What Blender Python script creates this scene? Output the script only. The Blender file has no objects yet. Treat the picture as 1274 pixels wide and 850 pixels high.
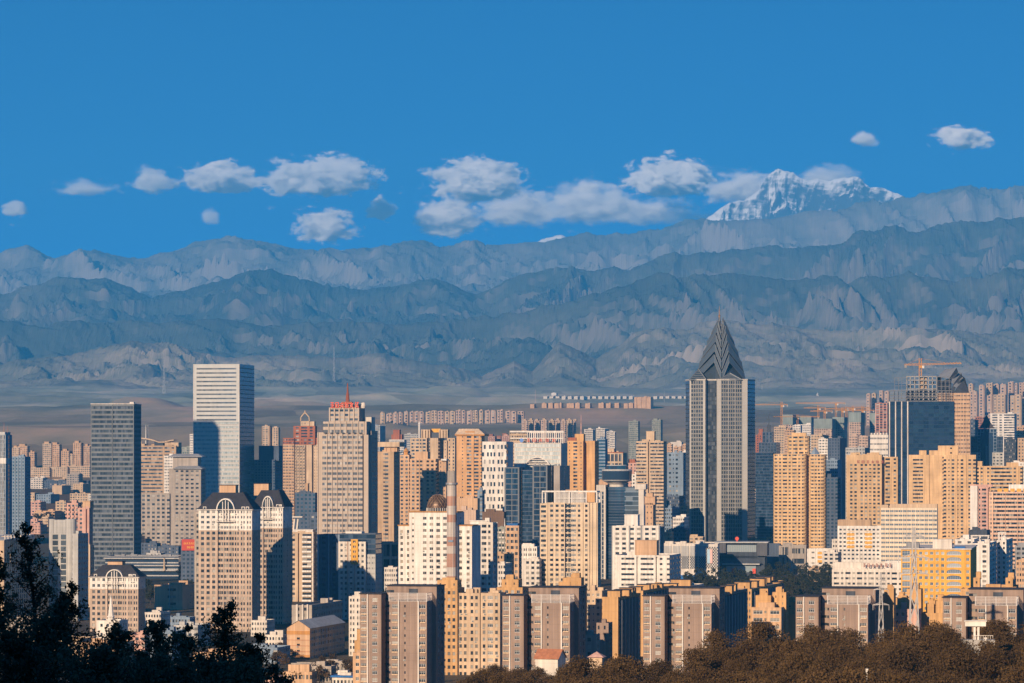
import bpy, bmesh, math, random
import numpy as np
from mathutils import Vector, Matrix, noise as mnoise

C = bpy.context.scene
COL = C.collection
R = math.radians
F = 4247.0            # focal length in pixels of the 1274 px wide photograph
PX, PY = 637.0, 570.0  # the point level with the eye
E = 94.0              # eye height above the city floor

# ---------------------------------------------------------------- camera
cam_d = bpy.data.cameras.new('camera')
cam = bpy.data.objects.new('camera', cam_d)
COL.objects.link(cam)
cam.location = (0, 0, E)
cam.rotation_euler = (R(90), 0, 0)
cam_d.sensor_width = 36.0
cam_d.lens = 36.0 * F / 1274.0
cam_d.shift_y = (PY - 425.0) / 1274.0
cam_d.clip_start = 1.0
cam_d.clip_end = 200000.0
C.camera = cam

# ---------------------------------------------------------------- light
SUN_EL, SUN_AZ = R(18.0), R(25.0)      # sun behind the camera, to its left
to_sun = Vector((-math.sin(SUN_AZ) * math.cos(SUN_EL), -math.cos(SUN_AZ) * math.cos(SUN_EL), math.sin(SUN_EL)))
world = bpy.data.worlds.new('World')
C.world = world
world.use_nodes = True
wn, wl = world.node_tree.nodes, world.node_tree.links
wn.clear()
wout = wn.new('ShaderNodeOutputWorld')
wbg = wn.new('ShaderNodeBackground')
wsky = wn.new('ShaderNodeTexSky')
wsky.sky_type = 'NISHITA'
wsky.sun_disc = False
wsky.sun_elevation = SUN_EL
wsky.sun_rotation = math.pi + SUN_AZ   # compass angle of the sun
wsky.altitude = 3000
wsky.air_density = 1.0
wsky.dust_density = 0.0
wsky.ozone_density = 6.0
wmul = wn.new('ShaderNodeMix'); wmul.data_type = 'RGBA'; wmul.blend_type = 'MULTIPLY'
wmul.inputs[0].default_value = 1.0
wmul.inputs[7].default_value = (0.0, 1.14, 1.55, 1)
wtc = wn.new('ShaderNodeTexCoord')
wmp = wn.new('ShaderNodeMapping'); wmp.vector_type = 'POINT'; wmp.inputs['Scale'].default_value = (1, 1, 4.5)
wnm = wn.new('ShaderNodeVectorMath'); wnm.operation = 'NORMALIZE'
wl.new(wtc.outputs['Generated'], wmp.inputs[0]); wl.new(wmp.outputs[0], wnm.inputs[0]); wl.new(wnm.outputs[0], wsky.inputs[0])
wl.new(wsky.outputs[0], wmul.inputs[6])
wl.new(wmul.outputs[2], wbg.inputs[0])
wbg.inputs[1].default_value = 0.08
wl.new(wbg.outputs[0], wout.inputs[0])

sun_d = bpy.data.lights.new('sun', 'SUN')
sun = bpy.data.objects.new('sun', sun_d)
COL.objects.link(sun)
sun.rotation_euler = to_sun.to_track_quat('Z', 'Y').to_euler()
sun_d.energy = 5.0
sun_d.angle = R(0.5)
sun_d.color = (1.0, 0.76, 0.51)

C.view_settings.view_transform = 'Standard'
C.view_settings.look = 'None'
C.view_settings.gamma = 1.0
C.view_settings.use_curve_mapping = False
C.view_settings.exposure = 0.62
cy = C.cycles
cy.max_bounces = 12
cy.diffuse_bounces = 2
cy.glossy_bounces = 2
cy.transmission_bounces = 2
cy.transparent_max_bounces = 8
cy.volume_bounces = 12
cy.sample_clamp_indirect = 4.0
cy.volume_max_steps = 256
try:
    cy.use_denoising = True
except Exception:
    pass

# ---------------------------------------------------------------- helpers
def link(o, parent=None):
    COL.objects.link(o)
    if parent is not None:
        o.parent = parent
    return o

def tag(o, label=None, cat=None, group=None, kind=None):
    if label: o['label'] = label
    if cat: o['category'] = cat
    if group: o['group'] = group
    if kind: o['kind'] = kind
    return o

def empty(name, loc, rz=0.0):
    o = bpy.data.objects.new(name, None)
    o.location = loc
    o.rotation_euler = (0, 0, rz)
    COL.objects.link(o)
    return o

def P(x, y, D):
    """The point that stands D metres ahead and is seen at photo pixel (x, y)."""
    return Vector(((x - PX) / F * D, D, E - (y - PY) / F * D))

class MB:
    """collects faces; build() links them as ONE mesh object"""
    def __init__(s):
        s.v = []; s.f = []; s.m = []; s.r = []
    def quad(s, a, b, c, d, m=0, r=0.5):
        n = len(s.v)
        s.v += [a, b, c, d]; s.f.append((n, n+1, n+2, n+3)); s.m.append(m); s.r.append(r)
    def tri(s, a, b, c, m=0, r=0.5):
        n = len(s.v)
        s.v += [a, b, c]; s.f.append((n, n+1, n+2)); s.m.append(m); s.r.append(r)
    def poly(s, pts, m=0, r=0.5):
        n = len(s.v)
        s.v += list(pts); s.f.append(tuple(range(n, n+len(pts)))); s.m.append(m); s.r.append(r)
    def box(s, x0, x1, y0, y1, z0, z1, m=0, r=0.5, bottom=True):
        n = len(s.v)
        s.v += [(x0,y0,z0),(x1,y0,z0),(x1,y1,z0),(x0,y1,z0),(x0,y0,z1),(x1,y0,z1),(x1,y1,z1),(x0,y1,z1)]
        fs = [(0,1,5,4),(1,2,6,5),(2,3,7,6),(3,0,4,7),(4,5,6,7)]
        if bottom: fs.append((3,2,1,0))
        for f in fs:
            s.f.append(tuple(n+i for i in f)); s.m.append(m); s.r.append(r)
    def prism(s, pts, z0, z1, m=0, r=0.5, mt=None):
        """pts counter-clockwise seen from above; z1 may be a list"""
        k = len(pts)
        zt = z1 if isinstance(z1, (list, tuple)) else [z1]*k
        for i in range(k):
            j = (i+1) % k
            s.quad((pts[i][0],pts[i][1],z0),(pts[j][0],pts[j][1],z0),(pts[j][0],pts[j][1],zt[j]),(pts[i][0],pts[i][1],zt[i]),m,r)
        s.poly([(pts[i][0],pts[i][1],zt[i]) for i in range(k)], m if mt is None else mt, r)
    def lathe(s, cx, cy_, prof, seg=20, m=0, r=0.5):
        """prof: (radius, z[, material]) from bottom to top"""
        for a, b in zip(prof[:-1], prof[1:]):
            mm = a[2] if len(a) > 2 else m
            for i in range(seg):
                t0, t1 = 2*math.pi*i/seg, 2*math.pi*(i+1)/seg
                p = lambda q, t: (cx+q[0]*math.cos(t), cy_+q[0]*math.sin(t), q[1])
                s.quad(p(a,t0), p(a,t1), p(b,t1), p(b,t0), mm, r)
    def bar(s, a, b, w, m=0, w2=None, r=0.5):
        a = Vector(a); b = Vector(b); d = (b-a)
        if d.length < 1e-6: return
        d.normalize()
        up = Vector((0,0,1)) if abs(d.z) < 0.9 else Vector((0,1,0))
        x = d.cross(up).normalized(); y = d.cross(x).normalized()
        w2 = w if w2 is None else w2
        n = len(s.v)
        for p, ww in ((a, w), (b, w2)):
            for sx, sy in ((-1,-1),(1,-1),(1,1),(-1,1)):
                s.v.append(tuple(p + x*sx*ww/2 + y*sy*ww/2))
        for f in ((0,1,5,4),(1,2,6,5),(2,3,7,6),(3,0,4,7),(4,5,6,7),(3,2,1,0)):
            s.f.append(tuple(n+i for i in f)); s.m.append(m); s.r.append(r)
    def mesh(s, name, mats, smooth=False):
        me = bpy.data.meshes.new(name)
        me.from_pydata([tuple(v) for v in s.v], [], s.f)
        for m in (mats if isinstance(mats, (list, tuple)) else [mats]):
            me.materials.append(m)
        n = len(me.polygons)
        if n == len(s.m):
            me.polygons.foreach_set('material_index', s.m)
            at = me.attributes.new('rnd', 'FLOAT', 'FACE')
            at.data.foreach_set('value', s.r)
        if smooth:
            me.polygons.foreach_set('use_smooth', [True]*n)
        me.update()
        return me
    def build(s, name, mats, parent=None, smooth=False):
        if not s.f: return None
        return link(bpy.data.objects.new(name, s.mesh(name, mats, smooth)), parent)

# ---------------------------------------------------------------- materials
MATS = {}
def nodemat(name):
    m = bpy.data.materials.new(name)
    m.use_nodes = True
    nt = m.node_tree
    return m, nt.nodes, nt.links, nt.nodes['Principled BSDF']

def wall_mat(key, col, var=0.15, streak=0.20, rough=0.85, spec=0.25, tile=0.0):
    """painted or clad wall: large stains, vertical weather streaks, fine grain"""
    if key in MATS: return MATS[key]
    m, n, l, b = nodemat(key)
    tc = n.new('ShaderNodeTexCoord')
    nz = n.new('ShaderNodeTexNoise'); nz.inputs['Scale'].default_value = 0.09; nz.inputs['Detail'].default_value = 5
    l.new(tc.outputs['Object'], nz.inputs['Vector'])
    mp = n.new('ShaderNodeMapping'); mp.inputs['Scale'].default_value = (0.9, 0.9, 0.035)
    l.new(tc.outputs['Object'], mp.inputs[0])
    ns = n.new('ShaderNodeTexNoise'); ns.inputs['Scale'].default_value = 1.0; ns.inputs['Detail'].default_value = 4
    l.new(mp.outputs[0], ns.inputs['Vector'])
    r1 = n.new('ShaderNodeMapRange'); r1.inputs[1].default_value = 0.3; r1.inputs[2].default_value = 0.7
    r1.inputs[3].default_value = 1-var; r1.inputs[4].default_value = 1+var
    l.new(nz.outputs[0], r1.inputs[0])
    r2 = n.new('ShaderNodeMapRange'); r2.inputs[1].default_value = 0.35; r2.inputs[2].default_value = 0.7
    r2.inputs[3].default_value = 1-streak; r2.inputs[4].default_value = 1+streak*0.6
    l.new(ns.outputs[0], r2.inputs[0])
    mu = n.new('ShaderNodeMath'); mu.operation = 'MULTIPLY'
    l.new(r1.outputs[0], mu.inputs[0]); l.new(r2.outputs[0], mu.inputs[1])
    # faint joint at every storey
    sx = n.new('ShaderNodeSeparateXYZ'); l.new(tc.outputs['Object'], sx.inputs[0])
    dv = n.new('ShaderNodeMath'); dv.operation = 'DIVIDE'; dv.inputs[1].default_value = 2.95; l.new(sx.outputs['Z'], dv.inputs[0])
    fc = n.new('ShaderNodeMath'); fc.operation = 'FRACT'; l.new(dv.outputs[0], fc.inputs[0])
    gt = n.new('ShaderNodeMath'); gt.operation = 'LESS_THAN'; gt.inputs[1].default_value = 0.045; l.new(fc.outputs[0], gt.inputs[0])
    jm = n.new('ShaderNodeMath'); jm.operation = 'MULTIPLY_ADD'; jm.inputs[1].default_value = -0.14; jm.inputs[2].default_value = 1.0; l.new(gt.outputs[0], jm.inputs[0])
    mu2 = n.new('ShaderNodeMath'); mu2.operation = 'MULTIPLY'; l.new(mu.outputs[0], mu2.inputs[0]); l.new(jm.outputs[0], mu2.inputs[1]); mu = mu2
    hs = n.new('ShaderNodeVectorMath'); hs.operation = 'SCALE'
    hs.inputs[0].default_value = col[:3]
    l.new(mu.outputs[0], hs.inputs['Scale'])
    l.new(hs.outputs[0], b.inputs['Base Color'])
    b.inputs['Roughness'].default_value = rough
    b.inputs['Specular IOR Level'].default_value = spec
    MATS[key] = m
    return m

def plain_mat(key, col, rough=0.6, metal=0.0, spec=0.4):
    if key in MATS: return MATS[key]
    m, n, l, b = nodemat(key)
    tc = n.new('ShaderNodeTexCoord')
    nz = n.new('ShaderNodeTexNoise'); nz.inputs['Scale'].default_value = 0.6; nz.inputs['Detail'].default_value = 4
    l.new(tc.outputs['Object'], nz.inputs['Vector'])
    mx = n.new('ShaderNodeMix'); mx.data_type = 'RGBA'
    mx.inputs[6].default_value = (*[c*0.82 for c in col[:3]], 1)
    mx.inputs[7].default_value = (*[min(1, c*1.15) for c in col[:3]], 1)
    l.new(nz.outputs[0], mx.inputs[0])
    l.new(mx.outputs[2], b.inputs['Base Color'])
    b.inputs['Roughness'].default_value = rough
    b.inputs['Metallic'].default_value = metal
    b.inputs['Specular IOR Level'].default_value = spec
    MATS[key] = m
    return m

def glass_mat(key, dark, light, pale=0.12, rough=0.12, spec=0.7, metal=0.0):
    """window glass: most panes dark, some with pale curtains, told apart by the per-pane value"""
    if key in MATS: return MATS[key]
    m, n, l, b = nodemat(key)
    at = n.new('ShaderNodeAttribute'); at.attribute_name = 'rnd'
    oi = n.new('ShaderNodeObjectInfo')
    ad = n.new('ShaderNodeMath'); ad.operation = 'ADD'
    l.new(at.outputs['Fac'], ad.inputs[0]); l.new(oi.outputs['Random'], ad.inputs[1])
    fr = n.new('ShaderNodeMath'); fr.operation = 'FRACT'
    l.new(ad.outputs[0], fr.inputs[0])
    cr = n.new('ShaderNodeValToRGB')
    e = cr.color_ramp.elements
    e[0].position = 0.0; e[0].color = (*dark, 1)
    e[1].position = 1.0; e[1].color = (*light, 1)
    k = e.new(1.0 - pale*2.2); k.color = (*[d*1.6+0.01 for d in dark], 1)
    k2 = e.new(1.0 - pale); k2.color = (*[(a+b_)/2 for a, b_ in zip(dark, light)], 1)
    l.new(fr.outputs[0], cr.inputs[0])
    l.new(cr.outputs[0], b.inputs['Base Color'])
    b.inputs['Roughness'].default_value = rough
    b.inputs['Specular IOR Level'].default_value = spec
    b.inputs['Metallic'].default_value = metal
    MATS[key] = m
    return m
# ---------------------------------------------------------------- noise on numpy arrays
_rng = np.random.RandomState(7)
_perm = _rng.permutation(512)
_perm = np.concatenate([_perm, _perm, _perm])
_ang = _rng.rand(512)*2*np.pi
_gx, _gy = np.cos(_ang), np.sin(_ang)
def perlin(x, y, seed=0):
    x = x + seed*17.31; y = y + seed*9.73
    xi = np.floor(x).astype(int); yi = np.floor(y).astype(int)
    xf = x-xi; yf = y-yi
    xi = np.mod(xi, 512); yi = np.mod(yi, 512)
    u = xf*xf*xf*(xf*(xf*6-15)+10); v = yf*yf*yf*(yf*(yf*6-15)+10)
    def g(i, j, dx, dy):
        h = _perm[_perm[np.mod(i, 512)]+np.mod(j, 512)] % 512
        return _gx[h]*dx+_gy[h]*dy
    a = g(xi, yi, xf, yf); b = g(xi+1, yi, xf-1, yf)
    c = g(xi, yi+1, xf, yf-1); d = g(xi+1, yi+1, xf-1, yf-1)
    return ((a*(1-u)+b*u)*(1-v)+(c*(1-u)+d*u)*v)*1.5
def fbm(x, y, oct=5, seed=0, gain=0.5):
    s = 0; a = 1; t = 0
    for k in range(oct):
        s = s+a*perlin(x*2**k, y*2**k, seed+k*3.7); t += a; a *= gain
    return s/t
def ridged(x, y, oct=6, seed=0, gain=0.5):
    """1 on ridge lines, 0 in valleys"""
    s = 0; a = 1; t = 0; w = 1.0
    for k in range(oct):
        n = 1-np.abs(perlin(x*2.03**k, y*2.03**k, seed+k*5.1))*1.6
        n = np.clip(n, 0, 1)**2
        s = s+a*n*w; t += a; w = np.clip(n*1.6, 0, 1); a *= gain
    return s/t

def grid_object(name, X, Y, Z, mat, smooth=False):
    nr, nc = X.shape
    me = bpy.data.meshes.new(name)
    me.vertices.add(nr*nc)
    co = np.stack([X, Y, Z], -1).reshape(-1)
    me.vertices.foreach_set('co', co)
    idx = np.arange(nr*nc).reshape(nr, nc)
    q = np.stack([idx[:-1,:-1], idx[:-1,1:], idx[1:,1:], idx[1:,:-1]], -1).reshape(-1, 4)
    nf = len(q)
    me.loops.add(nf*4); me.polygons.add(nf)
    me.loops.foreach_set('vertex_index', q.reshape(-1))
    me.polygons.foreach_set('loop_start', np.arange(nf)*4)
    me.polygons.foreach_set('loop_total', np.full(nf, 4))
    me.polygons.foreach_set('use_smooth', np.full(nf, smooth))
    me.materials.append(mat)
    me.update(calc_edges=True); me.validate()
    return link(bpy.data.objects.new(name, me))

def ss(a, b, x):
    t = np.clip((x-a)/(b-a), 0, 1)
    return t*t*(3-2*t)

# the city floor, the rise towards the mountains, the hill the camera stands on
_PD = np.array([-3000, 3000, 3500, 4000, 5000, 6000, 6500, 7600, 9000, 9400, 10200, 11000, 12400, 15000, 17000, 60000], float)
_PZ = np.array([0, 0, 12, 28, 62, 106, 150, 174, 228, 226, 270, 288, 345, 350, 200, -400], float)
def ground_z(X, Y):
    X = np.asarray(X, float); Y = np.asarray(Y, float)
    z = np.interp(Y, _PD, _PZ)
    far = ss(6600, 10500, Y)
    z = z + far*(fbm(X/1000, Y/800, 5, 3)*30 + (ridged(X/700, Y/520, 4, 9)-.45)*20)
    # low mesa and swells of the plain
    k = (X/np.maximum(Y, 1))*F + PX
    def bump(kx, wy, ky, wx, h):
        return h*np.exp(-((k-kx)/wx)**4 - ((Y-ky)/wy)**2)
    z = z + bump(565, 300, 11200, 38, 30) + bump(178, 300, 9300, 42, 30) + bump(350, 300, 9600, 60, 16)
    z = z + bump(740, 300, 8300, 150, 22)+ bump(478, 250, 6900, 26, 14)
    # camera hill: falls from the eye towards the city, higher on the right, rises behind the camera
    prof = np.interp(Y, [-900, -420, -150, -30, 0, 60, 150, 300, 450, 600, 800, 950, 1150], [250, 250, 178, 100, 90.5, 84, 72, 58, 49, 45, 41.5, 25, 0])
    side = 0.62 + 0.38*ss(-45, -5, X)
    prof = prof + 3.8*np.exp(-((X-57)/16)**2-((Y-790)/90)**2) + 6.3*np.exp(-((X-118)/34)**2-((Y-790)/100)**2)
    side = np.where(Y < 250, 1.0 + (side-1)*ss(60, 250, Y), side)
    prof = prof - 4.0*(1-ss(18, 52, X))*ss(450, 600, Y)
    hill = prof*side + ss(30, 200, Y)*fbm(X/60, Y/60, 3, 5)*2.5
    hill = np.where(Y < 1150, hill, 0)*(1-ss(700, 2200, np.abs(X)))
    return np.maximum(z, hill)

def gz(x, y):
    return float(ground_z(np.array([x]), np.array([y]))[0])

def land_mat(name, stops, scale, slope_rock=None, bump=0.0):
    m, n, l, b = nodemat(name)
    tc = n.new('ShaderNodeTexCoord')
    mp = n.new('ShaderNodeMapping'); mp.inputs['Scale'].default_value = (scale, scale*(0.28 if name == 'ground_soil' else 0.6), scale*2)
    l.new(tc.outputs['Object'], mp.inputs[0])
    nz = n.new('ShaderNodeTexNoise'); nz.inputs['Scale'].default_value = 1.0; nz.inputs['Detail'].default_value = 9; nz.inputs['Roughness'].default_value = 0.65
    l.new(mp.outputs[0], nz.inputs['Vector'])
    cr = n.new('ShaderNodeValToRGB')
    while len(cr.color_ramp.elements) > 1: cr.color_ramp.elements.remove(cr.color_ramp.elements[-1])
    cr.color_ramp.elements[0].position = stops[0][0]; cr.color_ramp.elements[0].color = (*stops[0][1], 1)
    for p, c in stops[1:]:
        e = cr.color_ramp.elements.new(p); e.color = (*c, 1)
    l.new(nz.outputs[0], cr.inputs[0])
    out = cr.outputs[0]
    if slope_rock:
        ge = n.new('ShaderNodeNewGeometry')
        sx = n.new('ShaderNodeSeparateXYZ'); l.new(ge.outputs['Normal'], sx.inputs[0])
        n2 = n.new('ShaderNodeTexNoise'); n2.inputs['Scale'].default_value = 5.0; n2.inputs['Detail'].default_value = 6
        l.new(mp.outputs[0], n2.inputs['Vector'])
        ad = n.new('ShaderNodeMath'); ad.operation = 'MULTIPLY_ADD'; ad.inputs[1].default_value = 0.6
        l.new(n2.outputs[0], ad.inputs[0]); l.new(sx.outputs['Z'], ad.inputs[2])
        mr = n.new('ShaderNodeMapRange'); mr.inputs[1].default_value = slope_rock[1]; mr.inputs[2].default_value = slope_rock[2]
        mr.inputs[3].default_value = 1; mr.inputs[4].default_value = 0
        l.new(ad.outputs[0], mr.inputs[0])
        mx = n.new('ShaderNodeMix'); mx.data_type = 'RGBA'
        mx.inputs[7].default_value = (*slope_rock[0], 1)
        l.new(mr.outputs[0], mx.inputs[0]); l.new(out, mx.inputs[6])
        out = mx.outputs[2]
    if name == 'ground_soil':
        sp = n.new('ShaderNodeSeparateXYZ'); l.new(tc.outputs['Object'], sp.inputs[0])
        n3 = n.new('ShaderNodeTexNoise'); n3.inputs['Scale'].default_value = 0.0016; n3.inputs['Detail'].default_value = 6
        l.new(tc.outputs['Object'], n3.inputs['Vector'])
        a_ = n.new('ShaderNodeMath'); a_.operation = 'MULTIPLY_ADD'; a_.inputs[1].default_value = 3000; l.new(n3.outputs[0], a_.inputs[0]); l.new(sp.outputs['Y'], a_.inputs[2])
        mr_ = n.new('ShaderNodeMapRange'); mr_.inputs[1].default_value = 10300; mr_.inputs[2].default_value = 11300; mr_.inputs[3].default_value = 1; mr_.inputs[4].default_value = 0
        l.new(a_.outputs[0], mr_.inputs[0])
        mb_ = n.new('ShaderNodeMix'); mb_.data_type = 'RGBA'; mb_.blend_type = 'MULTIPLY'; mb_.inputs[7].default_value = (1.0, 0.80, 0.66, 1)
        l.new(mr_.outputs[0], mb_.inputs[0]); l.new(out, mb_.inputs[6])
        # fields and scrub: cells of differing tone
        vo = n.new('ShaderNodeTexVoronoi'); vo.inputs['Scale'].default_value = 1.0
        mv = n.new('ShaderNodeMapping'); mv.inputs['Scale'].default_value = (0.004, 0.0016, 0); mv.inputs['Rotation'].default_value = (0, 0, 0.35)
        l.new(tc.outputs['Object'], mv.inputs[0]); l.new(mv.outputs[0], vo.inputs['Vector'])
        sv = n.new('ShaderNodeSeparateColor'); l.new(vo.outputs['Color'], sv.inputs[0])
        rv = n.new('ShaderNodeMapRange'); rv.inputs[3].default_value = 0.72; rv.inputs[4].default_value = 1.2; l.new(sv.outputs['Red'], rv.inputs[0])
        vs = n.new('ShaderNodeVectorMath'); vs.operation = 'SCALE'; l.new(mb_.outputs[2], vs.inputs[0]); l.new(rv.outputs[0], vs.inputs['Scale'])
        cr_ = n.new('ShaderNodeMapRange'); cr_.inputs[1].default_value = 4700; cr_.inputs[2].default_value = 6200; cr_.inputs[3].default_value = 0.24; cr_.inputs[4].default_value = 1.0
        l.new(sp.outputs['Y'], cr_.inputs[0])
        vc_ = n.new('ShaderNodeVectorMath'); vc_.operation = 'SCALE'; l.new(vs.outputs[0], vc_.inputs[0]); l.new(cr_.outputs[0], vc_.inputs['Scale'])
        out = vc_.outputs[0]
    l.new(out, b.inputs['Base Color'])
    b.inputs['Roughness'].default_value = 0.95
    b.inputs['Specular IOR Level'].default_value = 0.1
    return m

# ground: a fan of cells, fine near the city and coarser far off, then a wide skirt
yy = np.concatenate([np.linspace(-2500, 0, 40), np.linspace(15, 1300, 110), np.linspace(1330, 5000, 70), np.linspace(5040, 17500, 420), np.linspace(18000, 60000, 20)])
aa = np.concatenate([np.linspace(-1.0, -0.2, 24)[:-1], np.linspace(-0.2, 0.2, 520), np.linspace(0.2, 1.0, 24)[1:]])
YY, AA = np.meshgrid(yy, aa, indexing='ij')
XX = AA*(np.abs(YY)+300)*1.0
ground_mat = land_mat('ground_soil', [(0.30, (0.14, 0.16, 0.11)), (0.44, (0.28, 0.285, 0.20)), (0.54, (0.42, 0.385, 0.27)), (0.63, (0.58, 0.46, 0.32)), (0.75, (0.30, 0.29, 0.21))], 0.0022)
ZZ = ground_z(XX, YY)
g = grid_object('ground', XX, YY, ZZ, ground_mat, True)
tag(g, kind='structure')

def mountain(name, D, depth, crest, base_y, seed, mat, amp=0.30, fine=1.0, rows=170, cols=950, back=0.6, spur=1.0, lift=1.0, jagged=5.0):
    """a range whose skyline passes through crest [(px, py)...]; runs from D-depth (foot) over D (crest) to D+depth*back"""
    cx = np.array([c[0] for c in crest], float); cyy = np.array([c[1] for c in crest], float)
    a = np.linspace(-0.21, 0.21, cols)
    t = np.concatenate([np.linspace(-1, 0, int(rows*0.72)), np.linspace(0, back, rows-int(rows*0.72)+1)[1:]])
    T, A = np.meshgrid(t, a, indexing='ij')
    Y = D + T*depth
    X = A*D*(1+0.25*T*depth/D)
    k = A*F + PX
    jag = fbm(k/(26*fine+6), T*9.0, 5, seed+50, 0.6)*jagged
    cr = E - (np.interp(k, cx, cyy)+jag-PY)/F*D
    foot = np.interp(Y, _PD, _PZ) - 40
    foot0 = np.minimum(E-(base_y-PY)/F*(D-depth), cr)
    wob = fbm(X/2600, Y/1500, 3, seed)*0.30
    T2 = np.clip(T + wob*np.minimum(1, np.abs(T)*3), -1.05, back)
    up = np.where(T2 < 0, 1-np.abs(T2), 1-np.abs(T2)/back*0.9)
    up = np.clip(up, 0, 1)
    S = 1700.0*fine
    KX = X + Y*(0.55 if seed % 2 else -0.5); X0_ = X; X = KX
    wx = fbm(X/(S*1.5), Y/(S*1.2), 4, seed+4)*1.1; wy = fbm(X/(S*1.3), Y/(S*1.3), 4, seed+8)*0.9
    r1 = ridged(X/(S*1.25) + wx, Y/(S*1.25*spur) + wy, 6, seed, 0.5)
    r2 = ridged(X/(S*0.5) + wx*1.3, Y/(S*0.42) + wy*1.3, 5, seed+11, 0.55)
    r3 = fbm(X/(S*0.10), Y/(S*0.14), 4, seed+23, 0.6)
    cut = np.clip(1.12-1.35*r1, 0, 1)*0.72 + np.clip(1.05-1.25*r2, 0, 1)*0.34 + r3*0.07
    X = X0_
    env = np.clip(1-up, 0, 1)
    shape = np.where(T < 0, up**1.18, up)
    rel = (cr-foot0)
    near_crest = 0.22 + 0.78*ss(0.0, 0.16, env)
    Z = foot0 + rel*shape*lift*(1.085-amp*1.35*cut*near_crest)
    Z = np.minimum(Z, E + (cr-E)*(Y/D) + 6*r3)   # nothing in front hides the skyline
    Z = np.maximum(Z, foot - 200)
    Z = np.where(T >= back-0.01, foot-300, Z)
    o = grid_object(name, X, Y, Z, mat, False)
    tag(o, kind='structure')
    return o

foothill_mat = land_mat('foothill_rock', [(0.30, (0.10, 0.11, 0.085)), (0.5, (0.17, 0.165, 0.125)), (0.62, (0.27, 0.235, 0.175)), (0.72, (0.38, 0.31, 0.23))], 0.0022, ((0.34, 0.285, 0.225), 0.55, 0.9))
mid_mat = land_mat('mountain_scrub', [(0.30, (0.045, 0.06, 0.055)), (0.5, (0.075, 0.09, 0.075)), (0.66, (0.12, 0.125, 0.10)), (0.78, (0.25, 0.22, 0.18))], 0.0011, ((0.20, 0.18, 0.15), 0.52, 0.85))
far_mat = land_mat('mountain_rock', [(0.30, (0.09, 0.11, 0.11)), (0.5, (0.15, 0.16, 0.15)), (0.7, (0.24, 0.23, 0.21))], 0.0009, ((0.28, 0.26, 0.24), 0.55, 0.9))
snow_mat = land_mat('mountain_snow', [(0.30, (0.9, 0.92, 0.95)), (0.6, (0.88, 0.89, 0.9)), (0.8, (0.75, 0.78, 0.8))], 0.002, ((0.08, 0.09, 0.11), 0.66, 0.90))

mountain('foothills', 14600, 2200, [(-300,455),(0,452),(60,440),(120,432),(165,418),(230,428),(290,440),(330,437),(380,438),(430,441),(480,436),(520,446),(560,450),(600,468),(640,449),(662,462),(695,423),(742,446),(790,414),(850,402),(905,398),(960,401),(1010,409),(1060,406),(1100,402),(1160,400),(1205,405),(1274,414),(1600,400)], 490, 21, foothill_mat, 0.62, 0.46, jagged=3)
mountain('mountain_range', 17600, 2600, [(-300,430),(0,398),(60,402),(130,395),(200,402),(270,392),(350,405),(430,396),(500,404),(560,398),(634,388),(709,372),(770,350),(820,338),(905,328),(985,343),(1060,341),(1111,331),(1186,337),(1274,333),(1600,300)], 478, 5, mid_mat, 0.55, 0.50, jagged=4)
mountain('mountain_range', 21500, 3000, [(-300,380),(0,366),(75,346),(135,348),(190,368),(240,360),(290,343),(336,332),(402,351),(452,358),(500,352),(542,346),(592,363),(640,345),(709,326),(775,330),(870,306),(985,296),(1060,290),(1100,281),(1190,272),(1274,262),(1600,240)], 430, 12, mid_mat, 0.55, 0.60)
mountain('mountain_range', 28000, 4200, [(-300,330),(0,316),(35,306),(70,317),(118,303),(170,317),(220,307),(286,293),(331,303),(362,309),(402,311),(452,310),(512,297),(553,304),(583,297),(640,300),(684,289),(729,280),(760,286),(800,281),(860,264),(885,270),(935,263),(985,258),(1060,248),(1136,243),(1186,233),(1237,224),(1274,218),(1600,200)], 392, 33, far_mat, 0.52, 0.8)
mountain('snow_mountain', 35500, 2300, [(-300,330),(250,330),(300,316),(334,303),(350,314),(415,313),(432,310),(450,320),(640,310),(688,296),(698,294),(716,304),(860,290),(885,268),(905,254),(925,250),(945,238),(955,218),(968,211),(986,213),(1005,219),(1030,221),(1061,217),(1072,222),(1081,234),(1101,231),(1118,237),(1129,246),(1160,262),(1274,280),(1600,300)], 338, 44, snow_mat, 0.45, 0.8, jagged=6)

# ---------------------------------------------------------------- haze
hz = MB()
hz.box(-9000, 9000, -2600, 38200, -400, 3300)
m = bpy.data.materials.new('haze_air'); m.use_nodes = True
nt = m.node_tree; nt.nodes.clear()
o_ = nt.nodes.new('ShaderNodeOutputMaterial'); v_ = nt.nodes.new('ShaderNodeVolumePrincipled')
HAZE = 4.4e-5
v_.inputs['Density'].default_value = HAZE
v_.inputs['Color'].default_value = (0.075, 0.49, 1.0, 1)
v_.inputs['Anisotropy'].default_value = 0.0
nt.links.new(v_.outputs[0], o_.inputs['Volume'])
hazeo = hz.build('haze', m)
tag(hazeo, 'thin blue haze over the city and the plain up to the mountains', 'haze', kind='stuff')

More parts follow.
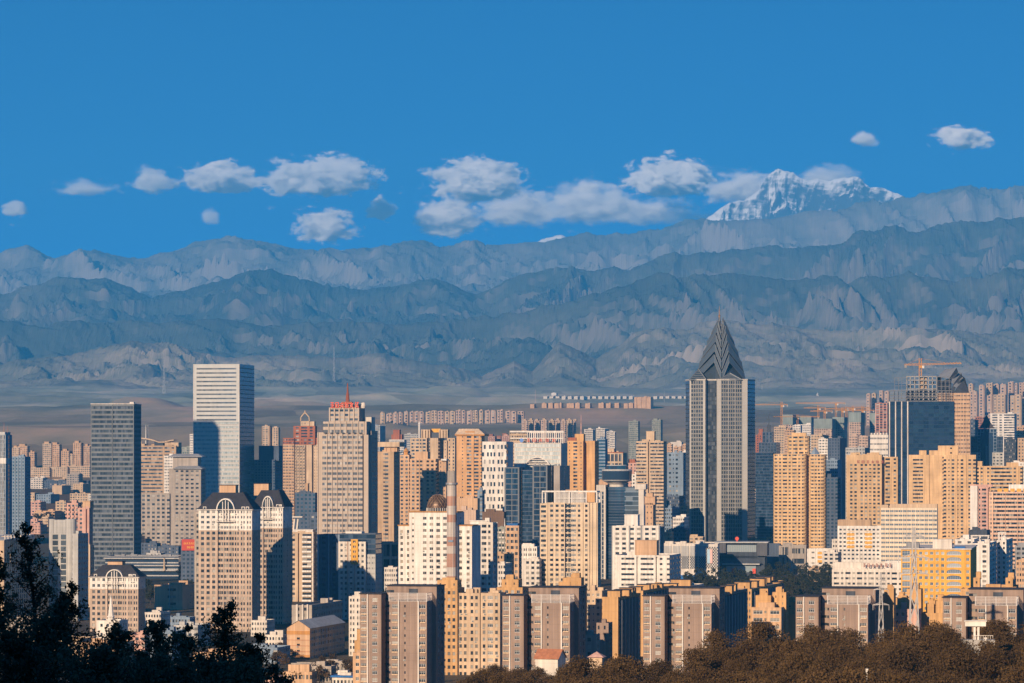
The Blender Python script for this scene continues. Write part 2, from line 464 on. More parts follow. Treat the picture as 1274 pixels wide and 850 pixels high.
# ---------------------------------------------------------------- clouds (real volumes beyond the ranges)
def cloud_mat():
    m = bpy.data.materials.new('cloud_vapour'); m.use_nodes = True
    nt = m.node_tree; n = nt.nodes; l = nt.links; n.clear()
    out = n.new('ShaderNodeOutputMaterial'); v = n.new('ShaderNodeVolumePrincipled')
    tc = n.new('ShaderNodeTexCoord')
    ge = n.new('ShaderNodeNewGeometry')
    oi = n.new('ShaderNodeObjectInfo')
    # radial fall-off in the unit sphere of the object
    ln = n.new('ShaderNodeVectorMath'); ln.operation = 'LENGTH'
    so = n.new('ShaderNodeSeparateXYZ'); l.new(tc.outputs['Object'], so.inputs[0])
    lz = n.new('ShaderNodeMath'); lz.operation = 'LESS_THAN'; lz.inputs[1].default_value = 0.0; l.new(so.outputs['Z'], lz.inputs[0])
    k1 = n.new('ShaderNodeMath'); k1.operation = 'MULTIPLY_ADD'; k1.inputs[1].default_value = 0.9; k1.inputs[2].default_value = 1.0; l.new(lz.outputs[0], k1.inputs[0])
    k2 = n.new('ShaderNodeMath'); k2.operation = 'MULTIPLY'; l.new(so.outputs['Z'], k2.inputs[0]); l.new(k1.outputs[0], k2.inputs[1])
    co = n.new('ShaderNodeCombineXYZ'); l.new(so.outputs['X'], co.inputs[0]); l.new(so.outputs['Y'], co.inputs[1]); l.new(k2.outputs[0], co.inputs[2])
    l.new(co.outputs[0], ln.inputs[0])
    fall = n.new('ShaderNodeMapRange'); fall.inputs[1].default_value = 0.15; fall.inputs[2].default_value = 1.0
    fall.inputs[3].default_value = 0.26; fall.inputs[4].default_value = -0.34
    l.new(ln.outputs['Value'], fall.inputs[0])
    nz = n.new('ShaderNodeTexNoise'); nz.inputs['Scale'].default_value = 1/190.0; nz.inputs['Detail'].default_value = 9; nz.inputs['Roughness'].default_value = 0.66
    pm = n.new('ShaderNodeMapping'); pm.inputs['Scale'].default_value = (0.62, 0.8, 1.15); l.new(ge.outputs['Position'], pm.inputs[0])
    l.new(pm.outputs[0], nz.inputs['Vector'])
    ad = n.new('ShaderNodeMath'); ad.operation = 'ADD'
    nm = n.new('ShaderNodeMath'); nm.operation = 'MULTIPLY_ADD'; nm.inputs[1].default_value = 1.7; nm.inputs[2].default_value = -0.35
    l.new(nz.outputs[0], nm.inputs[0])
    l.new(nm.outputs[0], ad.inputs[0]); l.new(fall.outputs[0], ad.inputs[1])
    mr = n.new('ShaderNodeMapRange'); mr.inputs[1].default_value = 0.50; mr.inputs[2].default_value = 0.57
    mr.inputs[3].default_value = 0.0; mr.inputs[4].default_value = 1.0
    mu = n.new('ShaderNodeMath'); mu.operation = 'MULTIPLY'
    sc = n.new('ShaderNodeSeparateColor'); l.new(oi.outputs['Color'], sc.inputs[0])
    l.new(mr.outputs[0], mu.inputs[0]); l.new(sc.outputs['Red'], mu.inputs[1])
    a3 = n.new('ShaderNodeMath'); a3.operation = 'ADD'; l.new(ad.outputs[0], a3.inputs[0]); l.new(sc.outputs['Green'], a3.inputs[1]); l.new(a3.outputs[0], mr.inputs[0]); b3 = n.new('ShaderNodeMath'); b3.operation = 'ADD'; b3.inputs[1].default_value = 0.50; l.new(sc.outputs['Blue'], b3.inputs[0]); l.new(b3.outputs[0], mr.inputs[2])
    v.inputs['Color'].default_value = (1, 1, 1, 1)
    v.inputs['Anisotropy'].default_value = -0.45
    l.new(mu.outputs[0], v.inputs['Density'])
    l.new(v.outputs[0], out.inputs['Volume'])
    try: m.cycles.volume_step_rate = 0.5
    except Exception: pass
    return m
CLM = cloud_mat()
ico = bpy.data.meshes.new('cloud')
bm = bmesh.new(); bmesh.ops.create_icosphere(bm, subdivisions=3, radius=1.02); bm.to_mesh(ico); bm.free()
ico.materials.append(CLM)
def cloud(x0, x1, y0, y1, dens, label, soft=.09, bias=.0, D=43000, group=None):
    c = P((x0+x1)/2, (y0+y1)/2, D)
    o = link(bpy.data.objects.new('cloud', ico))
    o.location = c
    w = (x1-x0)/F*D/2*1.25; h = (y1-y0)/F*D/2*1.45
    o.scale = (w, min(w, h*2.2), h)
    o.color = (dens*2.2, bias, soft, 1)
    tag(o, label, 'cloud', group)
    return o
CLOUDS = [
 (50,155,222,250,.0035,'thin ragged cloud streak above the left mountains, left of a small puff',.22,.03),
 (156,226,210,250,.006,'small puffy cloud right of the thin streak on the left of the sky',.16,.03),
 (222,325,204,250,.016,'white flat-bottomed cloud, the left half of the long cloud pair',.10,.03),
 (312,484,198,256,.013,'long wide cumulus with bright top, right half of the long cloud pair',.12,.03),
 (452,494,246,282,.016,'small white cloud below the end of the long cumulus',.12,.06),
 (364,450,258,318,.010,'cloud tuft rising behind the crest below the long cumulus',.14,.03),
 (525,664,200,262,.014,'broad white cumulus in the middle of the sky',.12,.04),
 (512,606,248,308,.010,'broken cloud below the broad middle cumulus touching the crest',.15,.05),
 (584,706,236,296,.004,'faint veil of cloud right of the broken cloud',.25,.05),
 (660,800,226,294,.004,'faint cloud bank left of the bright cumulus near the snow peak',.25,.06),
 (690,900,244,292,.003,'thin low haze of cloud lying on the crest below the brightest cumulus',.28,.05),
 (712,744,222,246,.010,'small bright puff standing on the faint cloud bank',.14,.07),
 (770,898,200,256,.020,'brightest dense cumulus left of the snow peak',.10,.05),
 (862,985,214,266,.004,'veil of cloud hanging round the left side of the snow peak',.22,.06),
 (985,1075,204,240,.0025,'thin cloud veil behind the snow peak shoulder',.25,.05),
 (1155,1236,158,194,.012,'small slanting cloud high at the right, larger of two',.14,.05),
 (1054,1100,164,188,.008,'tiny cloud high at the right, smaller of two',.2,.06),
 (2,38,250,276,.010,'tiny cloud at the far left of the sky',.16,.07),
 (246,276,260,285,.004,'faint wisp of cloud under the left long cloud',.25,.07),
]
for i, (x0, x1, y0, y1, d, lab, so_, bi_) in enumerate(CLOUDS):
    cloud(x0, x1, y0, y1, d, lab, so_, bi_, D=43000+(i % 3)*1500)
# ---------------------------------------------------------------- building kit
TH = R(12.0)
rnd = random.Random(11)

# wall colours (real-world base colours; slate and bluegrey also carry painted shade)
WCOL = dict(
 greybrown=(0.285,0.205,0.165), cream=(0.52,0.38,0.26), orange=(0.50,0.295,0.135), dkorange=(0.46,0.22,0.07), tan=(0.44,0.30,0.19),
 pinktan=(0.50,0.36,0.28), white=(0.68,0.63,0.58), offwhite=(0.60,0.54,0.48), lightgrey=(0.42,0.41,0.40), grey=(0.26,0.26,0.27),
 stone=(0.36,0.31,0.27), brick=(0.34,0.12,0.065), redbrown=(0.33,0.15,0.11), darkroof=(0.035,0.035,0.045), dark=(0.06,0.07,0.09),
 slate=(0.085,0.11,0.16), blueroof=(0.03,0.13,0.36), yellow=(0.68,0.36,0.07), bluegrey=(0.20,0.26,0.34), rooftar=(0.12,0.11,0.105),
 greentan=(0.27,0.28,0.24), concrete=(0.33,0.31,0.29), pink=(0.55,0.33,0.27), peach=(0.53,0.34,0.21), brown=(0.16,0.10,0.07))
def wm(k, **kw): return wall_mat('wall_'+k, WCOL[k], **kw)
GL = glass_mat('window_glass', (0.014,0.02,0.028), (0.40,0.37,0.33), 0.2)
GLB = glass_mat('curtain_glass_blue', (0.012,0.028,0.055), (0.06,0.10,0.16), 0.15, 0.08, 0.9)
GLS = glass_mat('curtain_glass_silver', (0.16,0.20,0.22), (0.62,0.64,0.64), 0.4, 0.25, 0.8, 0.3)
GLG = glass_mat('curtain_glass_grey', (0.035,0.045,0.055), (0.20,0.23,0.26), 0.25, 0.12, 0.8)
FRAME = plain_mat('window_frame_white', (0.62,0.62,0.62))
METAL = plain_mat('grey_steel', (0.30,0.30,0.31), 0.45, 0.3)
ORANGE_STEEL = plain_mat('orange_steel', (0.55,0.24,0.04), 0.5)
REDM = plain_mat('red_sign', (0.62,0.06,0.02), 0.5)
ROOF = wm('rooftar')

class Block:
    """one building: an Empty at its base, parts under it. Local x runs along the front, y back, z up."""
    def __init__(s, name, label, cat, xa, D, theta=None, group=None, zg=None, loc=None):
        s.th = TH if theta is None else R(theta)
        s.c, s.s = math.cos(s.th), math.sin(s.th)
        if loc is None:
            s.X0 = (xa-PX)/F*D; s.Y0 = D
        else:
            s.X0, s.Y0 = loc
        s.zg = gz(s.X0, s.Y0) if zg is None else zg
        s.root = empty(name, (s.X0, s.Y0, s.zg), -s.th)
        tag(s.root, label, cat, group)
    def u(s, x, v=0.0):
        k = (x-PX)/F
        X0 = s.X0 + v*s.s; Y0 = s.Y0 + v*s.c
        return (k*Y0 - X0)/(s.c + k*s.s)
    def z(s, y, u=0.0, v=0.0):
        return E - (y-PY)/F*(s.Y0 - u*s.s + v*s.c) - s.zg
    def v(s, x, u):
        k = (x-PX)/F
        X1 = s.X0 + u*s.c; Y1 = s.Y0 - u*s.s
        d = s.s - k*s.c
        return (k*Y1 - X1)/d if abs(d) > 1e-4 else 20.0

CW = {'.':1.0,'-':0.5,'w':1.25,'n':0.6,'W':2.6,'G':2.0,'|':0.45,'#':0.9,'B':2.4,'V':3.2,'g':2.0,'h':1.25, 'X':6.0}
def facade(mb, gl, org, ud, W, z0, z1, pat, fh=3.1, wh=0.5, sill=0.3, rec=0.22, mats=(0,0,0), zoff=0.0, wins=None, rep=None, bandm=None, accent=None, cap=0.0, botfloor=0.0):
    """a wall with real openings. pat: one character per column; windows are recessed; gl collects panes; wins (a list) collects openings instead"""
    ux, uy = ud
    nx, ny = uy, -ux        # outward normal
    mw, mp, mb2 = mats
    def pt(u, d, z): return (org[0]+ux*u+nx*d, org[1]+uy*u+ny*d, z)
    if rep:
        k = max(1, int(round(W/rep)))
        parts = pat.split('/')
        pat = parts[0]*k if len(parts) == 1 else parts[0]+parts[1]*k+parts[2]
    ws = [CW[c] for c in pat]; tot = sum(ws)
    zt = z1-cap
    zb = z0+botfloor
    nf = max(1, int(round((zt-zb)/fh))); f = (zt-zb)/nf
    u = 0.0
    def hq(ua, ub, za, zb_, d=0.0, m=mw, r=0.5):
        if ub-ua < 1e-3 or zb_-za < 1e-3: return
        mb.quad(pt(ua,d,za), pt(ub,d,za), pt(ub,d,zb_), pt(ua,d,zb_), m, r)
    def obox(ua, ub, d0, d1, za, zb_, m):
        # box standing out of the wall from d0 to d1
        a,b,c_,d_ = pt(ua,d0,za),pt(ub,d0,za),pt(ub,d1,za),pt(ua,d1,za)
        e,f_,g_,h = pt(ua,d0,zb_),pt(ub,d0,zb_),pt(ub,d1,zb_),pt(ua,d1,zb_)
        mb.quad(d_,c_,g_,h,m); mb.quad(a,d_,h,e,m); mb.quad(c_,b,f_,g_,m); mb.quad(e,h,g_,f_,m); mb.quad(b,c_,d_,a,m)
    for ci, (ch, w) in enumerate(zip(pat, ws)):
        ub = u + w/tot*W
        ua = u; u = ub
        if ch in '.-':
            hq(ua, ub, z0, z1)
        elif ch == '|':
            obox(ua, ub, 0, 0.55, z0, z1, mp)
        elif ch == '#':
            d = -1.6
            hq(ua, ub, z0, z1, d)
            mb.quad(pt(ua,0,z0), pt(ua,d,z0), pt(ua,d,z1), pt(ua,0,z1), mw); mb.quad(pt(ub,d,z0), pt(ub,0,z0), pt(ub,0,z1), pt(ub,d,z1), mw)
        elif ch in 'Gg':
            if botfloor: hq(ua, ub, z0, zb)
            d = -0.12
            for k in range(nf):
                za = zb+k*f
                gl.quad(pt(ua,d,za+0.18*f), pt(ub,d,za+0.18*f), pt(ub,d,za+f), pt(ua,d,za+f), 0, rnd.random())
                hq(ua, ub, za, za+0.18*f, -0.05 if ch == 'G' else 0.06, mb2)
            if cap: hq(ua, ub, zt, z1)
        else:
            zs = [z0]
            accentm = accent.get(ci, mw) if accent else mw
            for k in range(nf):
                a = zb+k*f+sill*f + (0.5*f*(k % 1) if ch == 'h' else 0); b = a+wh*f
                if ch == 'n': a, b = a+0.12*f, b-0.05*f
                if ch == 'V': a, b = zb+k*f+0.12*f, zb+k*f+0.92*f
                m_ = accentm(k, nf) if callable(accentm) else accentm
                hq(ua, ub, zs[-1], a, 0, m_)
                zs.append(b)
                # reveals
                mb.quad(pt(ua,0,a), pt(ub,0,a), pt(ub,-rec,a), pt(ua,-rec,a), mw)
                mb.quad(pt(ua,-rec,b), pt(ub,-rec,b), pt(ub,0,b), pt(ua,0,b), mw)
                mb.quad(pt(ua,0,a), pt(ua,-rec,a), pt(ua,-rec,b), pt(ua,0,b), mw)
                mb.quad(pt(ub,-rec,a), pt(ub,0,a), pt(ub,0,b), pt(ub,-rec,b), mw)
                if wins is not None:
                    wins.append((pt((ua+ub)/2, -rec, a), ub-ua, b-a, math.atan2(uy, ux), ch))
                elif ch in 'WV':
                    mid = (ua+ub)/2
                    gl.quad(pt(ua,-rec,a), pt(mid,-rec,a), pt(mid,-rec,b), pt(ua,-rec,b), 0, rnd.random())
                    gl.quad(pt(mid,-rec,a), pt(ub,-rec,a), pt(ub,-rec,b), pt(mid,-rec,b), 0, rnd.random())
                elif ch == 'X':
                    for q in range(6):
                        p0 = ua+(ub-ua)*q/6; p1 = ua+(ub-ua)*(q+1)/6
                        gl.quad(pt(p0,-rec,a), pt(p1,-rec,a), pt(p1,-rec,b), pt(p0,-rec,b), 0, rnd.random())
                else:
                    gl.quad(pt(ua,-rec,a), pt(ub,-rec,a), pt(ub,-rec,b), pt(ua,-rec,b), 0, rnd.random())
                if ch == 'B':
                    obox(ua-0.1, ub+0.1, 0, 1.0, a-0.32*f, a+0.05*f, mb2)
            hq(ua, ub, zs[-1], z1, 0, mw)
    if bandm is not None:
        for k in range(nf+1):
            obox(-0.05, W+0.05, 0, 0.22, zb+k*f-0.22, zb+k*f+0.12, bandm)

WMESH = {}
def window_mesh(w, h, ch, fm=None, gm=None):
    fm = fm or FRAME; gm = gm or GL
    key = (round(w, 2), round(h, 2), ch, fm.name, gm.name)
    if key in WMESH: return WMESH[key]
    mb = MB(); t = 0.10; d = 0.07
    mb.quad((-w/2,0.0,0), (w/2,0.0,0), (w/2,0.0,h), (-w/2,0.0,h), 1, 0.0)
    def fr(a, b, c_, d_): mb.box(a, b, -d, -0.002, c_, d_, 0)
    fr(-w/2, w/2, 0, t); fr(-w/2, w/2, h-t, h); fr(-w/2, -w/2+t, t, h-t); fr(w/2-t, w/2, t, h-t)
    nm = 2 if ch in 'WVB' else (1 if w > 0.9 else 0)
    for i in range(nm):
        x = -w/2 + w*(i+1)/(nm+1)
        fr(x-t*0.35, x+t*0.35, t, h-t)
    if ch in 'WVB': fr(-w/2+t, w/2-t, h*0.66, h*0.66+t*0.7)
    me = mb.mesh('window', [fm, gm])
    WMESH[key] = me
    return me

ACM = []
def ac_mesh():
    if not ACM:
        mb = MB(); mb.box(-.42, .42, -.35, .0, 0, .62, 0); mb.box(-.3, .3, -.37, -.352, .08, .54, 1)
        ACM.append(mb.mesh('air_conditioner', [plain_mat('enamel', (0.5,0.49,0.46)), plain_mat('grille', (0.12,0.12,0.12))]))
    return ACM[0]
def put_windows(root, wins, fm=None, gm=None, surround=None, ac=.13):
    """the largest 100 as parts; any beyond that as one part"""
    wins = sorted(wins, key=lambda q: -q[1]*q[2])
    for (p, w, h, a, ch) in wins:
        if ac and rnd.random() < ac and ch in 'wWn' and p[2] > 3:
            o = bpy.data.objects.new('air_conditioner', ac_mesh())
            s_ = rnd.choice((-1, 1))*w*.3
            ux_, uy_ = math.cos(a), math.sin(a)
            o.location = (p[0]+ux_*s_+uy_*.27, p[1]+uy_*s_-ux_*.27, p[2]-.75); o.rotation_euler = (0, 0, a)
            link(o, root)
    for i, (p, w, h, a, ch) in enumerate(wins[:100]):
        o = bpy.data.objects.new('window', window_mesh(w, h, ch, fm, gm))
        o.location = p; o.rotation_euler = (0, 0, a)
        link(o, root)
    if len(wins) > 100:
        gl = MB()
        for p, w, h, a, ch in wins[100:]:
            ux, uy = math.cos(a), math.sin(a)
            q = lambda u, z: (p[0]+ux*u, p[1]+uy*u, p[2]+z)
            gl.quad(q(-w/2,0), q(w/2,0), q(w/2,h), q(-w/2,h), 0, rnd.random())
        o = gl.build('windows', gm or GL, root); o['kind'] = 'stuff'

def roofclutter(mb, u0, u1, v0, v1, z, n=3, m=0):
    for _ in range(n):
        w = rnd.uniform(1.5, min(6, (u1-u0)*0.35)+1.5); d = rnd.uniform(1.5, 4)
        uu = rnd.uniform(u0+1, max(u0+1.1, u1-w-1)); vv = rnd.uniform(v0+1, max(v0+1.2, v1-d-1))
        mb.box(uu, uu+w, vv, vv+d, z-0.05, z+rnd.uniform(1.2, 3.2), m, bottom=False)

def mass(b, u0, u1, v0, v1, z0, z1, wall, F_='.w', R_=None, L_=None, fh=3.1, wh=0.5, sill=0.3, glass=None, pier=None, band=None, spand=None,
         roofm=None, para=0.9, clutter=0, wins=None, rep=3.2, name='wall', cap=0.6, accent=None, rec=0.22, nowin=False, botfloor=0.0, repR=None, roofname=True):
    """one mass of a building: four walls, a roof with parapet"""
    mats = [wall, pier or wall, spand or wall]
    mb = MB(); gl = MB()
    R_ = F_ if R_ is None else R_
    L_ = R_ if L_ is None else L_
    kw = dict(fh=fh, wh=wh, sill=sill, rec=rec, mats=(0,1,2), cap=cap, bandm=(2 if band else None), botfloor=botfloor)
    if len(F_) > 5 and '/' not in F_: repF = None
    else: repF = rep
    repR = repR or rep
    facade(mb, gl, (u0, v0), (1, 0), u1-u0, z0, z1, F_, rep=repF, wins=wins, accent=accent, **kw)
    facade(mb, gl, (u1, v0), (0, 1), v1-v0, z0, z1, R_, rep=(repR if len(R_) <= 5 or '/' in R_ else None), wins=wins, **kw)
    facade(mb, gl, (u0, v1), (0, -1), v1-v0, z0, z1, L_, rep=(repR if len(L_) <= 5 or '/' in L_ else None), **kw)
    mb.quad((u1,v1,z0), (u0,v1,z0), (u0,v1,z1), (u1,v1,z1))
    t = 0.35
    # parapet ring
    zr = z1-para
    mb.quad((u0+t,v0+t,zr),(u0+t,v0+t,z1),(u1-t,v0+t,z1),(u1-t,v0+t,zr))
    mb.quad((u1-t,v0+t,zr),(u1-t,v0+t,z1),(u1-t,v1-t,z1),(u1-t,v1-t,zr))
    mb.quad((u1-t,v1-t,zr),(u1-t,v1-t,z1),(u0+t,v1-t,z1),(u0+t,v1-t,zr))
    mb.quad((u0+t,v1-t,zr),(u0+t,v1-t,z1),(u0+t,v0+t,z1),(u0+t,v0+t,zr))
    for a in (((u0,v0),(u1,v0),(u1-t,v0+t),(u0+t,v0+t)), ((u1,v0),(u1,v1),(u1-t,v1-t),(u1-t,v0+t)), ((u1,v1),(u0,v1),(u0+t,v1-t),(u1-t,v1-t)), ((u0,v1),(u0,v0),(u0+t,v0+t),(u0+t,v1-t))):
        mb.quad(*[(p[0],p[1],z1) for p in a])
    o = mb.build(name, mats, b.root)
    if gl.f:
        g_ = gl.build('windows', glass or GL, b.root); g_['kind'] = 'stuff'
    if roofname:
        rf = MB()
        rf.quad((u0+t,v0+t,zr),(u1-t,v0+t,zr),(u1-t,v1-t,zr),(u0+t,v1-t,zr))
        if clutter: roofclutter(rf, u0, u1, v0, v1, zr, clutter, 1)
        rf.build('roof', [roofm or ROOF, wall], b.root)
    return o

def pxmass(b, xa, xe, xb, yt, wall, yb=None, v0=0.0, depth=None, **kw):
    """mass given by photo pixels: front xa..xe, right side to xb, top yt"""
    u0, u1 = b.u(xa, v0), b.u(xe, v0)
    z1 = b.z(yt, u1, v0)
    z0 = -3.0 if yb is None else b.z(yb, u1, v0)
    if depth is None:
        depth = max(8.0, min(60.0, b.v(xb, u1) - v0)) if xb and xb > xe else 16.0
    mass(b, u0, u1, v0, v0+depth, z0, z1, wall, **kw)
    return u0, u1, v0, v0+depth, z0, z1

def simple(name, label, xa, xe, xb, yt, D, wall, group=None, cat='building', theta=None, zg=None, extra=(), **kw):
    kw.setdefault('clutter', 2)
    b = Block(name, label, cat, xa, D, theta=theta, group=group, zg=zg)
    g_ = pxmass(b, xa, xe, xb, yt, wall, **kw)
    for e in extra: e(b, g_)
    return b, g_

def rbox(xa, xe, yt, wall, v=3.0, d=6.0, name='roof_box'):
    """plant room on the roof: photo pixels xa..xe, top yt"""
    def f(b, g_):
        mb = MB()
        u0, u1 = b.u(xa, v), b.u(xe, v)
        mb.box(u0, u1, g_[2]+v, g_[2]+v+d, g_[5]-1.2, b.z(yt, u1, v), 0, bottom=False)
        z = b.z(yt, u1, v)
        mb.box(u0-0.3, u1+0.3, g_[2]+v-0.3, g_[2]+v+d+0.3, z, z+0.35, 1)
        mb.build(name, [wall, wall], b.root)
    return f

def mast(x, y0, y1, m=None, w=0.6, v=5.0, name='antenna'):
    def f(b, g_):
        mb = MB(); u = b.u(x, v)
        mb.bar((u, g_[2]+v, b.z(y0, u, v)), (u, g_[2]+v, b.z(y1, u, v)), w, 0, w*0.35)
        mb.build(name, m or METAL, b.root)
    return f

GLYPHS = {  # strokes on a 0..1 square: ((x0,y0,x1,y1), ...)
 'a': ((.1,.9,.9,.9),(.1,.5,.9,.5),(.1,.1,.9,.1),(.5,.1,.5,.9)),
 'b': ((.1,.1,.1,.9),(.1,.9,.9,.9),(.9,.9,.9,.1),(.1,.1,.9,.1),(.1,.5,.9,.5)),
 'c': ((.5,1,.5,.6),(.1,.7,.9,.7),(.1,.4,.9,.4),(.5,.4,.1,0),(.5,.4,.9,0)),
 'd': ((.3,1,.05,.5),(.2,.7,.2,0),(.4,.8,.95,.8),(.65,.8,.65,.1),(.4,.45,.95,.45),(.4,.1,.95,.1)),
 'e': ((.05,.75,.95,.75),(.5,1,.5,.3),(.5,.3,.05,0),(.5,.3,.95,0),(.2,.5,.8,.5)),
 'f': ((.1,.95,.4,.95),(.25,.95,.25,.05),(.05,.5,.45,.5),(.55,.95,.95,.95),(.75,.95,.55,.05),(.6,.5,.95,.05)),
}
def sign_letters(b, xs, y0, y1, wpx, v, m, name='sign', glyphs='abcdef', backing=None):
    mb = MB()
    for i, x in enumerate(xs):
        u0 = b.u(x, v); w = b.u(x+wpx, v)-u0; za = b.z(y1, u0, v); h = b.z(y0, u0, v)-za
        for (p, q, r_, s_) in GLYPHS[glyphs[i % len(glyphs)]]:
            mb.bar((u0+p*w, v-0.3, za+q*h), (u0+r_*w, v-0.3, za+s_*h), h*0.16)
    o = mb.build(name, m, b.root)
    return o
# ================================================================ the nearest row: grey-brown blocks
GB, CR, ORM, DOR, TAN, WH, OW, LG, GY, ST = wm('greybrown'), wm('cream'), wm('orange'), wm('dkorange'), wm('tan'), wm('white'), wm('offwhite'), wm('lightgrey'), wm('grey'), wm('stone')
BR, RB, DR, DK, SLATE_AND_SHADE, BLR, YE, BG, GT, CO, PK, PE, BN, PT = wm('brick'), wm('redbrown'), wm('darkroof'), wm('dark'), wm('slate'), wm('blueroof'), wm('yellow'), wm('bluegrey'), wm('greentan'), wm('concrete'), wm('pink'), wm('peach'), wm('brown'), wm('pinktan')

def copy_tree(o, parent=None):
    c = o.copy(); COL.objects.link(c)
    c.parent = parent
    for ch in list(o.children): copy_tree(ch, c)
    return c

def make_grey(xa, D, label):
    b = Block('apartment_block', label, 'apartment building', xa, D, theta=13, group='grey-brown apartment blocks along the front', zg=0.0)
    wins = []
    kw = dict(fh=2.93, wh=0.52, sill=0.3, wins=wins, pier=WH, rec=0.25, cap=0.9)
    mass(b, 0, 8.6, 0, 13, -6, 40.6, GB, F_='-W-|..W..', R_='...n...', para=0.7, **kw)
    mass(b, 12.2, 27.4, -1.5, 12, -6, 38.2, GB, F_='n-W|..n.....|W-', R_='....n....W....', para=0.3, **kw)
    mass(b, 9.0, 29.2, 7, 20, -6, 43.6, PT if False else GB, F_='nn.......', R_='..w..w..', L_='..w..w..', para=0.7, **kw)
    # cornices
    mb = MB()
    mb.box(-0.4, 9.0, -0.4, 13.3, 40.6, 40.95, 0); mb.box(8.6, 29.6, 6.6, 20.4, 43.6, 43.95, 0)
    mb.build('cornice', [DR], b.root)
    # opening in the stair head
    mb = MB(); mb.box(18.0, 21.6, 6.85, 6.98, 40.7, 42.6, 0); mb.build('roof_opening', [DK], b.root)
    # white lattice screen on the roof terrace
    mb = MB()
    for i in range(0, 33):
        x = 12.2 + 15.2*i/32
        w = 0.28 if i % 8 == 0 else 0.09
        mb.box(x-w/2, x+w/2, -1.62, -1.5, 37.9, 41.3, 0)
    for z in (38.0, 38.55, 39.1, 39.65, 40.2, 40.75, 41.2):
        mb.box(12.2, 27.4, -1.6, -1.52, z, z+0.11, 0)
    for i in range(13):
        y = -1.5+13*i/12
        mb.box(27.3, 27.42, y-0.05, y+0.05, 37.9, 41.3, 0)
    for z in (38.0, 39.1, 40.2, 41.2):
        mb.box(27.34, 27.44, -1.5, 11.5, z, z+0.1, 0)
    mb.build('roof_screen', [plain_mat('screen_white', (0.50, 0.47, 0.46))], b.root)
    put_windows(b.root, wins)
    # balcony aprons between the big windows
    me = None
    for x0, x1, y in ((0.3, 2.9, 0), (13.3, 15.7, -1.5), (24.7, 27.0, -1.5)):
        mb = MB(); mb.box(0, x1-x0, -0.28, -0.003, 0, 0.5, 0); me = mb.mesh('balcony_apron', [CR])
        for k in range(14):
            o = link(bpy.data.objects.new('balcony_apron', me), b.root); o.location = (x0, y, -5.6+2.93*k)
    return b
G1 = make_grey(448, 1340, 'grey-brown apartment block at the left end of the front row, beside the orange-and-cream block')
for x, D, dz, lab in ((625, 1340, -0.6, 'grey-brown apartment block second from the left in the front row, behind the red-tiled roof'),
                  (800, 1340, -0.8, 'middle one of the five grey-brown apartment blocks in the front row'),
                  (990, 1285, 1.2, 'grey-brown apartment block fourth from the left, just left of the lattice pylons'),
                  (1173, 1270, 1.4, 'grey-brown apartment block at the right end, half hidden by trees below the yellow building')):
    r_ = copy_tree(G1.root)
    r_.location = ((x-PX)/F*D, D, dz)
    r_['label'] = lab

# ================================================================ orange and cream blocks behind them
def ocb(name, label, xa, D, blocks, group=None, theta=12, fh=2.9):
    b = Block(name, label, 'apartment building', xa, D, theta=theta, group=group, zg=0.0)
    wins = []
    for (x0, x1, xs, yt, wall, pat, v0, dep) in blocks:
        u0, u1 = b.u(x0, v0), b.u(x1, v0)
        z1 = b.z(yt, u1, v0)
        mass(b, u0, u1, v0, v0+dep, -4, z1, wall, F_=pat, R_='..w..w..', fh=fh, wh=0.5, sill=0.28, wins=wins, rec=0.25, para=0.6, pier=CR, repR=3, clutter=3)
    put_windows(b.root, wins)
    return b
b = ocb('apartment_block', 'orange-and-cream apartment block just right of the leftmost grey-brown block', 538, 1480, [
    (538, 569, 0, 732, ORM, '.w.w.n.w.w.', 0, 14), (544, 569, 0, 722, ORM, '.n.....n.', 4, 8),
    (569, 597, 0, 738, CR, '.w.w..w.w.', 1.5, 13), (598, 622, 0, 738, CR, '.w.W.w.', 2, 13)])
ocb('apartment_block', 'orange apartment block peeping out left of the second grey-brown block, small roof box on top', 618, 1500, [
    (618, 650, 0, 731, ORM, '.w.w.w.w.', 0, 14), (624, 645, 0, 721, ORM, '..n..', 3, 8)])
ocb('apartment_block', 'narrow orange apartment block with tall stair head behind the second grey-brown block', 690, 1500, [
    (690, 724, 0, 729, ORM, '.w..w..w.', 0, 12), (700, 723, 0, 719, ORM, '...n...', 3, 7)])
ocb('apartment_block', 'pale cream apartment block with two columns of windows between second and third grey-brown blocks', 727, 1540, [
    (727, 749, 0, 735, CR, '.w.n.w.', 0, 16)])
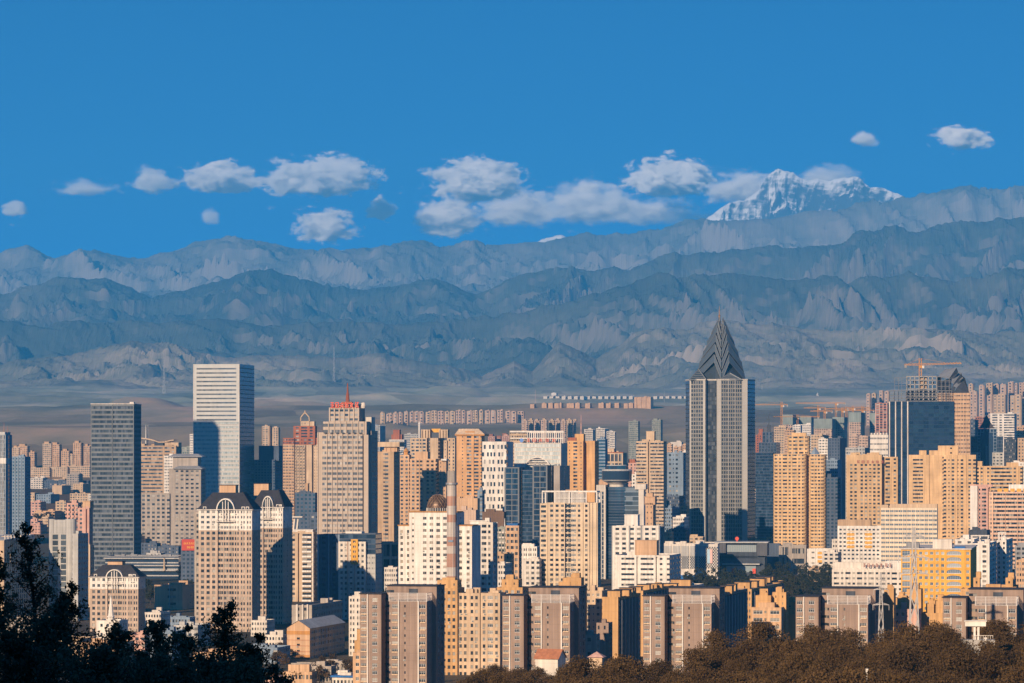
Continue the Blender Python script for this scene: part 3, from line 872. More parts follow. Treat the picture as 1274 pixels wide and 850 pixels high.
# long slabs running away to the right, orange end walls, shaded long sides
def slab(label, xa, xe, xb, yt, D, wall, boxes=(), side='.w.W', front='.....', theta=14, zb=-4, group='long slabs with orange end walls', fh=2.9):
    b = Block('slab_block', label, 'apartment building', xa, D, theta=theta, group=group, zg=0.0)
    u0, u1 = 0, b.u(xe)
    z1 = b.z(yt, u1)
    dep = max(12, min(90, b.v(xb, u1)))
    mass(b, u0, u1, 0, dep, zb, z1, wall, F_=front, R_=side, fh=fh, wh=0.5, rep=3.2, repR=6.0, para=0.5, spand=OW, roofm=ROOF, clutter=4)
    n = len(boxes)
    for i, (w, d, h) in enumerate(boxes):
        mb = MB()
        v = 3 + (dep-8)*(i+rnd.uniform(-.2,.2)*(i > 0))/max(1, n); w *= rnd.uniform(.6, 1.0); d *= rnd.uniform(.7, 1.1); h *= rnd.uniform(.55, .95)
        mb.box(u1*0.25, u1*0.25+w, v, v+d, z1-0.6, z1+h, 0, bottom=False)
        mb.box(u1*0.25-0.3, u1*0.25+w+0.3, v-0.3, v+d+0.3, z1+h, z1+h+0.3, 1)
        mb.build('stair_head', [ORM, DR], b.root)
    # hanging balcony strips along the side
    for i in range(int(dep/7)):
        mb = MB(); v = 4+7*i
        mb.box(u1+0.003, u1+0.9, v, v+2.2, 1, z1-1.5, 0)
        mb.build('balcony_strip', [GY], b.root)
    return b
slab('slab block with plain orange end wall beside the pale cream block', 749, 769, 797, 743, 1500, ORM, [(7,5,3.0),(7,5,3.0),(7,5,3.0)])
slab('slab block with long shaded side behind the third grey-brown block', 868, 884, 937, 742, 1450, GB, [(6,5,3.2),(6,5,3.2),(6,5,3.2),(6,5,3.2)])
slab('farther slab block with orange stair heads across its roof', 905, 935, 972, 733, 1640, ORM, [(8,6,3.6),(8,6,3.6),(8,6,3.6)], front='.w.w.')
slab('slab block with low stair heads right of the cream tower foot', 775, 800, 838, 735, 1620, ORM, [(8,5,2.4),(8,5,2.4),(8,5,2.4)])
slab('slab block deep in the row with orange roof boxes in front of the dark trees', 925, 952, 975, 727, 1800, ORM, [(9,6,3.4),(9,6,3.4),(9,6,3.4)], front='.w.w.')
slab('flat slab block with grey roof sheds behind the third grey-brown block', 810, 850, 876, 731, 1760, OW, [(9,6,2.4),(12,6,3.0)], front='.w.w.')
ocb('apartment_block', 'orange and cream stepped house block left of the fourth grey-brown block', 935, 1400, [
    (935, 972, 0, 756, PE, '-W-n.W-', 0, 14), (940, 959, 0, 741, ORM, '......', 4, 8), (961, 978, 0, 737, ORM, '..n..', 8, 8)])
ocb('apartment_block', 'orange stepped block touching the left side of the fourth grey-brown block', 969, 1420, [
    (969, 992, 0, 749, ORM, '...n..', 0, 12), (976, 992, 0, 764, ORM, '.....', -3, 3)])
ocb('apartment_block', 'orange stepped block right of the fourth grey-brown block behind the left pylon', 1081, 1300, [
    (1081, 1098, 0, 742, ORM, '..n..n..', 0, 13), (1100, 1112, 0, 733, ORM, '.....', 6, 8)])
ocb('apartment_block', 'cream and orange stepped block with red-edged roof behind the right pylon', 1108, 1320, [
    (1110, 1143, 0, 758, PK, '.w.w.....', 0, 12), (1113, 1132, 0, 744, ORM, '......', 5, 8), (1128, 1146, 0, 733, ORM, '..n..', 10, 8)])
ocb('apartment_block', 'orange blocks of uneven height between right pylon and right-end grey-brown block', 1146, 1330, [
    (1146, 1173, 0, 763, ORM, '..n....', 0, 12), (1152, 1162, 0, 751, ORM, '...', 5, 7), (1163, 1175, 0, 748, ORM, '...', 7, 7)])
ocb('apartment_block', 'orange stair heads and blue shed showing above the right-end grey-brown block', 1205, 1420, [
    (1195, 1274, 0, 733, ORM, '.w.w.w.w.w.', 0, 14), (1211, 1219, 0, 719, ORM, '.n.', 3, 5), (1251, 1260, 0, 719, ORM, '.n.', 3, 5)])
ocb('apartment_block', 'cream house block with orange stair head left of the leftmost grey-brown block', 439, 1360, [
    (439, 450, 0, 812, PE, '.w.', 0, 12), (441, 450, 0, 797, ORM, '.....', 3, 8), (444, 450, 0, 783, ORM, '...', 6, 6)])
b, g_ = simple('apartment_block', 'small white apartment block between old brick block and leftmost grey-brown block', 434, 451, 455, 742, 1620, OW, F_='.w.w.', fh=2.9, wh=.5, zg=0)

# dark houses in the gap between the second and the third grey-brown block
simple('low_house', 'low flat-roofed house in the shaded gap between second and third grey-brown blocks', 713, 742, 746, 790, 1400, ST, F_='..w..w..', zg=0, para=.4, clutter=2)
simple('low_house', 'taller shaded house with dark balconies right of the low flat-roofed one in the gap', 742, 757, 762, 775, 1420, GB, F_='.w..', zg=0, para=.4)

# ================================================================ twin towers with dark mansard roofs and white crowns
def mansard_tower(label, xa, xe, xb, y_eave, y_ridge, y_white, D, boxpx=None, theta=10, wing=None, group='cream towers with dark mansard roofs', zg=0, nearwin=True, cols='.w.w.|nBn|.w.w.', yb=None):
    b = Block('mansard_tower', label, 'residential tower', xa, D, theta=theta, group=group, zg=zg)
    u0, u1 = 0.0, b.u(xe)
    v1 = max(12, min(30, b.v(xb, u1)))
    W = u1
    zt = b.z(y_eave, u1); zw = b.z(y_white, u1); zr = b.z(y_ridge, u1, 5)
    wins = []
    kw = dict(wh=0.55, sill=0.28, wins=wins, rec=0.25, pier=OW)
    wing_u = b.u(wing) if wing is not None else None
    fc = '.w.w.' ; mid = '-W-W-'
    a1, a2 = W*0.36, W*0.66
    for (za, zb, wall) in ((-4, zw, TAN if False else wall_mat('wall_warmtan', (0.45, 0.34, 0.265))), (zw, zt, WH)):
        k2 = dict(kw); k2['wins'] = wins if za > 0 else None
        nm = 'wall' if za < 0 else 'upper_wall'
        mass(b, 0, a1, 0, v1, za, zb, wall, F_='.w.w.w.', R_='..', L_='.w.w.w.', fh=2.95, cap=0.2, para=0.2, name=nm, **k2)
        mass(b, a1, a2, 0.9, v1-1, za, zb, wall, F_='-W-W-', R_='..', fh=2.95, cap=0.2, para=0.2, name=nm, **k2)
        mass(b, a2, W, 0, v1, za, zb, wall, F_='.w.w.', R_='.n....n....n.', L_='..', fh=2.95, cap=0.2, para=0.2, name=nm, **k2)
    put_windows(b.root, wins)
    # roof: hipped mansard, polygon frustum
    mb = MB()
    o = 0.8
    base = [(-o,-o),(W+o,-o),(W+o,v1+o),(-o,v1+o)]
    i_ = min(W, v1)*0.30
    top = [(W*0.22, i_*0.9),(W*0.78, i_*0.9),(W*0.78, v1-i_*0.9),(W*0.22, v1-i_*0.9)]
    for i in range(4):
        j = (i+1) % 4
        mb.quad((*base[i], zt), (*base[j], zt), (*top[j], zr), (*top[i], zr))
    mb.poly([(*p, zr) for p in top])
    mb.box(-o, W+o, -o, v1+o, zt-0.35, zt-0.002, 1)
    # ridge rib on the right
    mb.bar((W+o, -o, zt), (*top[1], zr+0.4), 0.5, 0)
    rf = mb.build('roof', [DR, WH], b.root)
    # arched gable in the middle
    mb = MB()
    cxm = (a1+a2)/2; rw = (a2-a1)/2+0.7; zc = zt-0.5; rh = (zr-zt)*0.72
    pts = [(cxm+rw*math.cos(t), zc+rh*math.sin(t)) for t in np.linspace(0, math.pi, 15)]
    for (p, q) in zip(pts[:-1], pts[1:]):
        k = 0.89
        pi_ = (cxm+(p[0]-cxm)*k, zc+(p[1]-zc)*k); qi = (cxm+(q[0]-cxm)*k, zc+(q[1]-zc)*k)
        y0, y1 = -0.9, 6.0
        mb.quad((pi_[0],y0,pi_[1]), (p[0],y0,p[1]), (q[0],y0,q[1]), (qi[0],y0,qi[1]), 0)
        mb.quad((p[0],y0,p[1]), (p[0],y1,p[1]), (q[0],y1,q[1]), (q[0],y0,q[1]), 0)
        mb.quad((cxm,y0+0.6,zc), (pi_[0],y0+0.6,pi_[1]), (qi[0],y0+0.6,qi[1]), (cxm,y0+0.6,zc), 1)
        mb.quad((pi_[0],y0,pi_[1]), (qi[0],y0,qi[1]), (qi[0],y0+.6,qi[1]), (pi_[0],y0+.6,pi_[1]), 0)
    for xx in (-0.55, 0.55):
        mb.box(cxm+xx*rw*0.55-0.2, cxm+xx*rw*0.55+0.2, -0.75, -0.4, zc-6, zc+rh*0.72, 0)
    mb.box(cxm-0.2, cxm+0.2, -0.75, -0.4, zc-6, zc+rh*0.84, 0)
    mb.build('arched_gable', [WH, GL], b.root)
    # dormers
    for ux in (0.12, 0.84, 0.92):
        mb = MB()
        x0 = W*ux-0.9
        mb.box(x0, x0+1.8, -0.6, 1.6, zt, zt+1.5, 0)
        mb.quad((x0+.35,-.62,zt+.25),(x0+1.45,-.62,zt+.25),(x0+1.45,-.62,zt+1.2),(x0+.35,-.62,zt+1.2), 1)
        mb.build('dormer', [WH, GL], b.root)
    # balcony slab under the arch
    mb = MB()
    zb_ = zw + (zt-zw)*0.42
    mb.box(a1-0.8, a2+0.8, -1.0, 0.9, zb_-0.3, zb_, 0)
    for i in range(14):
        xx = a1-0.8+(a2-a1+1.6)*i/13
        mb.box(xx-.05, xx+.05, -1.0, -.92, zb_, zb_+1.1, 0)
    mb.box(a1-0.8, a2+0.8, -1.02, -0.94, zb_+1.1, zb_+1.2, 0)
    mb.build('balcony', [OW], b.root)
    if boxpx:
        mb = MB(); uu0, uu1 = b.u(boxpx[0], 6), b.u(boxpx[1], 6); zz = b.z(boxpx[2], uu1, 6)
        mb.box(uu0, uu1, 6, 12, zr-3, zz, 0); mb.box(uu0-.3, uu1+.3, 5.7, 12.3, zz, zz+.35, 1)
        mb.build('roof_box', [PE, DR], b.root)
    if wing:
        wv = 5.0
        b2u0 = b.u(wing, wv)
        mass(b, b2u0, -0.01, wv, v1-1, -4, b.z(637, 0, wv), ST, F_='.w.', R_='..', L_='.w.w.', fh=2.95, para=.4, name='side_wing')
    return b
mansard_tower('tall cream tower with dark mansard roof and white crown, the front one of the pair', 247, 313.5, 324, 634, 613, 660, 1850, boxpx=(273, 293, 604), wing=242)
mansard_tower('tall tower with dark mansard roof and white crown, the shaded rear one of the pair', 314, 352, 363.5, 631, 610, 657, 1935, boxpx=(316, 334, 602))
mansard_tower('lower cream tower with dark mansard roof and balcony, seen over the dark tree tops', 112, 172, 181, 718, 703, 733, 1850, boxpx=(134, 152, 699))

# ================================================================ left foreground of the city
b, g_ = simple('office_slab', 'long grey slab with a sunlit cream end wall at the far left edge', -32, 5, 42, 672, 1950, CR, F_='......', R_='.h', repR=3.4, wh=.78, sill=.1, fh=3.2, zg=0, pier=GY)
mb = MB(); u0,u1,v0,v1,z0,z1 = g_
mb.prism([(u0-.4,v0-.4),(u1+.4,v0-.4),(u1+.4,v1+.4),(u0-.4,v1+.4)], z1-.2, [z1-.1+0.0, z1+.1, z1+2.2, z1+2.0], 0)
mb.build('sloping_roof', [LG], b.root)
mb = MB()
for i in range(9):
    v = v0+2+(v1-v0-3)*i/9; mb.box(u1-.5, u1+.1, v, v+.7, z1+.3, z1+2.6, 0)
mb.build('roof_vents', [OW], b.root)
mb = MB(); mb.box(u1+.003, u1+1.6, v0+6, v0+24, z1-13, z1-8, 0); mb.build('hanging_bay', [CR], b.root)

b = Block('round_cornered_tower', 'grey tower with two round corner shafts behind the dark tree at left', 'office tower', 59, 2000, zg=0, theta=8)
zt = b.z(646, 6)
mass(b, 1, b.u(92), 1.5, 22, -3, b.z(664, 8), LG, F_='.g', R_='..', fh=3.4, glass=GLG, rep=5)
for i, (xc, m_) in enumerate(((63, LG), (86, LG))):
    mb = MB(); mb.lathe(b.u(xc), 4, [(2.0+i*1.3, -3), (2.0+i*1.3, zt)], 20); mb.lathe(b.u(xc), 4, [(2.0+i*1.3, zt), (0.01, zt)], 20)
    mb.build('corner_shaft', [m_], b.root, smooth=False)
mb = MB(); mb.box(b.u(66), b.u(83), 2.2, 12, b.z(664,8), b.z(647,8), 0); mb.build('crown_wall', [LG], b.root)
simple('office_slab', 'thin dark slab with a pale edge strip beside the round-cornered grey tower', 90, 97, 110, 664, 1970, LG, R_='.w', F_='....', zg=0, repR=3.2, theta=12)
simple('block_house', 'cream block with a thin sunlit edge between the dark slab and the banded tower', 104, 112, 114, 678, 2150, CR, F_='.w.', zg=0)

# white church-like spire
b = Block('spired_hall', 'small white hall with a sharp white spire in front of the lower mansard tower', 'building', 120, 1720, zg=0)
mass(b, 0, 12, 0, 14, -2, b.z(772, 6), WH, F_='.n.n.n.', fh=4)
mb = MB(); cx_ = b.u(136.5); zt = b.z(740, cx_); zb_ = b.z(768, cx_)
mb.lathe(cx_, 2, [(1.7, b.z(785,cx_)), (1.7, zb_), (2.1, zb_), (2.1, zb_+.5), (1.6, zb_+.6), (0.05, zt)], 8)
mb.build('spire', [WH], b.root)
b, g_ = simple('plain_block', 'plain tan block with three small windows and a shaded blue side, beside the twin towers', 192, 227, 243, 728, 2120, PE, F_='......www...', R_='......n...', fh=4.6, wh=.35, zg=0, extra=[rbox(217, 226, 726, PE, 1, 8)])
mb = MB(); u = b.u(211); mb.bar((u,-.4,1), (u,-.4,b.z(726,u)), .5, 0); mb.build('flue', [LG], b.root)
simple('low_house', 'low white sheds in the blue shade right of the spired hall', 180, 200, 212, 762, 1750, OW, F_='.w.w', zg=0, clutter=3)
simple('low_house', 'shaded low block below the plain tan block', 190, 236, 243, 768, 1800, BG, F_='.w.w', zg=0, clutter=3)
simple('low_house', 'small white-roofed house at the foot of the twin towers', 312, 332, 342, 772, 1800, OW, F_='.w.w', zg=0, para=.3)
simple('low_house', 'low house with pale roof behind the bushes left of the orange gabled block', 330, 352, 358, 790, 1650, OW, F_='.w.w', zg=0, para=.3)

# podium of the banded tower and the billboard building
b, g_ = simple('podium', 'wide dark podium with pale horizontal bands at the foot of the banded grey tower', 131, 222, 231, 692, 2660, GY, F_='g', glass=GLB, fh=5.0, rep=30, zg=0, spand=LG, clutter=5, theta=4)
mb = MB()
for y_ in (694, 703, 709):
    z = b.z(y_, 40); mb.box(g_[0]-1, g_[1]+1, g_[2]-2.2, g_[2]-0.01, z-0.9, z, 0)
mb.build('bands', [LG], b.root)
mb = MB(); u = b.u(205); mb.bar((u,-3,b.z(710,u)), (u,-3,b.z(694,u)), 1.1, 0, .7); mb.build('pylon_marker', [CR], b.root)
b, g_ = simple('billboard_building', 'dark blue building carrying a red billboard left of the twin towers', 225, 246, 252, 672, 2500, SLATE_AND_SHADE, F_='.w', glass=GLB, zg=0, theta=6)
mb = MB(); ua, ub = b.u(226,-.6), b.u(246,-.6); za, zb_ = b.z(685,ub), b.z(671,ub)
mb.box(ua, ub, -.6, -.1, za, zb_, 0)
for r0 in range(2):
    for i in range(7 if r0 == 0 else 4):
        w = (ub-ua)/9; x = ua+w*(1+i+(2 if r0 else 0)); z = zb_-2.2-r0*2.9
        gph = GLYPHS['abcdef'[(i*2+r0) % 6]]
        for (p,q,r_,s_) in gph: mb.bar((x+p*w*.8,-.68,z+(q-1)*1.6),(x+r_*w*.8,-.68,z+(s_-1)*1.6), .22, 1)
mb.build('billboard', [plain_mat('billboard_red', (0.42,0.035,0.015)), plain_mat('billboard_gold', (0.75,0.35,0.05))], b.root)

# ================================================================ old block with three chimneys, orange gabled block
b, g_ = simple('old_block', 'old brownish block with three pale flues, behind the orange gabled block', 363, 388, 436, 753, 1720, ST, F_='..w..w..', R_='.w', fh=3.4, zg=0, spand=ST)
for x in (370, 377, 383):
    mb = MB(); u = b.u(x); mb.bar((u,-.5,1),(u,-.5,b.z(752,u)),.75,0); mb.build('flue', [OW], b.root)
b = Block('gabled_block', 'orange and cream gabled block with a long shaded side and pale roof, near lower left', 'apartment building', 357, 1600, zg=0, theta=13)
b.root.location.z = -1
u1 = b.u(385.5); zt = b.z(782, u1)+1; dep = min(60, b.v(438, u1))
wins = []
mass(b, 0, u1, 0, dep, -3, zt, PE, F_='..n..', R_='.w.W', fh=2.9, rep=30, repR=6, wins=wins, para=.1)
put_windows(b.root, wins)
mb = MB(); zr = b.z(772, u1/2)+1
mb.tri((0,-.02,zt),(u1,-.02,zt),(u1/2,-.02,zr),1)
mb.quad((0-.5,-.5,zt),(u1/2,-.5,zr),(u1/2,dep,zr),(-.5,dep,zt),0); mb.quad((u1/2,-.5,zr),(u1+.5,-.5,zt),(u1+.5,dep,zt),(u1/2,dep,zr),0)
mb.build('gable_roof', [wm('lightgrey'), PE], b.root)
mb = MB(); mb.box(-.05, u1+.05, -.14, -.004, zt-2.9, zt-1.2, 0); mb.box(-.05,u1+.05,-.1,-.004,-2,2.8,0); mb.build('red_band', [wm('dkorange')], b.root)
mb = MB()
for k in range(1,6): mb.box(0, u1, -.1, -.004, zt-2.9-k*2.7, zt-2.7-k*2.7, 0)
mb.build('string_courses', [wm('brick')], b.root)
for i, (x0, x1, yt, D, w_, lab) in enumerate([
  (352, 388, 836, 1390, PE, 'small peach house with tiny windows at the bottom edge, left of the shed roofs'),
  (388, 412, 829, 1430, ST, 'brown house with flat stone roof at the bottom edge'),
  (413, 440, 843, 1385, OW, 'white shed with blue roof edge at the bottom left of the leftmost grey-brown block'),
  (362, 436, 826, 1500, ST, 'row of low brown sheds with a pale wall below the gabled block'),
  (330, 350, 845, 1380, PK, 'pinkish brick hut at the bottom edge behind the dark trees')]):
    b, g_ = simple('low_house', lab, x0, x1, x1+4, yt, D, w_, F_='.w.w', zg=gz((x0-PX)/F*D, D)-1, para=.3, clutter=2)
    if i == 2:
        mb = MB(); mb.box(g_[0]-.5, g_[1]+.5, -.6, 8, g_[5], g_[5]+.7, 0); mb.build('roof_edge', [BLR], b.root)

# cream-and-brown residential slab and its neighbours
b, g_ = simple('residential_slab', 'white and cream balcony tower with a brown stripe right of the twin towers', 364, 390, 394, 662, 2235, CR, F_='w-.#.-BB-|', R_='.w.', fh=3.1, zg=0, wins=None, pier=WH, spand=WH, theta=12, extra=[rbox(366, 389, 659.5, WH, 2, 8)])
mb = MB(); mb.bar((b.u(365,3),3,g_[5]),(b.u(366.5,3),3,b.z(645,0)),.9,0); mb.bar((b.u(369,3),3,g_[5]),(b.u(371,3),3,b.z(645,0)),.9,0); mb.box(b.u(360),b.u(376),0,6,b.z(644,0),b.z(642.5,0),0)
mb.build('roof_frame', [OW], b.root)
b = Block('residential_slab', 'tower with an ochre panel and blue glass corner, its left half in shade', 'residential tower', 394, 1990, zg=0, theta=12)
wins = []
mass(b, 0, b.u(421), 3, 20, -3, b.z(665, 10), SLATE_AND_SHADE, F_='|.w.|.w.|', fh=3.1, pier=BG, glass=GLB)  # the left half's shade is put into its slate wall colour
u0, u1, u2 = b.u(421), b.u(455), b.u(466)
ac = {}
mass(b, u0, u1, 0, 18, -3, b.z(674, u1), OW, F_='.w.w|.nn.|.w.w.', fh=3.1, wins=wins, pier=PT)
mass(b, u1, u2, 2, 18, -3, b.z(690, u1), LG, F_='.n.n.', fh=3.1)
mass(b, u0, u2, 2.5, 17, b.z(690.1, u1), b.z(664, u1), SLATE_AND_SHADE, F_='gggggggg', fh=3.1, glass=GLB, spand=SLATE_AND_SHADE)
mb = MB(); ua, ub = b.u(437), b.u(445.5)
z0_, z1_ = b.z(702, ua), b.z(671, ua)
facade(mb, MB(), (ua, -.8), (1,0), ub-ua, z0_, z1_, '.w.', fh=3.1, wh=.45, rec=.3)
mb.quad((ub,-.8,z0_),(ub,.1,z0_),(ub,.1,z1_),(ub,-.8,z1_)); mb.quad((ua,.1,z0_),(ua,-.8,z0_),(ua,-.8,z1_),(ua,.1,z1_)); mb.quad((ua,-.8,z1_),(ub,-.8,z1_),(ub,.1,z1_),(ua,.1,z1_)); mb.quad((ua,-.45,z0_),(ub,-.45,z0_),(ub,-.45,z1_),(ua,-.45,z1_),1)
mb.build('ochre_panel', [YE, GL], b.root)
mb = MB(); mb.box(b.u(421)+3, b.u(441)+3, 5, 12, g_[5]*0+b.z(666,10), b.z(661.5,10), 0); mb.build('roof_box', [WH], b.root)
put_windows(b.root, wins)

# ================================================================ white block, dome and striped chimney
b = Block('white_block', 'long white block with square windows and a bronze dome, behind the striped chimney', 'office building', 494, 1630, zg=0, theta=11)
wins = []
kw = dict(fh=2.92, wh=.5, sill=.3, wins=wins, spand=OW, cap=1.6)
uA, uB, uC, uD, uE = 0, b.u(509), b.u(568), b.u(585.5), b.u(598)
mass(b, uA, uB+.5, 3, 16, -3, b.z(654, 3), WH, F_='.w..w.', R_='..', **kw)
mass(b, uB, uC, 0, 18, -3, b.z(637.5, uC), WH, F_='.n...w.w.w.w.w.', R_='...n...', **kw)
mass(b, uC-.5, uD, 3, b.v(598, uD) if b.v(598, uD) > 8 else 16, -3, b.z(654.5, uD), WH, F_='.w..w.', R_='.......', **kw)
put_windows(b.root, wins, gm=glass_mat('window_glass_warm', (0.03,0.03,0.03), (0.40,0.33,0.26), .3))
mb = MB()
for (a, c_, v, y) in ((uA-.4, uB+.2, 2.6, 654.3), (uB-.4, uC+.4, -.4, 637.3), (uC, uD+.4, 2.6, 654.3)):
    z = b.z(y, a); mb.box(a, c_, v, v+14, z-.05, z+.4, 0)
mb.build('cornice', [wm('dkorange')], b.root)
# dome
uc = b.u(543, 6); zb_ = b.z(637.5, uc, 6); zd = b.z(632, uc, 6); zt = b.z(615, uc, 6); rr = 13.2/F*1636
mb = MB()
prof = [(rr*1.02, zb_-.5), (rr*1.02, zd)]
mb.lathe(uc, 9, prof, 28, 1)
for i in range(28):
    t = 2*math.pi*i/28
    mb.bar((uc+rr*1.05*math.cos(t), 9+rr*1.05*math.sin(t), zb_), (uc+rr*1.05*math.cos(t), 9+rr*1.05*math.sin(t), zd), .25, 0)
mb.build('drum', [OW, DK], b.root)
mb = MB()
pr = [(rr*math.cos(a), zd+(zt-zd)*math.sin(a)) for a in np.linspace(0, math.pi/2*.985, 11)]
mb.lathe(uc, 9, pr, 32, 0)
for i in range(16):   # diamond ribs
    for s_ in (1, -1):
        t0 = 2*math.pi*i/16
        for k in range(10):
            a0, a1 = pr[k], pr[k+1]; ta, tb = t0+s_*k*.12, t0+s_*(k+1)*.12
            mb.bar((uc+a0[0]*1.01*math.cos(ta), 9+a0[0]*1.01*math.sin(ta), a0[1]), (uc+a1[0]*1.01*math.cos(tb), 9+a1[0]*1.01*math.sin(tb), a1[1]), .14, 1)
mb.build('dome', [plain_mat('bronze', (0.10,0.06,0.04), .35, .4), plain_mat('bronze_rib', (0.30,0.19,0.11), .4, .3)], b.root)

b, g_ = simple('narrow_block', 'narrow beige tower touching the right end of the white block', 597, 613.5, 616.5, 650, 1720, OW, F_='.W.w.|', fh=2.95, zg=0, extra=[rbox(585, 606, 648.5, WH, 2, 7)])
b = Block('chimney', 'tall striped chimney in front of the white block, faded red and white rings', 'chimney', 553.5, 1560, zg=0)
mb = MB(); uc = 7.2/F*1560
stripe = [(850, 0), (727, 1), (717, 0), (706, 1), (689, 0), (679.5, 1), (668, 0), (650, 1), (640.5, 0), (629.5, 1), (617.5, 0), (604, 1), (600, 2)]
def rad(y): return (6.9-1.0*(850-y)/265)/F*1560
prev = None
for i, (y, m_) in enumerate(stripe[:-1]):
    y2 = stripe[i+1][0]
    mb.lathe(uc, 2.5, [(rad(y), b.z(y, uc)), (rad(y2), b.z(y2, uc))], 28, m_)
mb.lathe(uc, 2.5, [(rad(604), b.z(604,uc)), (rad(600)*.95, b.z(600,uc)), (rad(586)*.92, b.z(586,uc)), (rad(586)*.78, b.z(586,uc)), (rad(586)*.7, b.z(592,uc))], 28, 2)
mb.build('shaft', [wall_mat('chimney_white', (0.50,0.44,0.40), .15, .3), wall_mat('chimney_red', (0.42,0.24,0.18), .15, .3), wall_mat('chimney_grey', (0.36,0.32,0.29), .15, .3)], b.root, smooth=False)
mb = MB(); mb.lathe(uc, 2.5, [(rad(600)*1.0, b.z(604,uc)), (rad(600)*1.25, b.z(603,uc)), (rad(600)*1.25, b.z(600.5,uc)), (rad(600)*.9, b.z(600.5,uc))], 28, 0)
mb.build('ring_gallery', [METAL], b.root)
mb = MB(); mb.box(uc-1.1, uc+1.1, 2.5-rad(675)-.25, 2.5-rad(675)+.6, b.z(674.5,uc), b.z(672,uc), 0); mb.build('plate', [BG], b.root)
mb = MB(); mb.bar((uc+rad(650)*.5, 2.5-rad(700)*.9-.25, b.z(800,uc)), (uc+rad(650)*.5, 2.5-rad(600)*.9-.1, b.z(600,uc)), .12, 0); mb.build('ladder', [METAL], b.root)

# beige hall with big windows left of the white block
b, g_ = simple('hall', 'beige hall with tall windows behind trees, left of the white block', 465, 497, 499, 675, 2300, PT, F_='.V.V.V.', fh=9.5, zg=0, rec=.6)
simple('low_house', 'small white annex in front of the beige hall, among dark trees', 478, 494, 497, 706, 2220, OW, F_='.w.w', zg=0, clutter=2)
# block group right of the white block
b, g_ = simple('apartment_block', 'old grey balcony block behind the narrow beige tower', 616, 631, 633, 656, 2050, GT, F_='.B.B', fh=3.0, zg=0, spand=OW, extra=[mast(628, 656, 645)])
simple('apartment_block', 'orange-beige block with arched top windows left of the cream tower', 629, 645.5, 646.5, 654, 2000, PE, F_='.W.W.W.', fh=3.5, zg=0, extra=[rbox(631, 644, 652, BLR, 1, 5)])
simple('low_block', 'low brown-topped block in front of the old grey balcony block', 614, 636, 638, 689, 1960, TAN, F_='.w.w', zg=0)
simple('low_block', 'low white block half hidden by dark tree tops, below the brown-topped one', 616, 628, 637, 701, 1900, OW, F_='.w.w', zg=0)
simple('low_block', 'white low block left of the cream tower foot', 639, 668, 673, 680, 2200, WH, F_='.w.w.', fh=3.4, zg=0, clutter=3)
simple('low_block', 'small grey-white block with stacked windows beside the cream tower foot', 649, 671, 673, 696, 2150, OW, F_='..w.w.w', fh=3.2, zg=0)

# ================================================================ cream tower with white crown frame
b = Block('cream_tower', 'broad cream tower with an open white frame on its roof, in the middle', 'residential tower', 671.5, 2155, zg=0, theta=9)
wins = []
W_c = b.u(743.5); zt = b.z(625.5, W_c)
CRT = wall_mat('wall_paleyellow', (0.60,0.465,0.33))
mass(b, 0, W_c*.12, 1.2, 18, -3, zt-.5, CRT, F_='-W-', fh=3.05, wh=.5, spand=BR)
mass(b, W_c*.12, W_c*.42, 0, 18, -3, zt, CRT, F_='|.w.w.w', fh=3.05, wins=wins)
mass(b, W_c*.42, W_c*.54, 1.4, 18, -3, zt, CRT, F_='-VwV-', fh=3.05, spand=BR, pier=BR)
mass(b, W_c*.54, W_c*.86, 0, 18, -3, zt, CRT, F_='W.w.|.w.', R_='...w...', fh=3.05, wins=wins)
mass(b, W_c*.86, W_c, .8, 16, -3, zt, CRT, F_='..|.', R_='.w..w.', fh=3.05)
put_windows(b.root, wins)
mb = MB(); zf = b.z(612.5, 20); zb_ = zt
for x in (674.5, 690, 708.5, 711, 729, 742):
    u = b.u(x); mb.box(u-.35, u+.35, .5, 1.2, zb_-.5, zf, 0)
for (x0, x1) in ((674, 742.5),):
    mb.box(b.u(x0), b.u(x1), .4, 1.3, zf, zf+1.0, 0)
for x in list(np.arange(691, 708, 1.6))+list(np.arange(712, 728, 1.6)):
    u = b.u(x); mb.box(u-.22, u+.22, .7, 1.1, zb_-.5, zf, 0)
mb.box(b.u(690), b.u(729), .75, 1.05, zb_+2.6, zb_+3.0, 0)
for x in (674.5, 742):
    u = b.u(x); mb.box(u-.35, u+.35, 14, 14.7, zb_-.5, zf, 0); mb.box(u-.3, u+.3, 1, 14.7, zf, zf+.9, 0)
mb.build('roof_frame', [WH], b.root)
mb = MB(); mb.box(b.u(693), b.u(726), 3, 12, zb_-.5, zf-1.0, 1); mb.box(b.u(702.5), b.u(716), 4, 11, zf-1, b.z(609.3, 15, 4), 0); mb.build('roof_box', [PE, GY], b.root)

# white-pink pair right of it
b, g_ = simple('white_block', 'pinkish white block with dark vertical slots, roof box on top, right of the cream tower', 762, 821, 825, 654.5, 2120, wm('white'), F_='.w.w.|w.w|.w.w.|', fh=2.95, pier=GY, zg=0, extra=[rbox(777, 793.5, 641, WH, 3, 7)])
b, g_ = simple('white_block', 'white balcony block with an orange roof house, in front of the pinkish white block', 765, 833, 847, 691, 2000, WH, F_='...X.#.X.#.w..w', fh=3.0, wh=.4, zg=0, R_='.w.w..w.w', extra=[rbox(790, 817, 673, PE, 2, 8)])

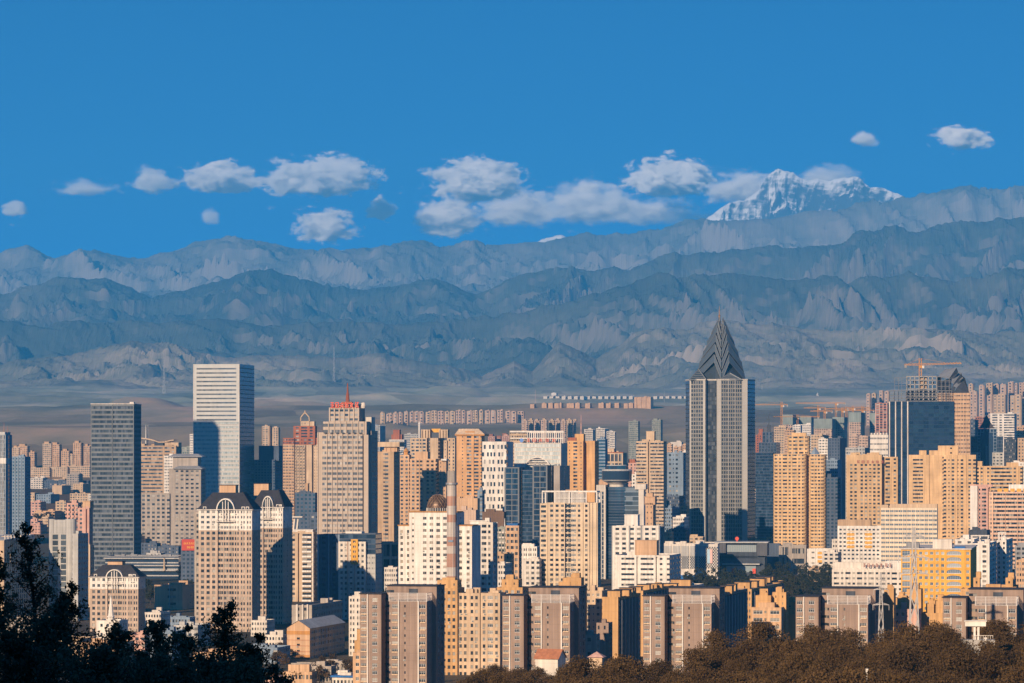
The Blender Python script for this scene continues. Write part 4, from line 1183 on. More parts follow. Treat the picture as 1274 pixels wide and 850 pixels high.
# ================================================================ tower with the round disc top
b = Block('disc_tower', 'blue glass tower crowned by a round dark disc restaurant', 'office tower', 742, 2650, zg=0, theta=8)
z1 = b.z(606, 20)
mass(b, 0, b.u(752.5), 2, 22, -3, b.z(604, 5), LG, F_='.g.', fh=3.6, glass=GLB)
mb = MB(); mb.box(-.3, b.u(753), 1.4, 22, b.z(612,5), b.z(603.5,5), 0); mb.build('white_head', [OW], b.root)
uc = b.u(770); r1 = 17.5/F*2650
mb = MB(); gl = MB()
seg = 30
for k in range(34):
    za = -3+k*(z1+3)/34; h = (z1+3)/34
    gl.lathe(uc, 12, [(r1, za+.5), (r1, za+h)], seg, 0, rnd.random()); mb.lathe(uc, 12, [(r1+.1, za), (r1+.1, za+.5)], seg, 0)
mb.poly([(uc+r1*math.cos(2*math.pi*i/seg), 12+r1*math.sin(2*math.pi*i/seg), z1) for i in range(seg)])
mb.build('bow_front', [SLATE_AND_SHADE], b.root); g2 = gl.build('windows', [GLB], b.root)
mass(b, uc, b.u(795), 2, 20, -3, z1, SLATE_AND_SHADE, F_='g', R_='g', fh=3.6, glass=GLG, spand=BG, rep=6)
mb = MB(); mb.box(b.u(794.5), b.u(801), 0, 14, -3, b.z(603, 30), 0); mb.box(b.u(790), b.u(803.5), -.3, 14.3, b.z(609,30), b.z(602.5,30), 0); mb.box(b.u(751), b.u(753.5), 0, 10, -3, z1-1, 0)
mb.build('white_fin', [OW], b.root)
uc2 = b.u(767.5, 12)
def rr_(px): return px/F*2660
mb = MB()
mb.lathe(uc2, 12, [(rr_(9), z1-2), (rr_(9.5), b.z(603,uc2,12)), (rr_(13), b.z(600.5,uc2,12))], 32, 1)
mb.build('neck', [DK, OW], b.root)
mb = MB()
mb.lathe(uc2, 12, [(rr_(13), b.z(600.5,uc2,12)), (rr_(17.5), b.z(598.5,uc2,12), 1), (rr_(18.4), b.z(597,uc2,12), 0), (rr_(18.8), b.z(586,uc2,12), 1), (rr_(18.4), b.z(584,uc2,12), 1), (rr_(13), b.z(583.8,uc2,12), 0), (rr_(13), b.z(579.5,uc2,12), 1), (rr_(12.6), b.z(578.5,uc2,12), 1), (.1, b.z(578.5,uc2,12), 1)], 40, 0)
mb.build('disc', [GLB, LG], b.root, smooth=False)

simple('narrow_tower', 'narrow orange tower with small square windows right of the disc tower', 803, 812.5, 816, 626, 2550, PE, F_='..w..', fh=4.2, wh=.3, zg=0, extra=[rbox(802, 815, 618.5, PE, 0, 8), rbox(806, 812, 614, PE, 1, 5)])
for (x0, x1, xs, yt, D, w_, lab, kk) in [  # shaded ones hold their shade in slate and blue-grey wall colour
  (816, 845, 851, 617, 3050, SLATE_AND_SHADE, 'dark shaded office block with flat roof right of the narrow orange tower', {}),
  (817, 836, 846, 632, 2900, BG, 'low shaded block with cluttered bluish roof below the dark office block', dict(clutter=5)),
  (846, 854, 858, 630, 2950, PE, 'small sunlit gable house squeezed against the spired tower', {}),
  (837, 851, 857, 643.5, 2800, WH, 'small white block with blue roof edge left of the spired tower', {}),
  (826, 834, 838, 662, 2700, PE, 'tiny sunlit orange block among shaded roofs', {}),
  (834, 853, 858, 658, 2780, SLATE_AND_SHADE, 'dark shaded low block right of the tiny orange one', dict(clutter=3))]:
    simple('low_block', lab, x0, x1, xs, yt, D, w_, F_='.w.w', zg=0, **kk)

# patterned market facade and dark museum podium
b = Block('market_hall', 'long low hall with chequered grey panels and a tall poster, left of the spired tower', 'building', 822, 2650, zg=0, theta=6)
W_ = b.u(893); zt = b.z(677, W_)
mass(b, 0, W_, 0, 30, -2, zt, OW, F_='......', fh=8, clutter=9)
mb = MB(); pm = MB()
for i in range(5):
    xa_ = b.u(826+10.9*i); xb_ = b.u(835+10.9*i)
    mb.box(xa_, xb_, -.5, -.003, zt-19, zt-1.5, 0)
    for r0 in range(9):
        for c_ in range(7):
            if (r0+c_) % 2: continue
            cw = (xb_-xa_)/7; z = zt-19+r0*1.05
            pm.box(xa_+c_*cw, xa_+(c_+1)*cw, -.62, -.503, z, z+1.05, 0)
for r0 in range(14):
    for c_ in range(10):
        if (r0+c_) % 2: continue
        xa_, xb_ = b.u(878), b.u(893); cw = (xb_-xa_)/10; z = zt-19+r0*1.2
        pm.box(xa_+c_*cw, xa_+(c_+1)*cw, -.12, -.003, z, z+1.2, 0)
mb.build('panels', [wm('lightgrey')], b.root); pm.build('chequer_pattern', [DK], b.root)
mb = MB()
xa_, xb_ = b.u(880), b.u(886.5); z0_, z1_ = b.z(701, W_), b.z(683.5, W_)
mb.box(xa_, (xa_+xb_)/2, -.9, -.65, z0_, z1_, 0); mb.box((xa_+xb_)/2, xb_, -.9, -.65, z0_, z1_, 1)
mb.build('poster', [plain_mat('poster_blue', (0.35,0.52,0.66)), plain_mat('poster_pink', (0.66,0.42,0.38))], b.root)
mb = MB(); mb.box(0.5, W_-8, -1.4, -.6, 0, 3.2, 0); mb.build('shop_awning', [BLR], b.root)
b = Block('museum', 'dark museum with glazed recess and red roof emblem, below the spired tower', 'building', 889, 2700, zg=0, theta=7)
W_ = b.u(954.5); zt = b.z(674.5, W_)
DG = wm('grey'); DGd = wall_mat('wall_darkstone', (0.10,0.10,0.11))
mb = MB()
t0, t1, t2 = b.u(903), b.u(942), W_
mb.box(0, t0, 0, 30, zt-11, zt-.8, 0); mb.box(t1, W_, 0, 30, zt-11, zt-.8, 0); mb.box(t0, t1, 3, 30, zt-13, zt-.8, 1)
mb.box(-.8, W_+.8, -.8, 31, zt-.8, zt, 2)
mb.box(2, W_-2, 3, 28, -2, zt-11, 1)
mb.quad((4, -.5, zt-17), (W_-4, -.5, zt-17), (W_-8, 2.9, zt-13), (8, 2.9, zt-13), 1)
mb.box(6, W_-6, -.5, 3, zt-18, zt-17, 2)
mb.build('body', [DGd, DK, LG], b.root)
mb = MB(); mb.box(t0+1, t1-1, 2.6, 2.98, zt-8, zt-2.5, 0); mb.box(9, W_-9, 2.4, 2.98, zt-24, zt-19, 0)
for i in range(14):
    x = t0+1+(t1-t0-2)*i/13; mb.box(x-.12, x+.12, 2.4, 2.59, zt-8, zt-2.5, 1)
mb.build('glazed_front', [GLS, METAL], b.root)
mb = MB(); uc = b.u(917, 10); zc = zt+2.4
mb.poly([(uc+1.5*math.cos(2*math.pi*i/18), 9, zc+1.5*math.sin(2*math.pi*i/18)) for i in range(18)][::-1]); mb.poly([(uc+1.5*math.cos(2*math.pi*i/18), 9.8, zc+1.5*math.sin(2*math.pi*i/18)) for i in range(18)])
mb.box(uc-.4, uc+.4, 9.1, 9.7, zt, zc, 0); mb.build('red_emblem', [REDM], b.root)
mb = MB(); mb.box(b.u(910), b.u(914), 1.6, 2.3, zt-25, zt-21, 0); mb.box(b.u(936), b.u(940), 1.6, 2.3, zt-25, zt-21, 0); mb.build('red_doors', [REDM], b.root)
b = Block('stone_hall', 'stone-faced hall with tall slot windows right of the dark museum', 'building', 954, 2760, zg=0, theta=6)
mass(b, 0, b.u(970), 5, 30, -2, b.z(677,5), SLATE_AND_SHADE, F_='....', fh=8)
mass(b, b.u(969), b.u(1003), 0, 26, -2, b.z(679,20), ST, F_='..V.V....XX..', fh=9, rec=.6, clutter=4)

# ================================================================ white-yellow block, banded office
b = Block('office_block', 'white block with two pairs of yellow window bays, left of the banded white office', 'office building', 1035, 2680, zg=0, theta=9)
uA, uB, uC = b.u(1042), b.u(1096), b.u(1004)
mass(b, 0, uA+.3, 0, 16, -3, b.z(671, 2), OW, F_='.w.w.', fh=3.25)
wins = []
mass(b, uA, uB, .4, 18, -3, b.z(654.5, uB), WH, F_='.w.w.w.w.w.w.w.w.w.w.', fh=3.25, wh=.42, sill=.35, accent={5: YE, 7: YE, 13: YE, 15: YE} if False else None, cap=1.5)
mass(b, uA, b.u(1083), 1.4, 16, b.z(654.5, 5), b.z(647, uB), TAN, F_='.....', name='roof_storey')
mass(b, uC, -.01, 1, 16, -3, b.z(683, 0), WH, F_='..w..w..ww', fh=4, wh=.3)
for (xa_, xb_, yt_, yb_, v) in ((1053.5, 1063, 661, 682, .4), (1076, 1085, 661, 682, .4), (1017, 1025, 687, 700, 1), (1026, 1034, 687, 700, 1)):
    mb = MB(); ua, ub = b.u(xa_), b.u(xb_); za, zb_ = b.z(yb_, ua), b.z(yt_, ua)
    n = int((zb_-za)/3.25)+1
    for k in range(n):
        z = za+k*3.25
        mb.box(ua, ub, v-.25, v-.004, z, min(z+1.9, zb_), 0)
    mb.build('yellow_bays', [YE], b.root)
b = Block('banded_office', 'white office with continuous window bands, beside the white-and-yellow block', 'office building', 1096, 2600, zg=0, theta=9)
uB = b.u(1166)
GLW = glass_mat('band_glass', (0.06,0.09,0.13), (0.30,0.33,0.36), .3, .2)
mass(b, 0, uB, 0, 18, -3, b.z(632, uB), wall_mat('wall_warmwhite', (0.70,0.58,0.44)), F_='.X-X.', R_='..w..w..', fh=3.5, wh=.42, sill=.34, glass=GLW, rec=.35, cap=1)
mass(b, 0, b.u(1105), 1, 14, b.z(632,5), b.z(628.5,5), CR, F_='.....', name='roof_storey'); mass(b, b.u(1107), uB, 1.5, 14, b.z(632,uB), b.z(627.5,uB), CR, F_='.......', name='roof_storey')

# low white block with roof letters, yellow building, white-blue blocks at the right
b, g_ = simple('long_block', 'long low grey-white block with red roof lettering, left of the yellow building', 1035, 1121.5, 1123, 709, 2010, OW, F_='.W.w', fh=3.1, wh=.4, zg=0, rep=7, clutter=3, spand=ST)
mass(b, 0, b.u(1100), 4, 12, g_[5]-1, b.z(700, 20, 4), OW, F_='.....', name='roof_storey')
mass(b, b.u(1100), b.u(1122), 3, 14, g_[5]-1, b.z(698, 20, 4), WH, F_='.....', name='roof_storey')
sign_letters(b, [1074+5.2*i for i in range(5)]+[1101, 1106], 701, 705.5, 3.4, 1.0, [plain_mat('old_red_letters', (0.30,0.11,0.08))], name='roof_letters')
b = Block('yellow_building', 'bright yellow hotel with arched bay windows, behind the right pylon', 'hotel', 1121, 1800, zg=0, theta=10)
uB = b.u(1207.5); dep = max(10, b.v(1215, uB)); zt = b.z(684, uB)
wins = []
mass(b, 0, uB, 0, dep, -3, zt, YE, F_='-V-.w.w.w.w.w.w.X..w-', R_='.......', fh=3.2, wh=.48, sill=.3, wins=wins, cap=.5, rec=.3)
w2 = []
put_windows(b.root, [w for w in wins if w[4] != 'X'], gm=glass_mat('window_glass_blue', (0.05,0.08,0.12), (0.42,0.45,0.48), .35))
ax = [w for w in wins if w[4] == 'X']
for (p, w, h, a, ch) in ax:   # arched bays
    mb = MB(); r0 = w/2
    mb.box(-r0, r0, -.5, 0.0, -.12*h, .05, 0)
    pts = [(r0*math.cos(t), h*.55+h*.75*math.sin(t)) for t in np.linspace(0, math.pi, 9)]
    outer = [(r0*1.06*math.cos(t), h*.6+h*.9*math.sin(t)) for t in np.linspace(0, math.pi, 9)]
    for i in range(8):
        mb.quad((outer[i+1][0],-.4,outer[i+1][1]), (outer[i][0],-.4,outer[i][1]), (pts[i][0],-.4,pts[i][1]), (pts[i+1][0],-.4,pts[i+1][1]), 1)
        mb.quad((outer[i+1][0],0.2,outer[i+1][1]), (outer[i][0],0.2,outer[i][1]), (outer[i][0],-.4,outer[i][1]), (outer[i+1][0],-.4,outer[i+1][1]), 1)
    mb.poly([(-r0,-.35,0),(r0,-.35,0)]+[(q[0],-.35,q[1]) for q in pts], 2)
    for i in range(1, 7):
        x = -r0+w*i/7; mb.box(x-.06, x+.06, -.42, -.352, 0, h*(.6+.6*(1-abs(i-3.5)/3.5)), 0)
    o = mb.build('bay_window', [FRAME, YE, glass_mat('window_glass_blue', (0.05,0.08,0.12), (0.42,0.45,0.48), .35)], b.root)
    o.location = p
mb = MB(); mb.box(-.5, uB+.5, -.6, dep+.5, zt, zt+.6, 0); mb.build('cornice', [OW], b.root)
mb = MB(); mb.box(b.u(1160), b.u(1184), 3, 10, zt-.5, b.z(671,15,3), 0); mb.box(b.u(1127), b.u(1143), 3, 10, zt-.5, b.z(675,5,3), 1); mb.box(b.u(1187), b.u(1200), 4, 10, zt-.5, b.z(680,15,3), 2); mb.build('roof_boxes', [OW, GY, BLR], b.root)
for (x0, x1, xs, yt, D, lab, kk) in [
  (1188, 1212, 1218, 671, 2100, 'white flat-roofed block behind the yellow hotel, low cluttered roof', dict(clutter=4)),
  (1206, 1231, 1245, 676, 2000, 'white and blue-shaded block with open roof frames right of the yellow hotel', dict(clutter=3)),
  (1240, 1252, 1263, 672, 2060, 'tall white block with deep blue shaded side right of the open roof frames', dict(clutter=3))]:
    b, g_ = simple('white_block', lab, x0, x1, xs, yt, D, WH, F_='.w..w.', R_='.w.W.w', fh=3.0, zg=0, **kk)
    if x0 > 1200:
        mb = MB(); z = g_[5]; u0, u1 = g_[0], g_[1]
        for uu in (u0+1, (u0+u1)/2, u1-1):
            for vv in (2, 8): mb.box(uu-.25, uu+.25, vv, vv+.5, z-.5, z+4, 0)
        for vv in (2, 8): mb.box(u0+.6, u1-.6, vv-.1, vv+.6, z+4, z+4.6, 0)
        mb.build('roof_frame', [WH], b.root)
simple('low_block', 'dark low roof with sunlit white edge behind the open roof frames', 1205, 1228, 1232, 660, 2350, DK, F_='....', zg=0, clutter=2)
simple('low_block', 'cream low block at the right edge, right of the blue-shaded blocks', 1264, 1290, 1292, 697, 1950, PE, F_='.w.w', zg=0, clutter=2)
simple('low_block', 'grey framed low block at the right edge above the cream one', 1263, 1290, 1292, 679, 2200, GY, F_='.W', zg=0, clutter=3)
def Dfor(x, y, h):
    for D in range(1400, 12000, 25):
        if gz((x-PX)/F*D, D)+h > E-(y-PY)/F*D: return D
    return 6000
# ================================================================ left skyline
b = Block('office_tower', 'white glazed tower standing at the far left edge, blocky white collar halfway up', 'office tower', -14, 3000, zg=0, theta=9)
pxm = lambda b, *a, **k: pxmass(b, *a, **k)
pxm(b, -14, 7, 15, 541, wm('bluegrey'), F_='|g|g|', pier=WH, glass=GLG, R_='...g...', fh=3.6)
pxm(b, -12, 6.2, 0, 537.5, LG, v0=3, depth=16, F_='......', yb=542, name='roof_storey')
mb = MB(); mb.box(b.u(-14)-.5, b.u(7)+.5, -1, 10, b.z(577, 30), b.z(570, 30), 0); mb.build('collar', [WH], b.root)
mb = MB(); u = b.u(5, 8); mb.bar((u,8,b.z(541,u,8)),(u,8,b.z(526,u,8)),.5,0,.2); mb.bar((u+3,8,b.z(541,u,8)),(u+3,8,b.z(530,u,8)),.4,0,.2); mb.build('antenna', [RB], b.root)
simple('office_tower', 'blue-shaded slab block leaning against the white tower at the left edge', 15, 31, 38, 568, 3080, BG, F_='.w.|', R_='.w', zg=0, glass=GLB, clutter=3)
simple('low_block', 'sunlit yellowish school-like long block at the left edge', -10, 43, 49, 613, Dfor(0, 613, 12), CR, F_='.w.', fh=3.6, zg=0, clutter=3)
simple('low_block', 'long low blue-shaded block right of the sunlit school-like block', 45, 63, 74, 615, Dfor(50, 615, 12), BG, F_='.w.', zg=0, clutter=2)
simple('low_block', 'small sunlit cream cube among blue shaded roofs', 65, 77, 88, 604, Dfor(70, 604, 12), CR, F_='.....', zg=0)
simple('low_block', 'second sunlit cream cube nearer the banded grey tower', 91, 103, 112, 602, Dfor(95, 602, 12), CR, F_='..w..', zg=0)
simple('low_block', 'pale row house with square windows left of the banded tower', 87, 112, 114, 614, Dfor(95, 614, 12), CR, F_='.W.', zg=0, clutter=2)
simple('low_block', 'long blue-shaded hall roof behind the two cream cubes', 37, 110, 112, 598, Dfor(60, 598, 12), SLATE_AND_SHADE, F_='.w', zg=0, clutter=5)
simple('pink_block', 'pink balcony block standing left of the banded grey tower', 83, 97, 101, 626, 2500, PK, F_='..nB', zg=0)
simple('pink_block', 'taller pink block with a single dark stripe next to the banded grey tower', 97, 111, 113, 632, 2450, PK, F_='.w..#.', zg=0, extra=[rbox(103, 112, 624, PE, 2, 8)])
far_left = [(15,24,27,557,'w'),(22,34,37,555,'w'),(36,43,46,563,'.'),(53,64,66,552,'W'),(63,74,77,553,'w'),(76,86,90,561,'.'),(86,91,93,565,'.'),(91,101,104,551,'w'),(104,112,116,555,'W')]
ordn = ['leftmost','second','third','fourth','fifth','sixth','seventh','eighth','ninth','tenth','eleventh','twelfth','thirteenth','fourteenth','fifteenth','sixteenth','seventeenth','eighteenth','nineteenth','twentieth','twenty-first','twenty-second','twenty-third','twenty-fourth','twenty-fifth','twenty-sixth','twenty-seventh','twenty-eighth','twenty-ninth','thirtieth']
def ordl(i): return 'leftmost' if i == 0 else ordn[i]+' from left'
for i, (x0, x1, xs, yt, p) in enumerate(far_left):
    simple('apartment_tower', ordl(i)+' of the sunlit cream tower blocks far behind the banded grey tower', x0, x1, xs, yt, Dfor(x0, 580, 4), wm('peach') if i % 3 else CR, group='cream tower blocks left of the banded tower', F_='.'+(p if p != '.' else 'w'), extra=[rbox(x0+2, x1-3, yt-2.2, PE, 3, 8)])
for i, (x0, x1, xs, yt) in enumerate([(38,62,64,582),(58,84,86,581),(84,112,114,580)]):
    simple('row_house', ordl(i)+' of the long pale row houses below the cream tower blocks', x0, x1, xs, yt, Dfor(x0, 582, 10)-90, CR, F_='.w', group='pale row houses', clutter=3)
# low houses in the left basin
LOW = [(0,24,28,642,2700,CR,'flat cream row house at the left edge above the grey slab'),(24,35,43,642,2710,OW,'white end of the row house beside the trees'),(7,28,30,634,2850,PE,'peach flat-roofed house behind the cream row house'),
 (42,57,60,637,2800,PE,'peach house among dark trees left of the pink blocks'),(36,50,54,653,2550,PK,'low pinkish house just above the tip of the dark tree'),(52,60,62,643,2600,CR,'small cream house left of the round-cornered tower'),
 (9,21,25,650,2500,BG,'small blue-shaded house above the grey slab'),(74,84,86,634,2700,OW,'small white house against the pink balcony block'),(-6,9,12,654,2450,DK,'dark house with sunlit orange edge at the left edge'),
 (168,186,193,634,2900,WH,'white low shed with shaded side right of the banded tower'),(198,240,243,632,3000,PE,'long peach row with red-brown windows left of the glass tower'),(196,208,210,643,2850,wm('cream'),'cream house, left one of three under the long peach row'),
 (210,227,228,642,2860,wm('cream'),'cream house, middle one of three under the long peach row'),(228,239,241,643,2850,wm('cream'),'cream house, right one of three under the long peach row'),(197,217,220,664,2600,PE,'peach house with three window rows in the shaded yard'),
 (226,239,241,663,2560,PE,'orange house left of the tower foot above the red billboard'),(167,173,176,667,2600,CR,'tiny cream house at the right foot of the banded tower'),(168,195,200,676,2700,SLATE_AND_SHADE,'dark shaded shed roofs right of the banded tower'),
 (196,222,226,680,2620,SLATE_AND_SHADE,'second dark shaded shed beside the billboard building'),(172,205,210,652,2900,BG,'blue-grey shaded shed behind the peach house'),(168,240,241,626,3150,CR,'very long cream terrace below the stone block'),
 (182,200,206,688,2640,LG,'pale rooftop cabins above the dark podium')]
for (x0, x1, xs, yt, D, w_, lab) in LOW:
    simple('low_house', lab, x0, x1, xs, yt, Dfor(x0, yt, 11), w_, F_='.w.' if (x1-x0) > 14 else '.w.w.', depth=rnd.uniform(12, 22), clutter=3, fh=3.1, para=.4)

# banded grey tower
GB2 = wall_mat('wall_bandgrey', (0.17,0.185,0.20), .12, .12)
b = Block('banded_tower', 'dark grey glass tower with close horizontal bands and flat top, at left', 'office tower', 113, 2830, zg=0, theta=3)
uB = b.u(166.5); zt = b.z(503, uB)
GLD = glass_mat('curtain_glass_dark', (0.015,0.022,0.03), (0.12,0.14,0.17), .3, .2, .5)
mass(b, 0, uB, 0, 38, -3, zt, GB2, F_='-XX|XX-', R_='.X.X.', fh=3.9, wh=.58, sill=.3, glass=GLD, pier=GB2, cap=1.2, clutter=3, rec=.5)
mb = MB(); mb.box(b.u(160), b.u(165), 5, 12, zt-1, zt+2.0, 0); mb.box(-.3, uB+.3, -.3, 38.3, zt, zt+.6, 0); mb.build('parapet', [OW], b.root)

# silver glass tower
b = Block('glass_tower', 'tall silver glass tower with white bands and dark right side, highest at left', 'office tower', 240.5, 3700, zg=0, theta=10)
SIL = wall_mat('wall_silver', (0.47,0.47,0.455), .06, .06, .5)
uB = b.u(298); dep = b.v(316, uB); zt = b.z(453, uB)
DKS = wall_mat('wall_panelshade', (0.085,0.085,0.10), .1, .1)  # panel colour also holds the shade of the right side
nf_split = zt-62
GLS2 = glass_mat('tower_silver_glass', (0.16,0.20,0.22), (0.40,0.43,0.44), .25, .3, .6, .1)
mass(b, 0, uB, 0, dep, -3, nf_split, SIL, F_='-XXXXXXX-', R_='gggg', L_='gggg', fh=4.6, wh=.56, sill=.24, glass=GLS2, spand=DKS, cap=0, rec=.35, para=0, name='wall')
mass(b, 0, uB, 0, dep, nf_split, zt, SIL, F_='.-XXX-.', R_='gggg', L_='gggg', fh=4.6, wh=.36, sill=.2, glass=glass_mat('band_dark', (.07,.08,.09), (.2,.2,.2), .3), spand=DKS, cap=2.2, rec=.35, name='upper_wall')
mb = MB()
for k in range(int((nf_split+3)/4.6)+1):
    z = -3+k*4.6; mb.box(0, uB, -.25, -.004, z, z+.5, 0)
for q in (.0, .985): mb.box(uB*q, uB*q+.6, -.4, -.004, -3, zt, 1)
mb.build('floor_bands', [OW, WH], b.root)
# cladding of the right side, its shade put into the dark colours
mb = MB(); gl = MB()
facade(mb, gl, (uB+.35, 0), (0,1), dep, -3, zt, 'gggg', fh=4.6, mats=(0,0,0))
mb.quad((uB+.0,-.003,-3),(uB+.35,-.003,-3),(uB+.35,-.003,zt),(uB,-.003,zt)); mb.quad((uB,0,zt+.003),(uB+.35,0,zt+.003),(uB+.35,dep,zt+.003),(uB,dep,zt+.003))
mb.build('side_shade_cladding', [DKS], b.root); g2 = gl.build('side_windows', [glass_mat('side_shade_glass', (.03,.035,.05), (.16,.16,.18), .3, .25)], b.root); g2['kind'] = 'stuff'
# unseen tower added left of the frame to shade the glass tower's foot
kd = 520.0; sx, sy = -math.sin(SUN_AZ), -math.cos(SUN_AZ)
tip = P(270, 530, 3690)
cx_, cy_ = tip.x+sx*kd, tip.y+sy*kd
hz_ = tip.z + kd*math.tan(SUN_EL)
b = Block('office_tower', 'unseen tower added outside the left edge to shade the silver glass tower', 'office tower', 0, 3000, zg=0, theta=10, loc=(cx_-62, cy_+8))
mass(b, 0, 62, 0, 26, -3, hz_, SLATE_AND_SHADE, F_='.w', fh=3.8, rep=4)

b, g_ = simple('hotel_block', 'tan office block with a wavy rooftop canopy between the two glass towers', 172, 219, 226, 554.5, 4000, TAN, F_='-XX.W.w.', R_='..w..', fh=4.2, wh=.4, zg=0, extra=[rbox(192, 203, 550, DK, 4, 12), rbox(205, 222, 551, CR, 4, 12), rbox(172.5, 180, 552.5, CR, 4, 8), mast(181.5, 555, 529, v=8, w=1.4), mast(184, 555, 529, v=12, w=1.2)])
mb = MB(); pts = [(172.5,544.5),(178,544.8),(186,546),(192,547.5),(197,549.5),(204,549.5),(212,547.5),(216,547)]
for p, q in zip(pts[:-1], pts[1:]):
    for v in (3,):
        ua, ub = b.u(p[0],v), b.u(q[0],v); za, zb_ = b.z(p[1],ua,v), b.z(q[1],ub,v)
        mb.quad((ua,v,za),(ub,v,zb_),(ub,v+18,zb_),(ua,v+18,za)); mb.quad((ua,v,za-1.3),(ub,v,zb_-1.3),(ub,v,zb_),(ua,v,za)); mb.quad((ua,v+18,za-1.3),(ub,v+18,zb_-1.3),(ub,v,zb_-1.3),(ua,v,za-1.3))
for x in (176, 193, 206, 214):
    u = b.u(x, 6); mb.bar((u,6,g_[5]-1),(u,6,b.z(547.5,u,6)-1),.8)
mb.build('wavy_canopy', [CR], b.root)
simple('apartment_tower', 'white stepped tower in front of the right side of the wavy-roofed block', 204, 216, 218, 567, 3500, WH, F_='.w.w', zg=0)
simple('apartment_tower', 'slim white tower touching the left side of the silver glass tower', 236, 244, 246, 540, 4300, WH, F_='.w.w', zg=0)
simple('apartment_tower', 'pair of distant low houses between stone block and glass tower', 226, 240, 241, 556, 4700, GT, F_='.w', zg=0, clutter=2)
b = Block('stone_block', 'grey stone block with Chinese style eaves left of the silver glass tower', 'office building', 210, 3350, zg=0, theta=8)
pxm(b, 210, 250, 0, 583, ST, F_='...w.w.w.w.w.', fh=4.2, wh=.42, depth=20)
pxm(b, 215, 246, 0, 568, ST, v0=5, depth=14, F_='......', yb=583, name='upper_wall')
pxm(b, 168, 211, 0, 614, ST, F_='.w', fh=4.2, depth=22, v0=-2, rep=5)
mb = MB()
for (x0, x1, y, v, ov) in ((213, 249, 567.5, 5, 2.6), (218, 250, 582.5, 0, 1.8)):
    u0, u1 = b.u(x0,v), b.u(x1,v); z = b.z(y, u1, v)
    mb.prism([(u0-ov,v-ov),(u1+ov,v-ov),(u1+ov,v+14+ov),(u0-ov,v+14+ov)], z-1.0, z-.4, 0)
    a, c_ = [(u0-ov,v-ov),(u1+ov,v-ov),(u1+ov,v+14+ov),(u0-ov,v+14+ov)], [(u0+3,v+3),(u1-3,v+3),(u1-3,v+11),(u0+3,v+11)]
    for i in range(4):
        j = (i+1)%4; mb.quad((*a[i],z-.4),(*a[j],z-.4),(*c_[j],z+2.2),(*c_[i],z+2.2),0)
    mb.poly([(*p,z+2.2) for p in c_],0)
mb.build('eaves', [GY], b.root)
simple('apartment_tower', 'dark shaded twin-winged block right of the silver glass tower', 316, 342, 368, 572, 3760, SLATE_AND_SHADE, F_='.w', R_='.w', zg=0, extra=[rbox(322, 347, 555, SLATE_AND_SHADE, 4, 20)], clutter=2, glass=GLB)  # shade painted in: slate walls and dark blue glass stand in for it
simple('apartment_tower', 'tall tan residential tower rising behind the dark twin-winged block', 325.5, 336, 338, 530, 4800, CR, F_='.w.w.#', zg=0)
simple('apartment_tower', 'right half of the tan residential pair behind the dark block', 338, 346.5, 347.5, 532, 4790, CR, F_='#.w.w.', zg=0)
simple('low_block', 'dark blue low block with small sunlit hut on top, left of the red-lettered tower', 367, 392, 396, 613, 2700, SLATE_AND_SHADE, F_='.w', zg=0, clutter=3, glass=GLB, extra=[rbox(380, 383, 602, PE, 3, 4)])
simple('low_block', 'narrow shaded block right of the cream-and-brown slab, under the red-lettered tower', 385, 396, 398, 640, 2500, SLATE_AND_SHADE, F_='.w', zg=0)

# brick-red stepped tower with an open pinnacle
b = Block('brick_tower', 'brick-red and tan stepped tower with an open pointed gable on top', 'residential tower', 352, 3500, zg=0, theta=11)
pxm(b, 352, 366, 368, 545, BR, F_='.W.W.', yb=553, name='upper_wall'); pxm(b, 352, 366, 368, 553, PE, F_='.W.W.')
pxm(b, 364, 392, 397, 545, BR, v0=2, F_='.W.n.w.W.', yb=553.5, name='upper_wall'); pxm(b, 366, 380, 393, 553.5, CR, v0=2, F_='.W.B.')
pxm(b, 381, 388, 394, 553.5, CR, v0=1, F_='....', R_='.....'); pxm(b, 390, 396, 0, 545, BR, v0=4, F_='.n.', depth=14, yb=553, name='upper_wall'); pxm(b, 390, 396, 0, 553, CR, v0=4, F_='.n.', depth=14)
pxm(b, 365, 392, 394, 530, BR, v0=6, F_='.w.W.w.', yb=545, name='upper_wall')
pxm(b, 374, 385, 0, 524, CR, v0=8, depth=8, F_='.n.', yb=530, name='roof_storey'); pxm(b, 385, 391, 0, 524.5, CR, v0=9, depth=6, F_='...', yb=530, name='roof_storey')
mb = MB(); f_ = lambda x, y: (b.u(x, 8), 8, b.z(y, b.u(x, 8), 8))
for p, q in (((374,524),(374.5,519)),((374.5,519),(379.5,513)),((379.5,513),(384.5,519)),((384.5,519),(385,524)),((379.5,515),(379.5,511))): mb.bar(f_(*p), f_(*q), 1.1)
mb.build('pinnacle', [CR], b.root)

